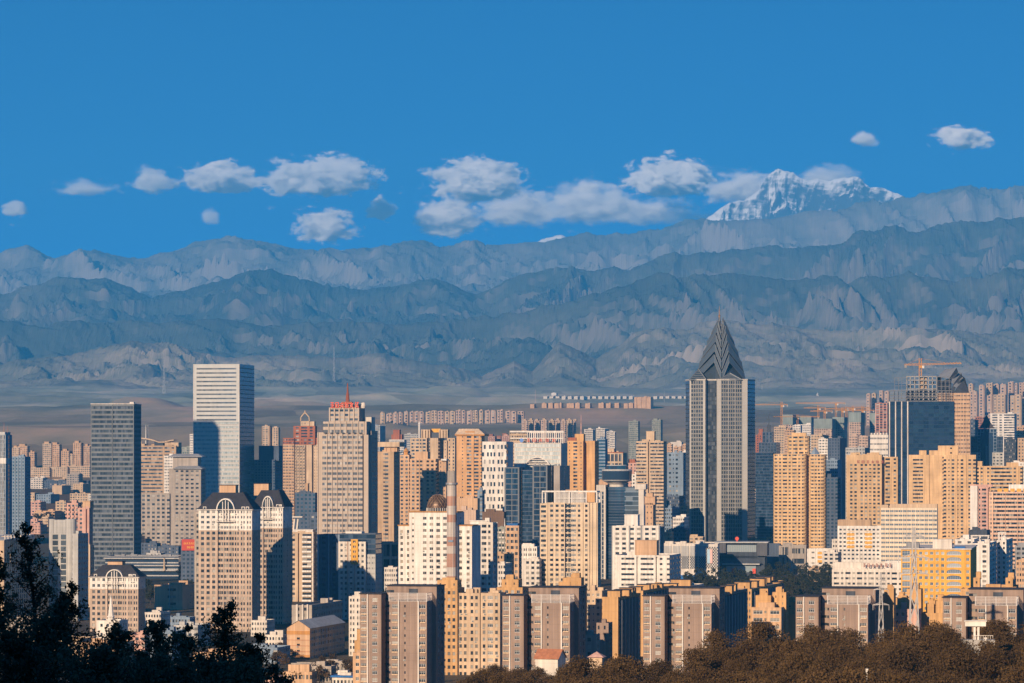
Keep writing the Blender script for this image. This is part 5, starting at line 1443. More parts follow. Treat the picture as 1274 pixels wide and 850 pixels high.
# red-lettered stepped tower
b = Block('lettered_tower', 'big pale stepped tower with red rooftop letters and red spire', 'office tower', 395, 2235, zg=0, theta=12)
PTW = wall_mat('wall_palestone', (0.43,0.35,0.29), .07, .08)
GLT = glass_mat('tower_glass', (0.03,0.035,0.045), (0.42,0.38,0.34), .2, .25)
z_sh = 538
uA, uB = b.u(401), b.u(451)
kw = dict(fh=3.36, wh=.5, sill=.3, glass=GLT, pier=PTW)
pxm(b, 395, 401.5, 0, 538, PTW, v0=1.5, depth=18, F_='|..')
mass(b, uA, uB, 0, 26, -3, b.z(540, uB), PTW, F_='W|W|W|W|W|W|W|W', R_='..', **kw)
pxm(b, 450, 458.5, 463, 541, PTW, v0=1.0, F_='#.|', R_='.#.#.')
pxm(b, 456, 462, 470, 536, PTW, v0=8, F_='.#.', R_='.n.n.n')
mass(b, uA, b.u(456, 2), 2, 24, b.z(540, uB)-.5, b.z(524.5, uB, 2), PTW, F_='W|W|W|W|W|W|W|.', R_='....', name='upper_wall', **kw)
pxm(b, 448, 455, 459, 527, PTW, v0=2.5, F_='|..|', R_='....', yb=541, name='upper_wall')
pxm(b, 409.5, 447, 454, 507, PTW, v0=4, F_='|w|w|w|w|w|w|', R_='...', yb=525, name='upper_wall')
pxm(b, 414, 446, 452, 503, PTW, v0=6, F_='......', R_='....', yb=507, name='roof_storey')
pxm(b, 455, 462, 464, 519, OW, v0=12, F_='....', R_='...', depth=10, name='rear_wing')
mb = MB()
for i in range(7):
    u = b.u(405+7.2*i); mb.box(u-.5, u+.9, -.9, .6, b.z(540,u), b.z(538.3,u), 0)
mb.build('brackets', [DK], b.root)
sign_letters(b, [411, 417, 423, 429, 435, 441.5], 500.5, 507.5, 5.2, 3.4, [REDM], name='red_letters')
mb = MB(); u = b.u(432.5, 9)
mb.lathe(u, 9, [(1.6, b.z(503,u,9)), (1.3, b.z(498,u,9)), (1.0, b.z(490,u,9)), (.7, b.z(489,u,9)), (.35, b.z(478,u,9)), (.02, b.z(476,u,9))], 8)
mb.box(u-3, u+3, 7, 11, b.z(504,u,9), b.z(500,u,9), 0)
mb.build('spire', [plain_mat('rust_red', (0.25,0.07,0.035))], b.root)
mb = MB(); u = b.u(452, 8); mb.lathe(u, 8, [(1.5, b.z(508,u,8)), (1.8, b.z(505,u,8)), (1.4, b.z(501.5,u,8)), (.1, b.z(500.5,u,8))], 12); mb.build('roof_ball', [OW], b.root)

# shaded tower right of it and the blue-white one
b, g_ = simple('apartment_tower', 'tan-topped tower whose front stands in deep shade, right of the red-lettered tower', 470, 490, 497.5, 562, 2620, TAN, F_='..nw..', R_='.n.', zg=0, theta=12)
pxm(b, 470, 497, 0, 550, CR, v0=-1, F_='......', depth=16, yb=556, name='crown'); pxm(b, 478, 494, 496, 556, PE, v0=1, F_='..|..', yb=562, name='upper_wall')
simple('apartment_tower', 'blue and white striped slim tower behind the red-lettered tower', 463, 472, 479, 529, 4300, BG, F_='|w|w', R_='|w|', zg=0, pier=WH)
simple('apartment_tower', 'small white blocks with red roofs heaped behind the shaded tower', 484, 503, 506, 547, 4500, WH, F_='.w.w', zg=0, extra=[rbox(489, 497, 535, BR, 3, 8), rbox(487, 500, 541, BR, 6, 8)])
simple('apartment_tower', 'bluish balcony tower seen below the red-roofed white blocks', 498, 508, 511, 561, 3900, BG, F_='WB', zg=0, spand=WH)
simple('apartment_tower', 'wide grey-white block beside a white chimney-like shaft', 503, 520, 522, 540, 4600, LG, F_='.w.w', zg=0, clutter=4)
b = Block('white_shaft', 'slender white shaft with pointed cap above the orange towers', 'chimney', 520, 4500, zg=0)
mb = MB(); mb.lathe(1.5, 2, [(1.5, -2), (1.5, b.z(528,1.5)), (1.9, b.z(527.5,1.5)), (.1, b.z(524,1.5))], 12); mb.build('shaft', [WH], b.root)
# orange cluster
b = Block('orange_tower', 'orange tower with a small pinnacle at its left, in the middle cluster', 'residential tower', 497, 2700, zg=0, theta=11)
pxm(b, 497, 509, 510, 566, wm('peach'), F_='.nwn.', R_='.'); pxm(b, 510, 542, 546, 571, wm('peach'), v0=-1, F_='.w.w|w..w.w.', R_='B', glass=GL)
pxm(b, 516, 532, 0, 562, wm('peach'), v0=6, F_='.....', depth=10, yb=572, name='roof_storey')
pxm(b, 546, 555, 556, 573, wm('peach'), v0=2, F_='.n.', R_='.')
mb = MB(); u = b.u(505, 3); mb.prism([(u-1.5,2),(u+1.5,2),(u+1.5,5),(u-1.5,5)], b.z(567,u,3), b.z(562,u,3), 0); mb.lathe(u, 3.5, [(2.4, b.z(562,u,3)), (.1, b.z(557,u,3))], 8); mb.build('pinnacle', [wm('dkorange')], b.root)
mb = MB(); mb.box(b.u(549,1), b.u(556,1), -.5, 9, b.z(573.2,20,1), b.z(571,20,1), 0); mb.build('cornice', [WH], b.root)
b = Block('orange_tower', 'paler orange tower with two gate-like roof houses behind the pinnacled one', 'residential tower', 510.5, 3050, zg=0, theta=10)
pxm(b, 510.5, 531, 533, 545, CR, F_='.W.W.w.W.'); pxm(b, 535, 545, 553, 545, CR, v0=1, F_='....', R_='..B..'); pxm(b, 552, 556, 557, 548, CR, v0=2, F_='.n.'); pxm(b, 556, 566, 568, 545, CR, v0=4, F_='..w.')
for (x0, x1) in ((524, 535), (546, 557)):
    pxm(b, x0, x1, x1+1, 534.5, CR, v0=7, depth=8, F_='.#.', yb=545, name='roof_house')
pxm(b, 537, 548, 0, 533.5, YE, v0=14, depth=5, F_='....', yb=538, name='roof_beam')
b = Block('orange_tower', 'large orange tower with a tan mansard crown right of the gate-topped one', 'residential tower', 566, 2950, zg=0, theta=10)
pxm(b, 568, 599, 603, 541, ORM if False else wall_mat('wall_softorange', (0.58,0.33,0.16)), F_='...n..ww.|ww.n', R_='.')
u0, u1 = b.u(566), b.u(603); z0_ = b.z(541, u1); z1_ = b.z(533.5, u1)
mb = MB(); mb.box(u0, u1, -1, 22, z0_-.8, z0_+.4, 1)
a = [(u0,-.5),(u1,-.5),(u1,21),(u0,21)]; c_ = [(u0+3,3),(u1-6,3),(u1-6,18),(u0+3,18)]
for i in range(4):
    j=(i+1)%4; mb.quad((*a[i],z0_+.4),(*a[j],z0_+.4),(*c_[j],z1_),(*c_[i],z1_),0)
mb.poly([(*p,z1_) for p in c_],0); mb.box(u0+9, u1-9, .6, 3, z0_+1.6, z0_+3.0, 1)
mb.build('mansard_crown', [CR, wm('dkorange')], b.root)
simple('low_block', 'low orange-topped block at the foot of the large orange tower', 560, 594, 596, 620, 2500, PE, F_='......', zg=0, clutter=2)
simple('low_block', 'bluish shaded block behind the dome, left of the white perforated tower', 594, 600, 603, 610, 2700, BG, F_='.w', zg=0)
simple('low_block', 'pinkish plain wall behind the right wing of the white block', 570, 592, 594, 634.5, 1900, PT, F_='......', zg=0, clutter=2)
simple('low_block', 'dark low block below the white perforated tower', 600, 627, 630, 637, 2300, BN, F_='......', zg=0)

# far row behind (600-860)
row = [(607,616,618,543,5200),(617,623,625,545,5230),(624,634,636,542,5200)]
for i, (x0,x1,xs,yt,D) in enumerate(row):
    simple('apartment_tower', ordl(i)+' of the reddish distant blocks left of the rooftop frame', x0,x1,xs,yt,D,PK, F_='.w.#', group='reddish distant blocks', extra=[rbox(x0+1, x0+6, yt-2.5, RB, 3, 8)])
i = 0
for (x0, x1) in ((649,656.5),(657,663.5),(664,672),(673,680.5),(683,690),(690.5,697),(697.5,704),(704.5,712),(712,716)):
    simple('apartment_tower', ordl(i)+' of the tall striped towers on the slope behind the middle', x0,x1-.3,x1+.5,523.5-(i%2)*.7,5600+30*(i%3),[PT,CR,PT][i%3], F_='.w.#.w', R_='.w', group='striped towers behind the middle', zg=None, extra=[rbox(x0+2, x0+5, 521.5-(i%2)*.7, CR, 3, 8)])
    i += 1
for i, (x0,x1,xs,yt,D,w_) in enumerate([(727,737,740,534,5000,OW),(742,752,757,533,4900,WH),(755,761,764,536.5,4850,LG),(759,764.5,766,537,4700,WH)]):
    simple('apartment_tower', ordl(i)+' of the white slim towers on the slope right of the middle', x0,x1,xs,yt,D,w_, F_='|w|w', group='white slim towers on the slope', pier=WH)
simple('apartment_tower', 'dark weathered tall tower on the slope, left of two', 782, 794, 796, 524, 5300, GT, F_='.w.w', R_='.')
simple('apartment_tower', 'dark weathered tall tower on the slope, right of two behind the banded tan tower', 811, 822, 824.5, 522.5, 5300, GT, F_='.w.w.', R_='.', extra=[rbox(813, 818, 521, GT, 3, 8)])
b = Block('lattice_tower', 'reddish lattice tower on the slope behind the middle', 'pylon', 723, 5000)
mb = MB(); zt = b.z(516, 0)
for sx in (-4, 4):
    for sy in (-4, 4): mb.bar((sx,sy,-2),(0,0,zt),.9,0,.4)
for k in range(7):
    t0, t1 = k/8, (k+1)/8
    for (p,q) in (((-4,-4),(4,-4)),((4,-4),(-4,-4))): mb.bar((p[0]*(1-t0),p[1]*(1-t0),zt*t0),(q[0]*(1-t1),q[1]*(1-t1),zt*t1),.5)
mb.build('lattice', [PK], b.root)

# white perforated tower, white glazed slab with roof frame, dark twin office, orange pair
b = Block('perforated_tower', 'white tower with a pattern of tall slot windows in staggered rows', 'office tower', 600, 2750, zg=0, theta=11)
uB = b.u(630); dep = b.v(638.5, uB); zt = b.z(549.5, uB)
mb = MB(); gl = MB()
fh = 6.0; n = int((zt+3)/fh)
for k in range(n):
    za = zt-1.5-(k+1)*fh
    facade(mb, gl, (0,0), (1,0), uB, za, za+fh, ('n.n-n-n.n-n.' if k % 2 else '-n.n-n.n-n-n'), fh=fh, wh=.72, sill=.14, rec=.5, mats=(0,0,0))
facade(mb, gl, (uB,0), (0,1), dep, -3, zt-1.5, 'nw.....', fh=5, wh=.6, mats=(0,0,0)); facade(mb, gl, (0,dep), (0,-1), dep, -3, zt-1.5, '......', fh=6, mats=(0,0,0))
mb.box(0, uB, 0, dep, zt-1.5, zt, 0); mb.quad((0,0,-3),(uB,0,-3),(uB,0,za),(0,0,za)); mb.quad((uB,dep,-3),(0,dep,-3),(0,dep,zt-1.5),(uB,dep,zt-1.5))
mb.build('wall', [WH], b.root); g2 = gl.build('windows', [GL], b.root); g2['kind'] = 'stuff'
b = Block('arched_office', 'wide pale glass office with a white half-ring and coloured roof letters', 'office building', 639.5, 3050, zg=0, theta=10)
uB = b.u(698); dep = b.v(706, uB); zt = b.z(551, uB)
mass(b, 0, uB, 0, dep, -3, zt, OW, F_='.XXXXXXXX.', R_='..', fh=3.5, wh=.78, sill=.1, glass=glass_mat('pale_glass', (.22,.26,.27), (.60,.62,.60), .5, .25), rec=.15)
mb = MB(); uc, zc = b.u(669), b.z(586, 30); r1 = 17/F*3050
for i in range(20):
    t0, t1 = math.pi*i/20, math.pi*(i+1)/20
    mb.bar((uc+r1*math.cos(t0), -2.5, zc+r1*math.sin(t0)), (uc+r1*math.cos(t1), -2.5, zc+r1*math.sin(t1)), 1.2)
for k in range(5):
    z = zc+1+k*2.2; hw = math.sqrt(max(0, r1*r1-(z-zc)**2))
    mb.box(uc-hw, uc+hw, -2.7, -.1, z, z+.7, 1)
mb.build('half_ring', [WH, OW], b.root)
mb = MB(); zb_, z1_ = zt-.5, b.z(538, 20)
for x in list(np.arange(656, 701, 2.6)):
    u = b.u(x, 6); mb.box(u-.4, u+.4, 6, 6.8, zb_, z1_, 0)
mb.box(b.u(634.5,6), b.u(701,6), 5.8, 7, z1_, z1_+1.4, 0); mb.box(b.u(634.5,6), b.u(701,6), 5.8, 7, zb_+4, zb_+5, 0); mb.box(b.u(655,6), b.u(700,6), 14, 15, z1_-.5, z1_+.9, 0)
mb.build('roof_frame', [WH], b.root)
pxm(b, 634, 655, 0, 536, CR, v0=7, depth=14, F_='.W.W', name='rear_wing')
sign_letters(b, [655, 662.5, 670, 678.5, 686.5], 545.5, 550, 5.0, .5, [plain_mat('roof_letters_red', (0.55,0.12,0.06))], name='roof_letters')
mb = MB(); u = b.u(649, 1); z = b.z(548, u)
mb.poly([(u+1.8*math.cos(2*math.pi*i/14), .2, z+1.8*math.sin(2*math.pi*i/14)) for i in range(14)][::-1]); mb.box(u-.15,u+.15,.3,.5,zt,z,0); mb.build('round_logo', [plain_mat('logo_blue', (0.10,0.22,0.55))], b.root)
b = Block('twin_office', 'dark blue gridded twin office with stone side towers, in front of the half-ring office', 'office building', 627, 2600, zg=0, theta=11)
GRD = wall_mat('wall_slatefine', (0.16,0.17,0.185), .08, .08)
for (x0, x1, xs, yt, pat, v0) in ((627.5, 646, 652.5, 581.5, '.www-www.', 0), (662.5, 681, 692, 579, '.www-www.', 0)):
    pxm(b, x0, x1, xs, yt, GRD, v0=v0, F_=pat, R_='...w...', fh=4.1, wh=.85, sill=.1, glass=GLB, yb=None)
pxm(b, 650, 664, 0, 585, SLATE_AND_SHADE, v0=5, depth=14, F_='gg', glass=GLB)
pxm(b, 689, 696.5, 709, 579.5, ST, v0=1, F_='...', R_='...n...', )
mb = MB()
for x in (664, 670, 675, 690, 694): mb.box(b.u(x,6), b.u(x+2,6), 6, 8, b.z(581,20,6), b.z(577.5,20,6), 0)
mb.build('roof_vents', [GY], b.root)
b = Block('orange_pair', 'bright orange double tower with a dark gap between its halves', 'residential tower', 706, 2900, zg=0, theta=11)
OB = wall_mat('wall_brightorange', (0.60,0.34,0.15))
pxm(b, 706, 725.5, 729, 548.5, OB, F_='.n..ww..n.', R_='..'); pxm(b, 731, 740, 745, 548.5, OB, v0=1, F_='.....', R_='..w.')
pxm(b, 728, 732, 0, 549, OB, v0=7, depth=10, F_='..'); pxm(b, 715, 726, 728, 540, OB, v0=4, F_='......', yb=549, name='roof_storey', depth=9)
mb = MB(); mb.box(b.u(706),b.u(716), 3, 6, b.z(549,0), b.z(544.5,0), 0); mb.build('roof_shed', [BR], b.root)
simple('apartment_tower', 'slim blue-grey gridded tower right of the orange double tower', 743, 753, 756, 546, 3300, BG, F_='ww', R_='.', zg=0, glass=GLB)
b, g_ = simple('apartment_tower', 'small cream block with arches and a red-tiled edge above the disc tower', 754, 775, 780, 563.5, 3500, CR, F_='.V.V.V.V.', R_='.', fh=9, zg=0, extra=[rbox(756, 764, 558.5, CR, 3, 6)])
mb = MB(); mb.box(g_[0]-.5,g_[1]+.5,-.6,3,g_[5],g_[5]+.8,0); mb.build('tiled_edge', [BR], b.root)
simple('low_block', 'reddish and tan low houses heaped behind the disc tower, left part', 779, 792, 794, 576, 3350, PK, F_='.w.', zg=0, clutter=4, extra=[rbox(782, 790, 572, BR, 3, 8)])
simple('low_block', 'white curved low block right behind the disc', 786, 796, 799, 590, 3100, WH, F_='.w.', zg=0, clutter=3)
simple('low_block', 'orange low block just left of the disc tower', 741, 756, 757, 599, 3000, PE, F_='.....', zg=0)

# banded tan tower and the blue shaded block
b, g_ = simple('banded_tan_tower', 'tan tower with fine horizontal balcony bands and a stair head on top', 791.5, 825.5, 829.5, 549, 2900, CR, F_='XW.|#.XWW', R_='.n.', fh=3.0, wh=.42, zg=0, theta=10, extra=[rbox(804, 814, 537, CR, 3, 9)])
simple('blue_block', 'plain block with small square windows lying wholly in blue shade, left of the spired tower', 830, 850, 854, 563, 3250, BG, F_='.w.n.w...', fh=4.2, wh=.45, zg=0, theta=8)  # the blue shade is put into the wall colour
simple('apartment_tower', 'thin white strip block at the left shoulder of the spired tower', 849, 854, 856, 562, 3300, WH, F_='.....', zg=0)
for i, (x0, x1, yt) in enumerate(((830,836,552.5),(838,843,556),(843,848,557),(849,854,553))):
    simple('apartment_tower', ordl(i)+' of the small peach blocks behind the blue-shaded block', x0, x1, x1+.7, yt, 4600, PE, F_='.w', zg=0, group='small peach blocks behind the blue-shaded block')
simple('low_block', 'white curved roof behind the small peach blocks', 834, 848, 850, 550, 5000, OW, F_='..', zg=0, clutter=3)

# ================================================================ the spired tower
b = Block('spired_tower', 'tallest dark tower with pale ribs and a pointed chevron glass crown and spire', 'office tower', 853, 3100, zg=0, theta=0)
SPG = wall_mat('wall_towerstone', (0.42,0.395,0.36), .05, .06)
SPD = wall_mat('wall_towerdark', (0.05,0.055,0.065))
GLX = glass_mat('tower_glass_dark', (0.025,0.03,0.036), (0.12,0.13,0.14), .3, .2, .5)
# octagon plan in local metres: x screen px -> u
ux = lambda x, v=0: b.u(x, v)
zt = b.z(472.5, 30)
pl = [(853, 26), (858, 9), (877.5, 0), (891, 12), (895.8, 12), (896, 0), (924.5, 9), (929, 15), (940, 32)]
pts = [(ux(x, v), v) for x, v in pl]
mb = MB(); gl = MB()
def seg_fac(p, q, pat, spand=2, fh=3.7, wh=.62, sill=.25):
    d = Vector((q[0]-p[0], q[1]-p[1])); L = d.length; d.normalize()
    facade(mb, gl, p, (d.x, d.y), L, -3, zt, pat, fh=fh, wh=.70, sill=.2, mats=((2,0,2) if 'w' in pat else (0,0,spand)), rec=.3, cap=.8)
segs = [((pts[0]), (pts[1]), 'gg', 1), (pts[1], (ux(860, 8), 8), '.', 0), ((ux(860,8),8), (ux(874.5,1.2),1.2), 'w-w-w-w-w', 0), ((ux(874.5,1.2),1.2), pts[2], '.', 0),
        (pts[2], (ux(879.2, 6), 6), '.', 0), ((ux(879.2,6),6), (ux(891.5,6),6), 'gggggg', 1), ((ux(891.5,6),6), (ux(892,0),0), '.', 0),
        ((ux(892,0),0), (ux(897,0),0), '.', 0), ((ux(897,0),0), (ux(923.5,3),3), '-w-w-w|w-w-w|w-w-w-', 0), ((ux(923.5,3),3), (ux(930,3.6),3.6), '.', 0), ((ux(930,3.6),3.6), (ux(939.5,30),30), 'ggg', 1)]
for p, q, pat, sp in segs: seg_fac(p, q, pat, sp)
back = [(ux(939.5,30),30), (ux(936,50),50), (ux(857,50),50), pts[0]]
for p, q in zip(back[:-1], back[1:]): seg_fac(p, q, 'gg', 1)
poly = [pts[0], pts[1], pts[2], (ux(879.2,6),6), (ux(891.5,6),6), (ux(892,0),0), (ux(923.5,3),3), (ux(930,3.6),3.6), back[0], back[1], back[2]]
mb.poly([(p[0],p[1],zt) for p in poly], 1)
mb.build('wall', [SPG, SPD, wall_mat('wall_towergrey', (0.24,0.23,0.21), .05, .06)], b.root); g2 = gl.build('windows', [GLX], b.root); g2['kind'] = 'stuff'
mb = MB()
for p, q in zip(poly[:-1], poly[1:]): mb.bar((p[0],p[1],zt+.3),(q[0],q[1],zt+.3), .7)
mb.build('parapet', [OW], b.root)
# crown: chevron layers narrowing to the point
zT = lambda y: b.z(y, 30)
CRG = plain_mat('crown_glass', (0.05,0.065,0.08), .3, .2); CRF = plain_mat('crown_frame', (0.16,0.17,0.18), .5, .3)
cxp = 896.5; vc = 22.0
tiers = [(472.5, 31.5), (458, 28.3), (444, 23.5), (431, 18.6), (419, 13.2), (409, 7.5), (402, 3.0)]
px2m = 3100/F
core = MB(); tot_ = 1.0
def ring(y, hw, k=.62):
    r0 = hw*px2m; uc = ux(cxp, vc)
    return [(uc-r0, vc, zT(y)), (uc-r0*.25, vc-r0*k, zT(y)), (uc+r0*.25, vc-r0*k, zT(y)), (uc+r0, vc, zT(y)), (uc+r0*.25, vc+r0*k, zT(y)), (uc-r0*.25, vc+r0*k, zT(y))]
rings = [ring(y, h*1.0) for y, h in tiers]
for a, c_ in zip(rings[:-1], rings[1:]):
    for i in range(6):
        j = (i+1) % 6; core.quad(a[i], a[j], c_[j], c_[i], 0, rnd.random())
core.poly(rings[-1])
core.build('crown_glass', [CRG], b.root)
ch = MB(); fr = MB()
uc = ux(cxp, vc)
for (y0, hw), (y1, hw1) in zip(tiers[:-1], tiers[1:]):
    # a chevron: two slanted bands meeting at mid height, projecting
    for side in (-1, 1):
        for (xo, yo) in ((0, 0),):
            A = Vector((uc+side*hw*px2m, vc-.6*0, zT(y0+1)))
            B_ = Vector((uc+side*hw*px2m*.30, vc-hw*px2m*.66-1.2, zT(y0-(y0-y1)*1.55)))
            A2 = A+Vector((-side*1.2, -.5, (zT(y1)-zT(y0))*.62)); B2 = B_+Vector((0,0,(zT(y1)-zT(y0))*.62))
            lo = Vector((uc+side*.3, vc-hw*px2m*.66-1.6, zT(y0+.5)))
            lo2 = lo+Vector((0,0,(zT(y1)-zT(y0))*.62))
            if side < 0: ch.quad(A, B_, B2, A2, 0, .3); ch.quad(B_, lo, lo2, B2, 0, .6)
            else: ch.quad(B_, A, A2, B2, 0, .3); ch.quad(lo, B_, B2, lo2, 0, .6)
            for p, q in ((A,B_),(A2,B2),(B_,lo),(B2,lo2)): fr.bar(p, q, .45)
ch.build('chevron_panels', [plain_mat('chevron_glass', (0.10,0.125,0.15), .3, .2)], b.root); fr.build('crown_frame', [CRF], b.root)
# triangular gables on the roof edge
mb = MB()
for (xa_, xb_, xp, yp, v) in ((858, 879, 869, 459, 5), (895, 923, 908, 464, 1.5)):
    p, q, t = (ux(xa_,v),v,zt), (ux(xb_,v),v,zt), (ux(xp,v+4),v+4,zT(yp))
    mb.tri(p, q, t, 0); mb.tri(q, (ux(xb_,v)-2,v+12,zt), t, 0); mb.tri((ux(xa_,v)+2,v+12,zt), p, t, 0)
    for a_, c_ in ((p,t),(q,t),(p,q)): mb.bar(a_, c_, .8, 1)
    for k in range(1,5):
        t_ = k/5; mb.bar(Vector(p).lerp(Vector(t),t_), Vector(q).lerp(Vector(t),t_), .35, 1)
mb.build('roof_gables', [CRG, CRF], b.root)
mb = MB(); uc2 = ux(895, vc)
mb.lathe(uc2, vc, [(2.2, zT(406)), (1.5, zT(400)), (1.9, zT(399.5)), (1.1, zT(398)), (.8, zT(392)), (1.2, zT(391.5)), (.5, zT(390)), (.1, zT(379))], 8)
mb.build('spire', [plain_mat('spire_bronze', (0.30,0.17,0.08), .5, .3)], b.root)

# ================================================================ right half
b = Block('dark_stepped_tower', 'dark stepped glass tower with a thin mast, in shade right of the spired tower', 'office tower', 941, 3500, zg=0, theta=8)
pxm(b, 944, 966, 971, 550.5, SLATE_AND_SHADE, F_='.g|g.', glass=GLB, R_='gg', pier=BG, yb=None); pxm(b, 948.5, 961, 967, 537.5, SLATE_AND_SHADE, v0=4, F_='.g.', glass=GLB, R_='g', yb=551, name='upper_wall', depth=18)
pxm(b, 940, 962, 964, 563, SLATE_AND_SHADE, v0=-5, F_='gg', glass=GLB)
mb = MB(); u = b.u(956.5, 8); mb.box(u-1.8, u+1.8, 7, 10, b.z(538,u,8), b.z(529,u,8), 0); mb.bar((u,8.5,b.z(529,u,8)),(u,8.5,b.z(514,u,8)),1.0,0,.2); mb.build('mast', [DK], b.root)
simple('low_block', 'brick-red small block beside the right edge of the spired tower', 940, 950, 952, 541, 4500, BR, F_='..w', extra=[rbox(944, 949, 534, BR, 3, 6)])
for (x0,x1,xs,yt,D,w_,lab) in ((963,978,980,531,4400,CR,'sunlit cream block behind the dark stepped tower, left one'),(976,988,990,535,4200,PE,'peach block behind the round-topped tan tower'),(986,996,998,529,4600,WH,'white-red slim block between the far building sites'),
   (996,1009,1011,528,4700,WH,'white slim pair right of the white-red slim block'),(1009,1023,1031,541,3700,CR,'cream gridded block with a blue roof right of the tan tower'),(1018,1030,1033,546,3600,WH,'plain white wall block right of the cream gridded block'),
   (1056,1067,1070,542,4000,PT,'pinkish round-balcony block left part, behind the tan hotel'),(1068,1080,1082,543,3950,PT,'pinkish round-balcony block right part, behind the tan hotel'),(1052,1076,1080,557,3300,LG,'pale glazed block with diagonal shadow behind the tan hotel')):
    simple('apartment_tower', lab, x0, x1, xs, yt, D, w_, F_='.w.W.', zg=0 if D < 4600 else None, clutter=2)
mb = MB()
simple('blue_block', 'deep blue shaded box tower behind the tan hotel', 1031, 1045, 1053, 545, 3450, SLATE_AND_SHADE, F_='.w.', R_='.', zg=0, glass=GLB, clutter=3)
b = Block('round_tan_tower', 'bright tan tower with rounded balconied corners and a narrower round head', 'residential tower', 962, 2900, zg=0, theta=8)
TN = wall_mat('wall_brighttan', (0.64,0.42,0.22))
zt = b.z(565, 20)
def rounded(x0, x1, v0, z0, z1, dep, name):
    mb = MB(); gl = MB(); u0, u1 = b.u(x0, v0), b.u(x1, v0); r0 = 3.6
    pts = [(u0, v0+r0)]+[(u0+r0-r0*math.cos(t), v0+r0-r0*math.sin(t)) for t in np.linspace(.3, math.pi/2, 4)]+[(u1-r0+r0*math.sin(t), v0+r0-r0*math.cos(t)) for t in np.linspace(0, math.pi/2, 5)]+[(u1, v0+dep), (u0, v0+dep)]
    for p, q in zip(pts, pts[1:]+pts[:1]):
        L = math.hypot(q[0]-p[0], q[1]-p[1])
        if L < .2: continue
        facade(mb, gl, p, ((q[0]-p[0])/L, (q[1]-p[1])/L), L, z0, z1, 'W' if L < 5 else '.w.W.w.W.w.' if L > 18 else '.W.W.', fh=3.05, wh=.42, sill=.42, rec=.5, mats=(0,0,0), bandm=0)
    mb.poly([(p[0],p[1],z1-.1) for p in pts])
    mb.build(name, [TN], b.root); g2 = gl.build('windows', [GL], b.root); g2['kind'] = 'stuff'
rounded(962, 1003, 0, -3, zt, 20, 'wall'); rounded(1007, 1027, 1, -3, b.z(565.5, 30), 18, 'wall'); rounded(979.5, 1007, 5, zt-1, b.z(542.5, 30), 13, 'upper_wall')
pxm(b, 1002, 1009, 0, 566, TN, v0=9, depth=10, F_='.n.')
pxm(b, 985, 1003, 0, 538.5, TN, v0=8, depth=8, F_='.....', yb=543, name='roof_storey')
mb = MB(); u = b.u(1014, 8); z = b.z(565.5, u, 8); mb.lathe(u, 9, [(4.2, z), (.1, b.z(556,u,8))], 4); mb.build('roof_pyramid', [BG], b.root)
b = Block('lettered_hotel', 'tan hotel with a row of small red characters under its roof, left half shaded', 'hotel', 1053, 2830, zg=0, theta=9)
TH2 = wall_mat('wall_hoteltan', (0.54,0.36,0.20))
uB = b.u(1097)
mass(b, 0, uB, 0, 20, -3, b.z(566, uB), TH2, F_='..w.w..w.w.nn.w.w.', R_='..', fh=3.15, wh=.5, cap=7, clutter=5)
pxm(b, 1097, 1117, 1118, 568.5, TH2, v0=7, F_='..ww..w.', fh=3.15)
mb = MB(); 
for i in range(6):
    u = b.u(1066+6.0*i); 
    for (p,q,r_,s_) in GLYPHS['fbacde'[i]]: mb.bar((u+p*2.4,-.2,b.z(576.5,u)+q*2.4),(u+r_*2.4,-.2,b.z(576.5,u)+s_*2.4),.4)
mb.build('red_characters', [plain_mat('dull_red', (0.30,0.07,0.05))], b.root)
simple('blue_block', 'blue shaded stepped block left of the lettered tan hotel', 1028, 1042, 1054, 572, 3000, BG, F_='..w.w', R_='.', zg=0, glass=GLB, theta=9)  # shade of this block and the lower one is in their wall colour
simple('blue_block', 'lower blue shaded block beneath the stepped one', 1027, 1042, 1046, 594, 2900, SLATE_AND_SHADE, F_='.w', zg=0, glass=GLB, extra=[rbox(1028, 1034, 590, SLATE_AND_SHADE, 2, 6)])
b = Block('wide_hotel', 'very wide tan hotel with stepped roof and many small windows, at right', 'hotel', 1130.5, 2800, zg=0, theta=9)
WT = wall_mat('wall_widetan', (0.60,0.39,0.21))
pxm(b, 1130.5, 1156, 0, 566, WT, F_='..nnnnnnnn...', depth=22, fh=3.1, wh=.6, cap=3)
pxm(b, 1155, 1175, 0, 566.5, WT, F_='.........w', depth=22, v0=1, fh=3.1)
pxm(b, 1174, 1214, 1215, 566, WT, F_='w.n.w.|n.w.|.w.w', v0=-1, fh=3.1, cap=3, R_='..')
pxm(b, 1178, 1222, 1224, 574, WT, F_='..W.W.w..', v0=4, fh=3.1)
pxm(b, 1213, 1272, 0, 580, WT, F_='.w.w|..w.XX.w.|.w', v0=3, depth=18, fh=3.1)
pxm(b, 1252, 1267, 0, 575.5, WT, F_='......', v0=6, depth=8, yb=581, name='roof_storey'); pxm(b, 1167, 1192, 0, 554.5, WT, F_='....n..', v0=5, depth=10, yb=567, name='roof_storey'); pxm(b, 1156, 1169, 0, 560.5, WT, F_='....', v0=5, depth=8, yb=567, name='roof_storey'); pxm(b, 1143.5, 1152.5, 0, 560.5, WT, F_='...', v0=5, depth=6, yb=567, name='roof_storey')
b = Block('cream_block', 'pinkish cream block with orange cubes on its roof, at the right edge', 'office building', 1207, 2480, zg=0, theta=9)
pxm(b, 1207, 1216, 0, 604.5, WH, F_='.....', depth=18); pxm(b, 1215, 1231, 0, 606, PK, F_='.w.W.#', v0=.8, depth=18, fh=2.95); pxm(b, 1231, 1300, 0, 612, wall_mat('wall_pinkcream', (0.64,0.42,0.30)), F_='.w.|XX|XX|XX|XX|.w', v0=0, depth=18, fh=2.95, spand=RB)
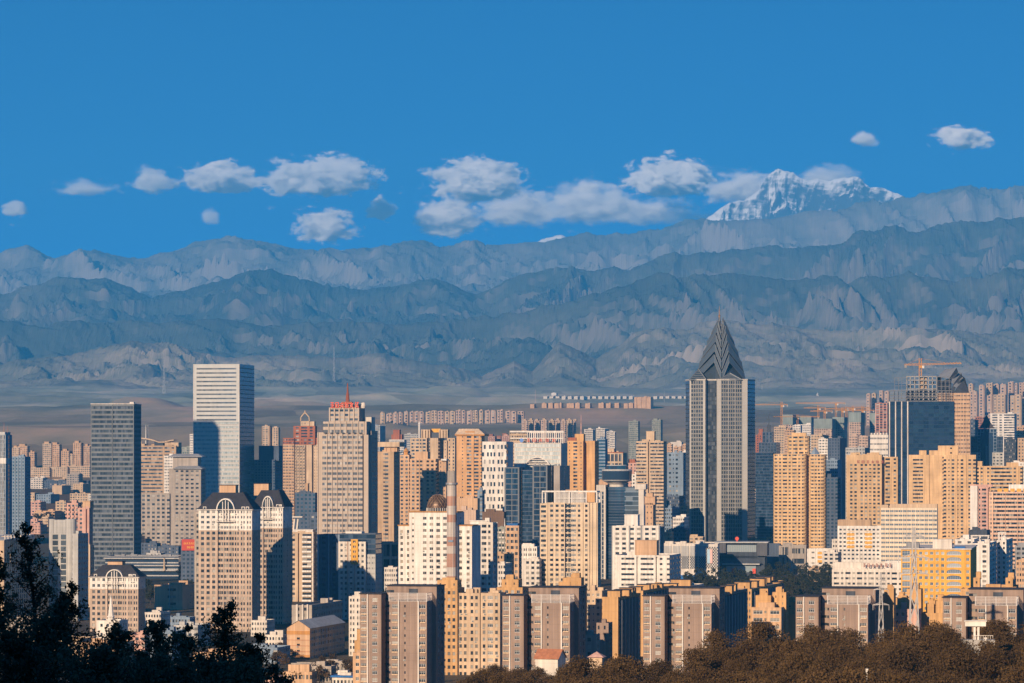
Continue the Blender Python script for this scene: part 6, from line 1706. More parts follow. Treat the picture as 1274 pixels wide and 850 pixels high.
pxm(b, 1207, 1235, 0, 603, PK, F_='....', v0=5, depth=10, yb=606, name='roof_storey'); pxm(b, 1255, 1300, 0, 603, WH, F_='....', v0=8, depth=10, yb=613, name='roof_storey')
mb = MB()
for x in (1241, 1249, 1257, 1265, 1273): mb.box(b.u(x,1), b.u(x+5.5,1), .5, 3.4, b.z(613,30,1), b.z(608,30,1), 0)
mb.build('roof_cubes', [YE], b.root)

# dark blue unfinished tower
b = Block('unfinished_tower', 'dark blue glass tower with scaffolded unfinished top and slanting roof slabs', 'office tower', 1106, 3300, zg=0, theta=8)
uB = b.u(1187); zt = b.z(499.5, uB)
GLN = glass_mat('navy_glass', (0.010,0.025,0.055), (0.025,0.055,0.10), .2, .1, .35)
NV = wall_mat('wall_navy', (0.02,0.045,0.085))
uS = b.u(1130)
mass(b, 0, uS, 0, 26, -3, zt, NV, F_='|g|g|g|', R_='g', fh=3.7, glass=GLN, pier=OW, spand=NV)
mass(b, uS, uB, .3, 26, -3, zt, NV, F_='ggggggggg', R_='.n.n', fh=3.7, glass=GLN, spand=NV)
pxm(b, 1186.5, 1207, 1209, 489, PE, v0=2, F_='.W.W.', R_='.', fh=3.9, wh=.35, depth=26)
pxm(b, 1166, 1187.5, 0, 489, PE, v0=4, F_='......', depth=18, yb=500, name='upper_wall')
zq = lambda y, v=6: b.z(y, 40, v)
mb = MB()
def fr2(xs, ys, v, w=.8):
    for x in xs: u = b.u(x, v); mb.box(u-w/2, u+w/2, v, v+w, zq(ys[0],v), zq(ys[-1],v), 0)
    for y in ys: mb.box(b.u(xs[0],v), b.u(xs[-1],v), v, v+w, zq(y,v)-w/2, zq(y,v)+w/2, 0)
for v in (6, 13, 20): fr2([1128, 1132.5, 1138, 1143.5, 1149, 1155, 1160, 1165.5], [499, 494, 489, 484, 478.5, 473, 468.5], v, .9)
for x in (1128, 1143.5, 1155, 1165.5):
    for y in (499, 489, 478.5, 468.5):
        u = b.u(x, 6); mb.box(u-.4, u+.4, 6, 21, zq(y)-.5, zq(y)+.4, 0)
mb.build('concrete_frame', [CO], b.root)
mb = MB()
def fr3(xs, ys, v, w=.4):
    for x in xs: u = b.u(x, v); mb.box(u-w/2, u+w/2, v, v+w, zq(ys[0],v), zq(ys[-1],v), 0)
    for y in ys: mb.box(b.u(xs[0],v), b.u(xs[-1],v), v, v+w, zq(y,v)-w/2, zq(y,v)+w/2, 0)
fr3([1107, 1112, 1117, 1122, 1127, 1133, 1140, 1148, 1156, 1164, 1172, 1178, 1184], [499, 495.5, 492, 486], 0, .55)
fr3([1113, 1118, 1122, 1128], [500, 490, 480, 470], 3); fr3([1166, 1171, 1176, 1181], [499, 490, 481, 474, 469], 1, .5)
mb.build('scaffold', [plain_mat('dark_steel', (0.13,0.13,0.14), .6)], b.root)
mb = MB(); mb.box(b.u(1127,5), b.u(1166,5), 12, 12.4, zq(499), zq(486), 0); mb.box(b.u(1144,9), b.u(1153,9), 9, 9.4, zq(486,9), zq(469,9), 1)
for x, y in ((1130,479),(1136,474),(1141,484),(1158,475),(1161,483),(1133,491)): mb.box(b.u(x,10), b.u(x+4,10), 10, 10.5, zq(y+3,10), zq(y,10), 0)
mb.build('netting', [DK, TAN], b.root)
# stepped slanting roof slabs
mb = MB()
q_ = lambda x, y, v: (b.u(x, v), v, b.z(y, 40, v))
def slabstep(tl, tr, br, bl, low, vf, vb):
    # slope rising away, gable face below it; sun and shade put in as colour
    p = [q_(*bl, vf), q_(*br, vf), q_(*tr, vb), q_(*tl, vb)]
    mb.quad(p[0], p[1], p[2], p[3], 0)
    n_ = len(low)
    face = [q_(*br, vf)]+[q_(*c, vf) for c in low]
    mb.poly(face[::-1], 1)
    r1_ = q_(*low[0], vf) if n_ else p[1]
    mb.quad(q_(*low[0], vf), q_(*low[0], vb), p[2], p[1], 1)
    for t in (.25, .5, .75):
        a_ = Vector(p[0]).lerp(Vector(p[1]), t); c_ = Vector(p[3]).lerp(Vector(p[2]), t); mb.bar(a_, c_, .35, 2)
slabstep((1176,459.6), (1190,457.6), (1181,471), (1166,469), [(1192.5,464),(1183.5,475),(1184,489),(1168,489),(1166,476)], 9, 22)
slabstep((1193,462.5), (1196,464.5), (1186,478), (1182,474.5), [(1198,471),(1188,484),(1188,489),(1182,489)], 6, 16)
slabstep((1198,468.5), (1200.5,470.5), (1190,483), (1186,480.5), [(1206,489),(1187,489)], 3, 12)
mb.quad(q_(1206,489,3), q_(1206,489,22), q_(1192.5,464,22), q_(1200.5,470.5,3), 1)
mb.quad(q_(1166,489,9), q_(1166,469,9), q_(1176,459.6,22), q_(1166,489,22), 1)
mb.build('slanting_roof', [plain_mat('roof_glass', (0.20,0.21,0.23), .5), wall_mat('wall_slabshade', (0.045,0.05,0.065)), METAL], b.root)

def tower_crane(label, xm, y0, y1, yj, xl, xr, D, w=1.6, group=None, mat=None, yjr=None):
    b = Block('tower_crane', label, 'crane', xm, D, theta=0, group=group, zg=0)
    za, zb_ = b.z(y0, 0), b.z(y1, 0); zj = b.z(yj, 0)
    mb = MB(); s_ = w/2
    for sx in (-s_, s_):
        for sy in (-s_, s_): mb.bar((sx,sy,za),(sx,sy,zb_), w*.16)
    n = max(3, int((zb_-za)/(w*1.4)))
    for k in range(n):
        z0_ = za+(zb_-za)*k/n; z1_ = za+(zb_-za)*(k+1)/n
        f1 = 1 if k % 2 else -1
        mb.bar((-s_*f1,-s_,z0_),(s_*f1,-s_,z1_), w*.11); mb.bar((-s_,-s_*f1,z0_),(-s_,s_*f1,z1_), w*.11); mb.bar((s_,-s_*f1,z0_),(s_,s_*f1,z1_), w*.11)
    mb.box(-s_*1.3, s_*1.3, -s_*1.3, s_*1.3, zj-w*1.2, zj-w*.2, 0)
    mb.build('mast', [mat or ORANGE_STEEL], b.root)
    mb = MB(); ul, ur = b.u(xl), b.u(xr); zr_ = b.z(yjr if yjr else yj, 0)
    ends = [(ul, zj), (ur, zr_)]
    for (uu, zz) in ends:
        n = max(3, int(abs(uu)/(w*1.3)))
        top = lambda t: (uu*t, 0, zj+(zz-zj)*t+w*.7)
        for s2 in (-w*.4, w*.4): mb.bar((0,s2,zj),(uu,s2,zz), w*.15)
        mb.bar(top(0), (uu,0,zz+w*.3), w*.15)
        for k in range(n):
            t = (k+.5)/n; t2 = (k+1)/n
            mb.bar((uu*k/n,-w*.4,zj+(zz-zj)*k/n), top(t), w*.1); mb.bar(top(t), (uu*t2,-w*.4,zj+(zz-zj)*t2), w*.1)
    mb.bar((0,0,zb_), (ends[1][0]*.6,0,zj+(ends[1][1]-zj)*.6+w*.7), w*.07); mb.bar((0,0,zb_), (ends[0][0]*.8,0,zj+w*.5), w*.07)
    mb.build('jib', [mat or ORANGE_STEEL], b.root)
    mb = MB(); side = ends[0][0] if abs(ends[0][0]) < abs(ends[1][0]) else ends[1][0]
    mb.box(side*.92-w*.5, side*.92+w*.5, -w*.5, w*.5, zj-w*1.1, zj, 0); mb.build('counterweight', [CO], b.root)
    mb = MB(); mb.box(w*.6, w*1.6, -w*.5, w*.5, zj-w*1.3, zj-w*.2, 0); mb.build('cab', [WH], b.root)
    return b
tower_crane('orange tower crane standing on the unfinished dark blue tower', 1145, 499, 446, 454.5, 1125, 1196, 3312, w=2.3, yjr=452.5)

simple('apartment_tower', 'brick-red striped tower left of the unfinished blue tower', 1089, 1104, 1107, 501.5, 4200, RB, F_='|w|w|w|', R_='.', zg=0, pier=PK)
b, g_ = simple('white_office', 'white block with scalloped roof edge left of the unfinished tower', 1082.5, 1105, 1108, 541, 3500, WH, F_='.W.W.', fh=5.6, wh=.3, zg=0)
mb = MB()
for i in range(6): mb.box(g_[1]*(i+.2)/6, g_[1]*(i+.75)/6, -.5, 6, g_[5], g_[5]+1.8, 0)
mb.build('scalloped_edge', [WH], b.root)
b = Block('pyramid_building', 'dark glass building with a slate pyramid roof and arched window, right of the unfinished tower', 'building', 1208, 3350, zg=0, theta=7)
pxm(b, 1208, 1248, 0, 543, SLATE_AND_SHADE, F_='g.g.g', fh=3.6, glass=GLB, depth=20); pxm(b, 1216, 1240, 0, 533.5, BG, v0=-1, F_='.ggg.', glass=GLN, depth=22)
pxm(b, 1208, 1220, 0, 563, LG, v0=-3, F_='.W.', depth=12); pxm(b, 1234.5, 1248, 0, 563, LG, v0=-3, F_='.W.', depth=12)
mb = MB(); uc = b.u(1227.5, 8); z0_, z1_ = b.z(533, uc, 8), b.z(515.5, uc, 8); r0 = 9.5/F*3350
a = [(uc-r0,-.5),(uc+r0,-.5),(uc+r0,17),(uc-r0,17)]; m_ = [(uc-r0*.5,4),(uc+r0*.5,4),(uc+r0*.5,12),(uc-r0*.5,12)]
for i in range(4):
    j=(i+1)%4; mb.quad((*a[i],z0_),(*a[j],z0_),(*m_[j],z0_+(z1_-z0_)*.42),(*m_[i],z0_+(z1_-z0_)*.42)); mb.tri((*m_[i],z0_+(z1_-z0_)*.42),(*m_[j],z0_+(z1_-z0_)*.42),(uc,8,z1_))
mb.build('pyramid_roof', [wall_mat('wall_slateroof', (0.07,0.06,0.06))], b.root)
mb = MB(); mb.lathe(uc, 8, [(1.4,z1_-1),(1.9,z1_+1.2),(.3,z1_+2.4),(.1,z1_+7)], 10); mb.build('finial', [WH], b.root)
mb = MB(); r0 = 8/F*3350; zc = b.z(545, uc)
mb.poly([(uc+r0*math.cos(t), -1.4, zc+r0*math.sin(t)) for t in np.linspace(0, math.pi, 13)][::-1]); mb.box(uc-r0, uc+r0, -1.4, -1.1, b.z(578,uc), zc, 0); mb.box(uc-1, uc+1, -1.8, -1.402, b.z(578,uc), b.z(555,uc), 1)
mb.build('arched_window', [GLN, BG], b.root)
simple('apartment_tower', 'white tower with rounded right end behind the pyramid-roofed building', 1232, 1262, 1265, 514.5, 4200, WH, F_='.W.w.WW', zg=0)
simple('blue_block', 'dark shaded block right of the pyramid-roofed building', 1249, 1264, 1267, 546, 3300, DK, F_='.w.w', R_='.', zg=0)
simple('apartment_tower', 'brown tower with sunlit edge cut by the right frame edge', 1266, 1290, 1292, 545, 3250, TAN, F_='..W.', zg=0)
simple('apartment_tower', 'low white block at the right edge beneath the brown tower', 1258, 1290, 1292, 575, 2900, WH, F_='.w', zg=0)
simple('apartment_tower', 'peach house row at the right edge behind the white rounded tower', 1265, 1290, 1292, 531, 4300, PE, F_='.w', zg=0, clutter=2)
simple('apartment_tower', 'dark-fronted tower between unfinished tower and pyramid-roofed building', 1207, 1213, 1217, 522, 4300, SLATE_AND_SHADE, F_='.w', zg=0)
simple('apartment_tower', 'brownish block peeping left of the slate pyramid', 1213, 1224, 1226, 519, 4500, RB, F_='.w', zg=0)

# building sites: green netted blocks
sites = [(974,986,990,516,5000),(990,1009,1012,518,5050),(1013,1035,1040,521,4800),(1036,1050,1054,519,4850),(1056,1071,1082,513,4700),(1082,1089,1092,514,4750)]
NET = wall_mat('wall_greennet', (0.23,0.27,0.26))
for i, (x0, x1, xs, yt, D) in enumerate(sites):
    b = Block('unfinished_block', ordl(i)+' of the green-netted unfinished blocks at the far building site', 'unfinished building', x0, D, group='green-netted blocks of the far building site', theta=11)
    pxm(b, x0, x1, xs, yt+12, PT, F_='.w', R_='.')
    pxm(b, x0-.3, x1+.3, xs+.3, yt, NET, v0=-.3, F_='....', R_='.', yb=yt+12.5, name='netting')
for i, (xm, y0, y1, yj, xl, xr, D) in enumerate([(972.5,540,500,504,936,980,4900),(992,532,516,519,962,1020,4950),(1018,520,504,508,1000,1028,5100),(1040,520,502,502,990,1052,5000),(1048,520,507,511,1040,1075,4900),(1053,525,506,509,1026,1060,4950),(1061,514,505,508,1054,1082,4800),(1073,514,505,511,1050,1088,4800),(1026,521,509,512,1008,1036,4800)]):
    tower_crane(ordl(i)+' of the small orange cranes over the far building site', xm, y0, y1, yj, xl, xr, D, w=2.2, group='small orange cranes over the far building site')

# far towers at the right on the rising plain
FR = [(1078,1084,490),(1084.5,1091,489.5),(1094,1100,486),(1100.5,1107,487),(1205,1212,477.5),(1207,1217,487),(1218,1226,479.5),(1227,1236,477),(1236,1244,478),(1244.5,1253,478),(1236,1252,491),(1254,1262,475.5),(1262.5,1267,477),(1257,1272,492),(1268,1278,476),(1228,1236,492),(1276,1290,480),(1272,1290,494)]
for i, (x0, x1, yt) in enumerate(FR):
    D = 7400 if yt < 485 else (6900 if yt < 491.5 else 6500)
    simple('apartment_tower', ordl(i)+' of the pinkish far towers below the right foothills', x0, x1-1.2, x1, yt, D+(i%3)*40, [PT, CR, PT][i%3], F_='.w.#', R_='.', rep=9, fh=6, group='pinkish far towers below the right foothills')
# long row on the slope at centre-left
x = 473.0; i = 0
while x < 652:
    w = rnd.uniform(5.2, 8.6); yt = np.interp(x, [473, 520, 600, 660], [514, 512, 511, 511])+rnd.uniform(-1.0, 1.2)
    simple('apartment_tower', ordl(i)+' of the pale towers in the long row on the slope', x, x+w-.8, x+w-.1, yt, Dfor(x, 527+rnd.uniform(-1.5,1.5), 0), rnd.choice([PT, CR, PT]), F_='.w#', R_='.', rep=8, fh=6, group='pale towers in the long row on the slope')
    x += w+rnd.choice([0, 0, 0, 1.2, 2.0]); i += 1
# cubes on the ridge, long low blocks behind
for i, (x0, x1) in enumerate([(659.5,664.5),(674,680),(682,687.5),(689.5,695),(696,698.5),(705,714),(715.5,721),(728,734),(744.5,751),(754,759.5),(764.5,770),(776,781),(782,787.5)]):
    simple('villa_block', ordl(i)+' of the tan cube houses lined up on the brown ridge', x0, x1, x1+1.2, 501.5+.5*(i%2)+(1.5 if i < 1 else 0), Dfor(x0, 508.5, 0), PE, F_='.....', R_='.', group='tan cube houses on the brown ridge', depth=25, fh=5)
for i in range(24):
    x0 = 676+7.6*i
    if 786 < x0 < 808 : continue
    simple('row_block', 'one of the small pale-ended blocks in the farthest row on the plain', x0, x0+4.6, x0+6.6, 493.2, Dfor(x0, 497.5, 0), OW, F_='.....', R_='.', group='small pale-ended blocks in the farthest row', depth=60, fh=5)
b, g_ = simple('hall', 'peach building with three arches at the right end of the ridge row', 789, 809.5, 811, 494, Dfor(795, 508, 0), PE, F_='.#.#.#.', R_='.', depth=40, fh=8)
simple('row_block', 'lone white shed on the plain left of the row', 686, 692, 693, 489, 11000, WH, F_='..', depth=30, fh=6)
# lone buildings and masts on the plain
simple('row_block', 'small dark sheds by the radio mast on the left plain', 210, 226, 234, 490.5, 12000, GY, F_='..', depth=50, fh=6, clutter=3)
simple('row_block', 'tiny white house left of the radio mast', 189, 194, 195, 490, 12000, WH, F_='..', depth=30, fh=6)
def pylon(name, label, x, y0, y1, D, wpx, m, cat='pylon', arms=()):
    b = Block(name, label, cat, x, D, theta=0)
    z0_ = min(-2, b.z(y0, 0)); zt = b.z(y1, 0); s_ = wpx/F*D/2; mb = MB(); t = s_*.16
    H = zt-z0_
    n = 9
    for sx in (-1, 1):
        for sy in (-1, 1): mb.bar((sx*s_,sy*s_,z0_),(sx*s_*.12,sy*s_*.12,zt), t, 0, t*.5)
    for k in range(n):
        a0, a1 = 1-k/n*.88, 1-(k+1)/n*.88; za, zb_ = z0_+H*k/n, z0_+H*(k+1)/n
        for (p, q) in (((-1,-1),(1,-1)), ((1,-1),(-1,-1)), ((1,-1),(1,1)), ((1,1),(1,-1)), ((-1,1),(1,1)), ((-1,-1),(-1,1))):
            mb.bar((p[0]*s_*a0,p[1]*s_*a0,za),(q[0]*s_*a1,q[1]*s_*a1,zb_), t*.6)
    mb.build('lattice', [m], b.root)
    for (y, hw) in arms:
        am = MB(); z = b.z(y, 0); h = hw/F*D
        for sg in (-1, 1):
            am.bar((0,-.4,z),(sg*h,0,z-h*.08), t*.7); am.bar((0,.4,z),(sg*h,0,z-h*.08), t*.7); am.bar((0,0,z+h*.25),(sg*h,0,z-h*.08), t*.6)
            am.bar((sg*h,0,z-h*.08),(sg*h,0,z-h*.08-1.6), t*.5)
            for k in range(1, 4): am.bar((sg*h*k/4,-.3,z-.05),(sg*h*(k-.5)/4,0,z+h*.25*(1-(k-.5)/4)), t*.4)
        am.build('cross_arm', [m], b.root)
    return b
pylon('radio_mast', 'tall thin radio mast on the left plain beside the sheds', 204, 490, 448, 12000, 3.2, LG, 'mast')
pylon('power_pylon', 'white power pylon on the plain right of the spired tower', 1017, 500, 489, 11000, 5, WH)
pylon('power_pylon', 'faint pylon on the plain just right of the spired tower crown', 948, 492, 478, 12000, 2, LG)
pylon('power_pylon', 'faint pylon on the foothill above the red-lettered tower', 415.5, 450, 431, 13500, 3, LG)
pylon('radio_mast', 'thin mast at the left end of the farthest row', 666, 498, 485, 9500, 1.6, PK, 'mast')
pylon('radio_mast', 'thin mast above the right half of the farthest row', 826.5, 496, 486, 10200, 1.2, LG, 'mast')
PYM = plain_mat('galvanised', (0.42,0.40,0.39), .5, .3)
pylon('power_pylon', 'large lattice power pylon in front of the yellow building', 1137, 800, 656, 1180, 20, PYM, arms=((667, 13), (693, 19), (713, 18)))
pylon('power_pylon', 'second lattice power pylon, left of the large one, rising from the trees', 1096, 800, 712, 1050, 13, PYM, arms=((722, 6), (733, 9), (752, 10)))

# filler blocks low down between the towers, mostly in shade
FILL = [(500,3300),(430,3600),(560,3400),(640,3500),(700,3600),(760,3700),(830,3600),(890,3700),(950,3900),(1010,3600),(1060,3700),(1120,3700),(1180,3700),(1240,3700),(300,3500),(380,3100),(455,2900),(520,2350),(585,2300),(690,2450),(720,3100),(780,3300),(850,3100),(900,3300),(940,3100),(990,3250),(1030,3250),(1090,3250),(1150,3100),(1200,3050),(1250,3050),(60,3800),(20,3700),(100,3900),(180,3800),(140,4200),(200,4400),(60,4600),(20,4600),(420,4300),(480,4000),(550,4200),(600,4400),(660,4300),(730,4400),(800,4500),(870,4400),(930,4300),(980,4500),(1040,4400),(1100,4500),(1160,4500),(1220,4600),(1260,4700),(280,4500),(350,4300),(620,2450),(750,2500),(1000,2500),(1130,2400),(1230,2350)]
for i, (x, D) in enumerate(FILL):
    for j in range(2):
        w = rnd.uniform(14, 26)*3000/D; h = rnd.uniform(9, 24); xx = x+rnd.uniform(-12, 12)+j*20; DD = D+rnd.uniform(-80, 160)+j*70
        y = PY+F*(E-h-gz((xx-PX)/F*DD, DD))/DD
        simple('city_block', 'ordinary low city block between the towers', xx, xx+w, xx+w*1.25, y, DD, rnd.choice([PE, CR, OW, ST, LG, TAN, PK, BG]), F_='.w', rep=4, group='ordinary low city blocks between the towers', clutter=3, depth=rnd.uniform(12, 26))
# ================================================================ trees
def leaf_mat(key, dark, light, trans=0.25):
    m, n, l, b = nodemat(key)
    at = n.new('ShaderNodeAttribute'); at.attribute_name = 'rnd'
    oi = n.new('ShaderNodeObjectInfo')
    mx = n.new('ShaderNodeMix'); mx.data_type = 'RGBA'
    mx.inputs[6].default_value = (*dark, 1); mx.inputs[7].default_value = (*light, 1)
    ma = n.new('ShaderNodeMath'); ma.operation = 'MULTIPLY_ADD'; ma.inputs[1].default_value = 0.55
    l.new(oi.outputs['Random'], ma.inputs[0])
    m2 = n.new('ShaderNodeMath'); m2.operation = 'MULTIPLY'; m2.inputs[1].default_value = 0.5
    l.new(at.outputs['Fac'], m2.inputs[0]); l.new(m2.outputs[0], ma.inputs[2])
    l.new(ma.outputs[0], mx.inputs[0]); l.new(mx.outputs[2], b.inputs['Base Color'])
    b.inputs['Roughness'].default_value = 0.8; b.inputs['Specular IOR Level'].default_value = 0.15
    tr = n.new('ShaderNodeBsdfTranslucent'); l.new(mx.outputs[2], tr.inputs[0])
    ms = n.new('ShaderNodeMixShader'); ms.inputs[0].default_value = trans
    l.new(b.outputs[0], ms.inputs[1]); l.new(tr.outputs[0], ms.inputs[2])
    l.new(ms.outputs[0], n['Material Output'].inputs[0])
    return m
BROWNLEAF = leaf_mat('leaf_brown', (0.040, 0.026, 0.013), (0.155, 0.092, 0.036))
GREENLEAF = leaf_mat('leaf_dark_green', (0.018, 0.024, 0.014), (0.075, 0.07, 0.035))
NEARLEAF = leaf_mat('leaf_near', (0.10, 0.055, 0.032), (0.28, 0.165, 0.10), 0.2)
BARK = wall_mat('bark', (0.06, 0.045, 0.035), .2, .2)
nr = np.random.RandomState(5)

def leaves_mesh(name, pts, size, mat, r=None, aspect=0.6):
    n = len(pts)
    a = nr.normal(size=(n, 3)); a /= np.linalg.norm(a, axis=1)[:, None]
    t = nr.normal(size=(n, 3)); b = np.cross(a, t); b /= np.linalg.norm(b, axis=1)[:, None]
    s = size*nr.uniform(.6, 1.35, n)[:, None]
    a = a*s*.5; b = b*s*.5*aspect
    co = np.stack([pts-a, pts+b, pts+a, pts-b], 1).reshape(-1, 3)
    me = bpy.data.meshes.new(name)
    me.vertices.add(4*n); me.vertices.foreach_set('co', co.reshape(-1))
    me.loops.add(4*n); me.polygons.add(n)
    me.loops.foreach_set('vertex_index', np.arange(4*n)); me.polygons.foreach_set('loop_start', np.arange(n)*4); me.polygons.foreach_set('loop_total', np.full(n, 4))
    me.materials.append(mat); me.update(calc_edges=True)
    at = me.attributes.new('rnd', 'FLOAT', 'FACE')
    at.data.foreach_set('value', nr.rand(n) if r is None else r)
    return me

def crown_points(n, h, w, z0, lumps, pointy=0.0):
    """leaf positions in overlapping uneven lumps, gaps between them"""
    pts = []; rv = []
    k = lumps
    for i in range(k):
        t = nr.rand()**.8
        zc = z0 + h*(.12+.80*t)
        rad = w*.5*(math.sin(math.pi*min(1, .16+.80*t))**.7)*(1-pointy*t)
        a = nr.rand()*2*math.pi; rr = rad*math.sqrt(nr.rand())*.85
        c = np.array([rr*math.cos(a), rr*math.sin(a), zc])
        ls = w*nr.uniform(.12, .24)*(1-.5*pointy*t)
        m_ = n//k
        d = nr.normal(size=(m_, 3)); d /= np.linalg.norm(d, axis=1)[:, None]
        d *= (nr.rand(m_, 1)**.38)*ls*np.array([1, 1, .8])
        pts.append(c+d); rv.append(np.clip(nr.rand(m_)*.7+nr.rand()*.35, 0, 1))
    return np.concatenate(pts), np.concatenate(rv)

def trunk_mesh(h, r0, nb=5, name='trunk', spread=.35):
    mb = MB(); p = Vector((0, 0, -1)); 
    segs = 4; q = p
    for i in range(segs):
        q2 = Vector((nr.uniform(-.05, .05)*h*.3, nr.uniform(-.05, .05)*h*.3, h*(i+1)/segs))
        mb.bar(q, q2, r0*2*(1-i*.2), 0, r0*2*(1-(i+1)*.2)); q = q2
        if i >= 1:
            for k in range(nb//2+1):
                a = nr.rand()*6.28; e = q2+Vector((math.cos(a)*h*spread, math.sin(a)*h*spread, h*nr.uniform(.15, .35)))
                mb.bar(q2, e, r0*.8, 0, r0*.25)
    return mb.mesh(name, [BARK])

def tree_kind(n, h, w, size, mat, lumps, pointy=0.0, variants=4, tr=.3):
    out = []
    for _ in range(variants):
        hh = h*nr.uniform(.9, 1.1)
        p, r = crown_points(n, hh*.82, w, hh*.18, lumps, pointy)
        out.append((leaves_mesh('crown', p, size, mat, r), trunk_mesh(hh*.6, tr)))
    return out
def place_tree(kind, x, y, z, s, label, group, name='tree', cat='tree'):
    cm, tm = rnd.choice(kind)
    e = empty(name, (x, y, z), rnd.uniform(0, 6.28)); e.scale = (s*rnd.uniform(.9, 1.12), s*rnd.uniform(.9, 1.12), s*rnd.uniform(.88, 1.15))
    tag(e, label, cat, group)
    link(bpy.data.objects.new('crown', cm), e); link(bpy.data.objects.new('trunk', tm), e)
    return e

K_WOOD = tree_kind(7500, 9.5, 10.5, .34, BROWNLEAF, 38, variants=7)
K_CITY = tree_kind(1000, 10, 8.5, .8, GREENLEAF, 15, variants=5)
K_TALL = tree_kind(1100, 17, 7, .9, GREENLEAF, 18, .35, variants=3)
K_BUSH = tree_kind(900, 4.5, 6, .45, BROWNLEAF, 10, variants=3, tr=.12)

# the wood on the hill slope
Y_ = 585.0; cnt = 0
while Y_ < 800:
    X_ = -22.0+rnd.uniform(0, 6)
    while X_ < 150:
        px = PX+X_/Y_*F
        if 575 < px < 1310:
            xx, yy_ = X_+rnd.uniform(-2.6, 2.6), Y_+rnd.uniform(-4, 4)
            # the path with the white monument stays clear
            clear = (1196 < px < 1226 and 706 < Y_ < 735) or (1042 < px < 1062 and Y_ < 690)
            if not clear:
                sc = rnd.uniform(.62, 1.28)*(.75 if px < 700 else 1)
                place_tree(K_WOOD, xx, yy_, gz(xx, yy_)-.6, sc, 'round brown-leaved tree of the wood on the slope at the lower right', 'brown-leaved trees of the hillside wood'); cnt += 1
        X_ += rnd.uniform(8.8, 12.0)
    Y_ += 15.5

# street and park trees between the buildings
def grove(x0, x1, D0, D1, n, kind, where, s=(.7, 1.1)):
    for i in range(n):
        D = rnd.uniform(D0, D1); px = rnd.uniform(x0, x1)
        X_ = (px-PX)/F*D
        place_tree(kind, X_, D, gz(X_, D), rnd.uniform(*s), 'dark green tree '+where, 'dark green trees '+where)
grove(0, 52, 2760, 3000, 11, K_CITY, 'in the park strip at the far left edge')
grove(44, 88, 2600, 3050, 10, K_CITY, 'in the grove left of the pink blocks')
grove(38, 112, 3800, 3980, 13, K_CITY, 'in the far row below the pale row houses')
grove(168, 240, 2620, 2780, 12, K_CITY, 'in the clump right of the banded tower', (.8, 1.25))
grove(176, 242, 2150, 2420, 12, K_CITY, 'behind the plain tan block', (.8, 1.2))
grove(462, 497, 2120, 2210, 9, K_CITY, 'in front of the beige hall')
grove(612, 672, 1960, 2120, 9, K_CITY, 'between white block and cream tower', (.7, 1.0))
grove(742, 764, 2020, 2120, 7, K_CITY, 'between cream tower and white balcony block', (.8, 1.1))
grove(846, 935, 2250, 2300, 8, K_CITY, 'in front of the dark museum', (.85, 1.15))
grove(930, 1040, 2200, 2260, 12, K_TALL, 'in the tall row right of the museum', (.72, 1.0))
grove(1262, 1285, 1820, 1900, 5, K_TALL, 'at the right edge below the cream block', (.8, 1.0))
grove(1004, 1030, 2050, 2160, 5, K_CITY, 'in front of the yellow-bayed block', (.8, 1.1))
grove(60, 110, 3300, 3500, 6, K_CITY, 'among the blue shaded roofs')
grove(392, 440, 1420, 1540, 8, K_BUSH, 'below the long gabled block', (1.0, 1.6))
grove(336, 362, 1500, 1640, 7, K_BUSH, 'left of the gabled block', (1.0, 1.5))
grove(540, 640, 1240, 1300, 6, K_BUSH, 'at the foot of the front row', (1.0, 1.5))
# the dense dark belt in front of the museum reads as one mass
bp = []
for i in range(260):
    D = rnd.uniform(2230, 2560); px = rnd.uniform(846, 1042); X_ = (px-PX)/F*D; hh = rnd.uniform(7, 13) if px < 950 else rnd.uniform(10, 19)
    p_, r_ = crown_points(260, hh, 8.5, .5, 6, .25)
    bp.append(p_+np.array([X_, D, gz(X_, D)]))
o = link(bpy.data.objects.new('tree_belt', leaves_mesh('tree_belt', np.concatenate(bp), .95, GREENLEAF)))
tag(o, 'dense dark belt of trees before the museum and the stone hall', 'trees', kind='stuff')
for x, D in ((662, 2110), (668, 2120), (659, 2100)):
    X_ = (x-PX)/F*D; place_tree(K_TALL, X_, D, 0, .8, 'pointed dark tree left of the cream tower foot', 'pointed dark trees left of the cream tower foot')

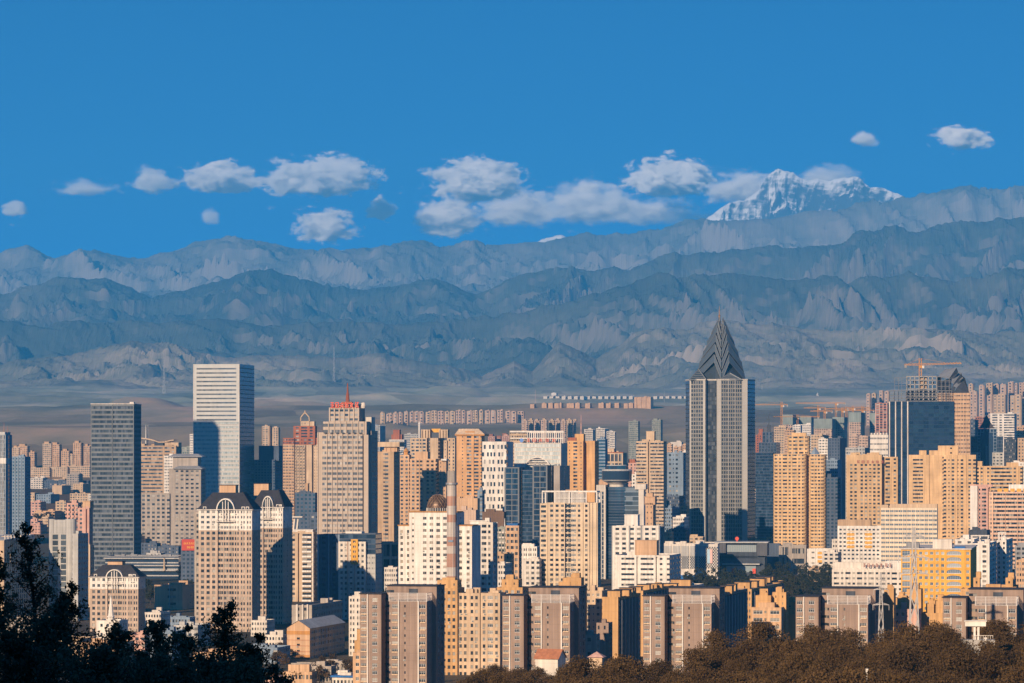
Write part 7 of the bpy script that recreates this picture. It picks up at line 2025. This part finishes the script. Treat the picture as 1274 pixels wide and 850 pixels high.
# dark near trees at the lower left, standing in the shade of the hill
def near_tree(px, ytop, D, wpx, label, seed, leaves=9000, lean=0.0):
    st = np.random.RandomState(seed)
    X_ = (px-PX)/F*D; zt = E-(ytop-PY)/F*D; g0 = gz(X_, D)-.3
    H = zt-g0; w = wpx/F*D
    e = empty('near_tree', (X_, D, g0), 0); tag(e, label, 'tree', 'dark near trees at the lower left')
    mb = MB(); tips = []
    zlow = E-(870-PY)/F*D-g0            # just under what the view shows
    mb.bar((0,0,-.4), (0,0,max(.2, zlow-.3)), .2, 0, .12)
    q = Vector((0, 0, max(.2, zlow-.3))); Hv = H-q.z; N = max(8, int(Hv/.17))
    for i in range(N):
        t = (i+1)/N
        q2 = Vector((lean*t*w*.4+.10*math.sin(t*5+seed), st.uniform(-.05, .05), q.z+Hv/N*.985))
        mb.bar(q, q2, .10*(1.05-t*.95)+.008, 0, .10*(1.05-t)+.008)
        for k in range(5 if i < N-1 else 3):
            a = st.rand()*6.28; L = w*.56*(1.03-t)**.8*st.uniform(.45, 1.2)+.07
            d = Vector((math.cos(a), math.sin(a), st.uniform(.25, .9)))
            p0 = q.lerp(q2, st.rand()); p1 = p0+d*L*.55; p2 = p1+Vector((d.x*.8, d.y*.8, d.z*1.3))*L*.45
            mb.bar(p0, p1, .026*(1.2-t), 0, .018*(1.2-t)); mb.bar(p1, p2, .018*(1.2-t), 0, .005)
            for tt in np.linspace(.12, 1, 9):
                tips.append((p0.lerp(p1, tt/.55) if tt < .55 else p1.lerp(p2, (tt-.55)/.45), L))
                if st.rand() < .45:
                    dd = Vector((st.normal(), st.normal(), abs(st.normal())*.5+.2)).normalized()*L*.30
                    pp = tips[-1][0]+dd; mb.bar(tips[-1][0], pp, .008, 0, .004); tips.append((pp, L*.6))
        q = q2
    mb.build('trunk', [BARK], e)
    c = np.array([tuple(t_[0]) for t_ in tips]); Ls = np.array([t_[1] for t_ in tips])
    idx = st.randint(0, len(c), leaves)
    pts = c[idx]+st.normal(size=(leaves, 3))*np.minimum(.07, Ls[idx]*.12+.015)[:, None]*np.array([1, 1, .9])
    link(bpy.data.objects.new('crown', leaves_mesh('crown', pts, .062, NEARLEAF, None, .5)), e)
NT = [(38,656,60,120,'tallest dark pointed tree at the lower left corner',9000),(4,690,56,90,'dark tree cut by the left edge beside the tallest pointed one',9000),(88,728,58,95,'dark bushy tree just right of the tallest pointed one',8000),
 (66,752,50,120,'broad dark tree in front of the pointed one',9500),(142,776,61,100,'dark tree below the spired hall',8000),(192,772,57,90,'dark tree below the plain tan block',8000),(20,790,44,140,'nearest dark leaf mass in the corner',9500),
 (236,782,63,80,'dark tree left of the twin tower foot',7500),(284,753,62,86,'dark pointed tree in front of the twin towers',9500),(318,792,58,70,'small dark tree right of the pointed one by the twin towers',7000),
 (120,808,47,120,'nearer broad dark tree under the spired hall',9500),(176,820,50,110,'nearer dark tree between the spired hall and twin towers',9000),(262,824,50,110,'nearer dark tree under the twin towers',9500),(348,826,60,40,'thin drooping dark sprig right of the dark trees',2600),(308,822,52,70,'low dark bush at the bottom edge below the twin towers',7000),(222,834,48,110,'lowest dark bush at the bottom edge',9000)]
for i, (px, yt, D, w, lab, nl) in enumerate(NT):
    near_tree(px, yt, D, w*1.1, lab, 100+i, int(nl*.55))

# ================================================================ small things by the wood
b = Block('monument', 'white monument with a flat cap on two posts among the brown trees', 'monument', 1205, 720, theta=5)
zt = b.z(772, 1); b.zg = b.zg
mb = MB()
for uu in (1.25, 2.05): mb.box(uu-.22, uu+.22, -.25, .25, -2, zt-1.0, 0)
mb.build('posts', [WH], b.root)
mb = MB(); mb.box(-.75, 3.6, -.8, .9, zt-1.2, zt-.2, 0); mb.box(-.95, 3.8, -1.0, 1.1, zt-.2, zt, 0); mb.build('cap', [WH], b.root)
mb = MB(); zp = E-(796-PY)/F*720-gz(*[(1205-PX)/F*720, 720]); mb.box(-1.5, 5.5, -.8, 3, -3, zp, 0)
for i in range(9): mb.box(1.0+i*.5, 1.06+i*.5, -.9, -.82, zp, zp+.9, 1)
mb.box(1, 5.1, -.9, -.82, zp+.9, zp+.98, 1)
mb.build('terrace', [CO, WH], b.root)
for x, yt_ in ((574, 846), (588, 842), (603, 840), (618, 834), (632, 829), (646, 827), (661, 832), (669, 836), (683, 835), (694, 836), (704, 830), (719, 829), (736, 831), (752, 822), (764, 818)):
    X_ = (x-PX)/F*930; zt_ = E-(yt_-PY)/F*930
    place_tree(K_WOOD, X_, 930+rnd.uniform(-15, 15), zt_-8.6, .88, 'round brown-leaved tree of the wood on the slope at the lower right', 'brown-leaved trees of the hillside wood')
for x, yt_ in ((1192, 793), (1209, 806), (1227, 803), (1180, 786)):
    X_ = (x-PX)/F*695; zt_ = E-(yt_-PY)/F*695
    place_tree(K_WOOD, X_, 695, zt_-9.6, .98, 'round brown-leaved tree of the wood on the slope at the lower right', 'brown-leaved trees of the hillside wood')
b = Block('rest_hut', 'small hut with red tiled gable roof behind the wood, second grey-brown block behind', 'hut', 666, 1010, theta=20)
b.root.location.z = E-(850-PY)/F*1010; b.zg = b.root.location.z
mb = MB(); u1 = b.u(694); zt = b.z(819, u1)
mb.box(0, u1, 0, 7, -3, zt, 0); mb.tri((u1,0,zt),(u1,7,zt),(u1,3.5,zt+2.4),0)
mb.build('wall', [OW], b.root)
mb = MB(); mb.quad((-.5,-.5,zt-.3),(u1+.4,-.5,zt-.3),(u1+.4,3.5,zt+2.5),(-.5,3.5,zt+2.5),0); mb.quad((u1+.4,7.5,zt-.3),(-.5,7.5,zt-.3),(-.5,3.5,zt+2.5),(u1+.4,3.5,zt+2.5),0)
mb.build('tiled_roof', [wall_mat('tile_red', (0.42,0.17,0.09))], b.root)
b = Block('pavilion', 'little square pavilion with pyramid roof at the edge of the wood', 'pavilion', 733, 1000, theta=12)
b.root.location.z = E-(850-PY)/F*1000; b.zg = b.root.location.z
u1 = b.u(749); zt = b.z(818, u1); mb = MB()
for i, (p, q) in enumerate((((-.6,-.6),(u1+.6,-.6)),((u1+.6,-.6),(u1+.6,4.4)),((u1+.6,4.4),(-.6,4.4)),((-.6,4.4),(-.6,-.6)))): mb.tri((*p,zt),(*q,zt),(u1/2,1.9,zt+1.6),0)
mb.build('pyramid_roof', [PK], b.root)
mb = MB(); mb.box(0,u1,0,3.8,-3,zt,0); mb.build('wall', [CR], b.root)
b = Block('park_wall', 'long low white wall between hut and pavilion', 'wall', 690, 1015, theta=8)
b.root.location.z = E-(850-PY)/F*1015; b.zg = b.root.location.z
mb = MB(); u1 = b.u(745); mb.box(0,u1,0,1,-3,b.z(827,u1),0); mb.build('wall', [OW], b.root)
b = Block('lamp_post', 'short white post in the wood at the bottom edge', 'post', 1078, 640, theta=0)
mb = MB(); mb.bar((0,0,-3),(0,0,b.z(834,0)), .35, 0); mb.box(-.3,.3,-.3,.3,b.z(834,0),b.z(834,0)+.3,0); mb.build('shaft', [WH], b.root)
b = Block('lamp_post', 'thin white post beside the monument among brown trees', 'post', 1226, 712, theta=0)
mb = MB(); mb.bar((0,0,-3),(0,0,b.z(795,0)), .3, 0); mb.box(-.3,.3,-.3,.3,b.z(795,0),b.z(795,0)+.3,0); mb.build('shaft', [WH], b.root)
b = Block('car_park', 'grey paved lookout with low rails right of the middle of the wood', 'lookout', 1040, 690, theta=4)
mb = MB(); mb.box(0, b.u(1064), 0, 8, -3, .8, 0)
for i in range(8): mb.box(i*.55, i*.55+.08, -.1, 0, .8, 1.7, 1)
mb.box(0, b.u(1064), -.1, 0, 1.7, 1.8, 1); mb.build('deck', [CO, OW], b.root)

# shaded roofs seen through and above the dark trees
for i, (x0, x1, yt, D, w_, lab) in enumerate([(186,214,786,1560,BG,'blue-shaded house with flat roof left of the twin tower foot'),(216,246,778,1700,LG,'grey-blue shaded house behind the dark trees by the twin towers'),
 (150,180,790,1600,PK,'pinkish brick house glimpsed through the dark trees'),(240,300,812,1480,PE,'sunlit peach terrace low behind the dark trees'),(100,148,800,1550,PE,'sunlit tan house glimpsed between dark trees at lower left'),
 (40,100,795,1600,CR,'cream house mostly hidden by the tallest dark tree'),(300,345,806,1560,BG,'bluish house right of the twin tower foot'),(0,50,770,1700,ST,'stone coloured house behind the corner trees')]):
    simple('low_house', lab, x0, x1, x1+6, yt, D, w_, F_='.w', zg=gz((x0-PX)/F*D, D)-1, clutter=3, depth=22)
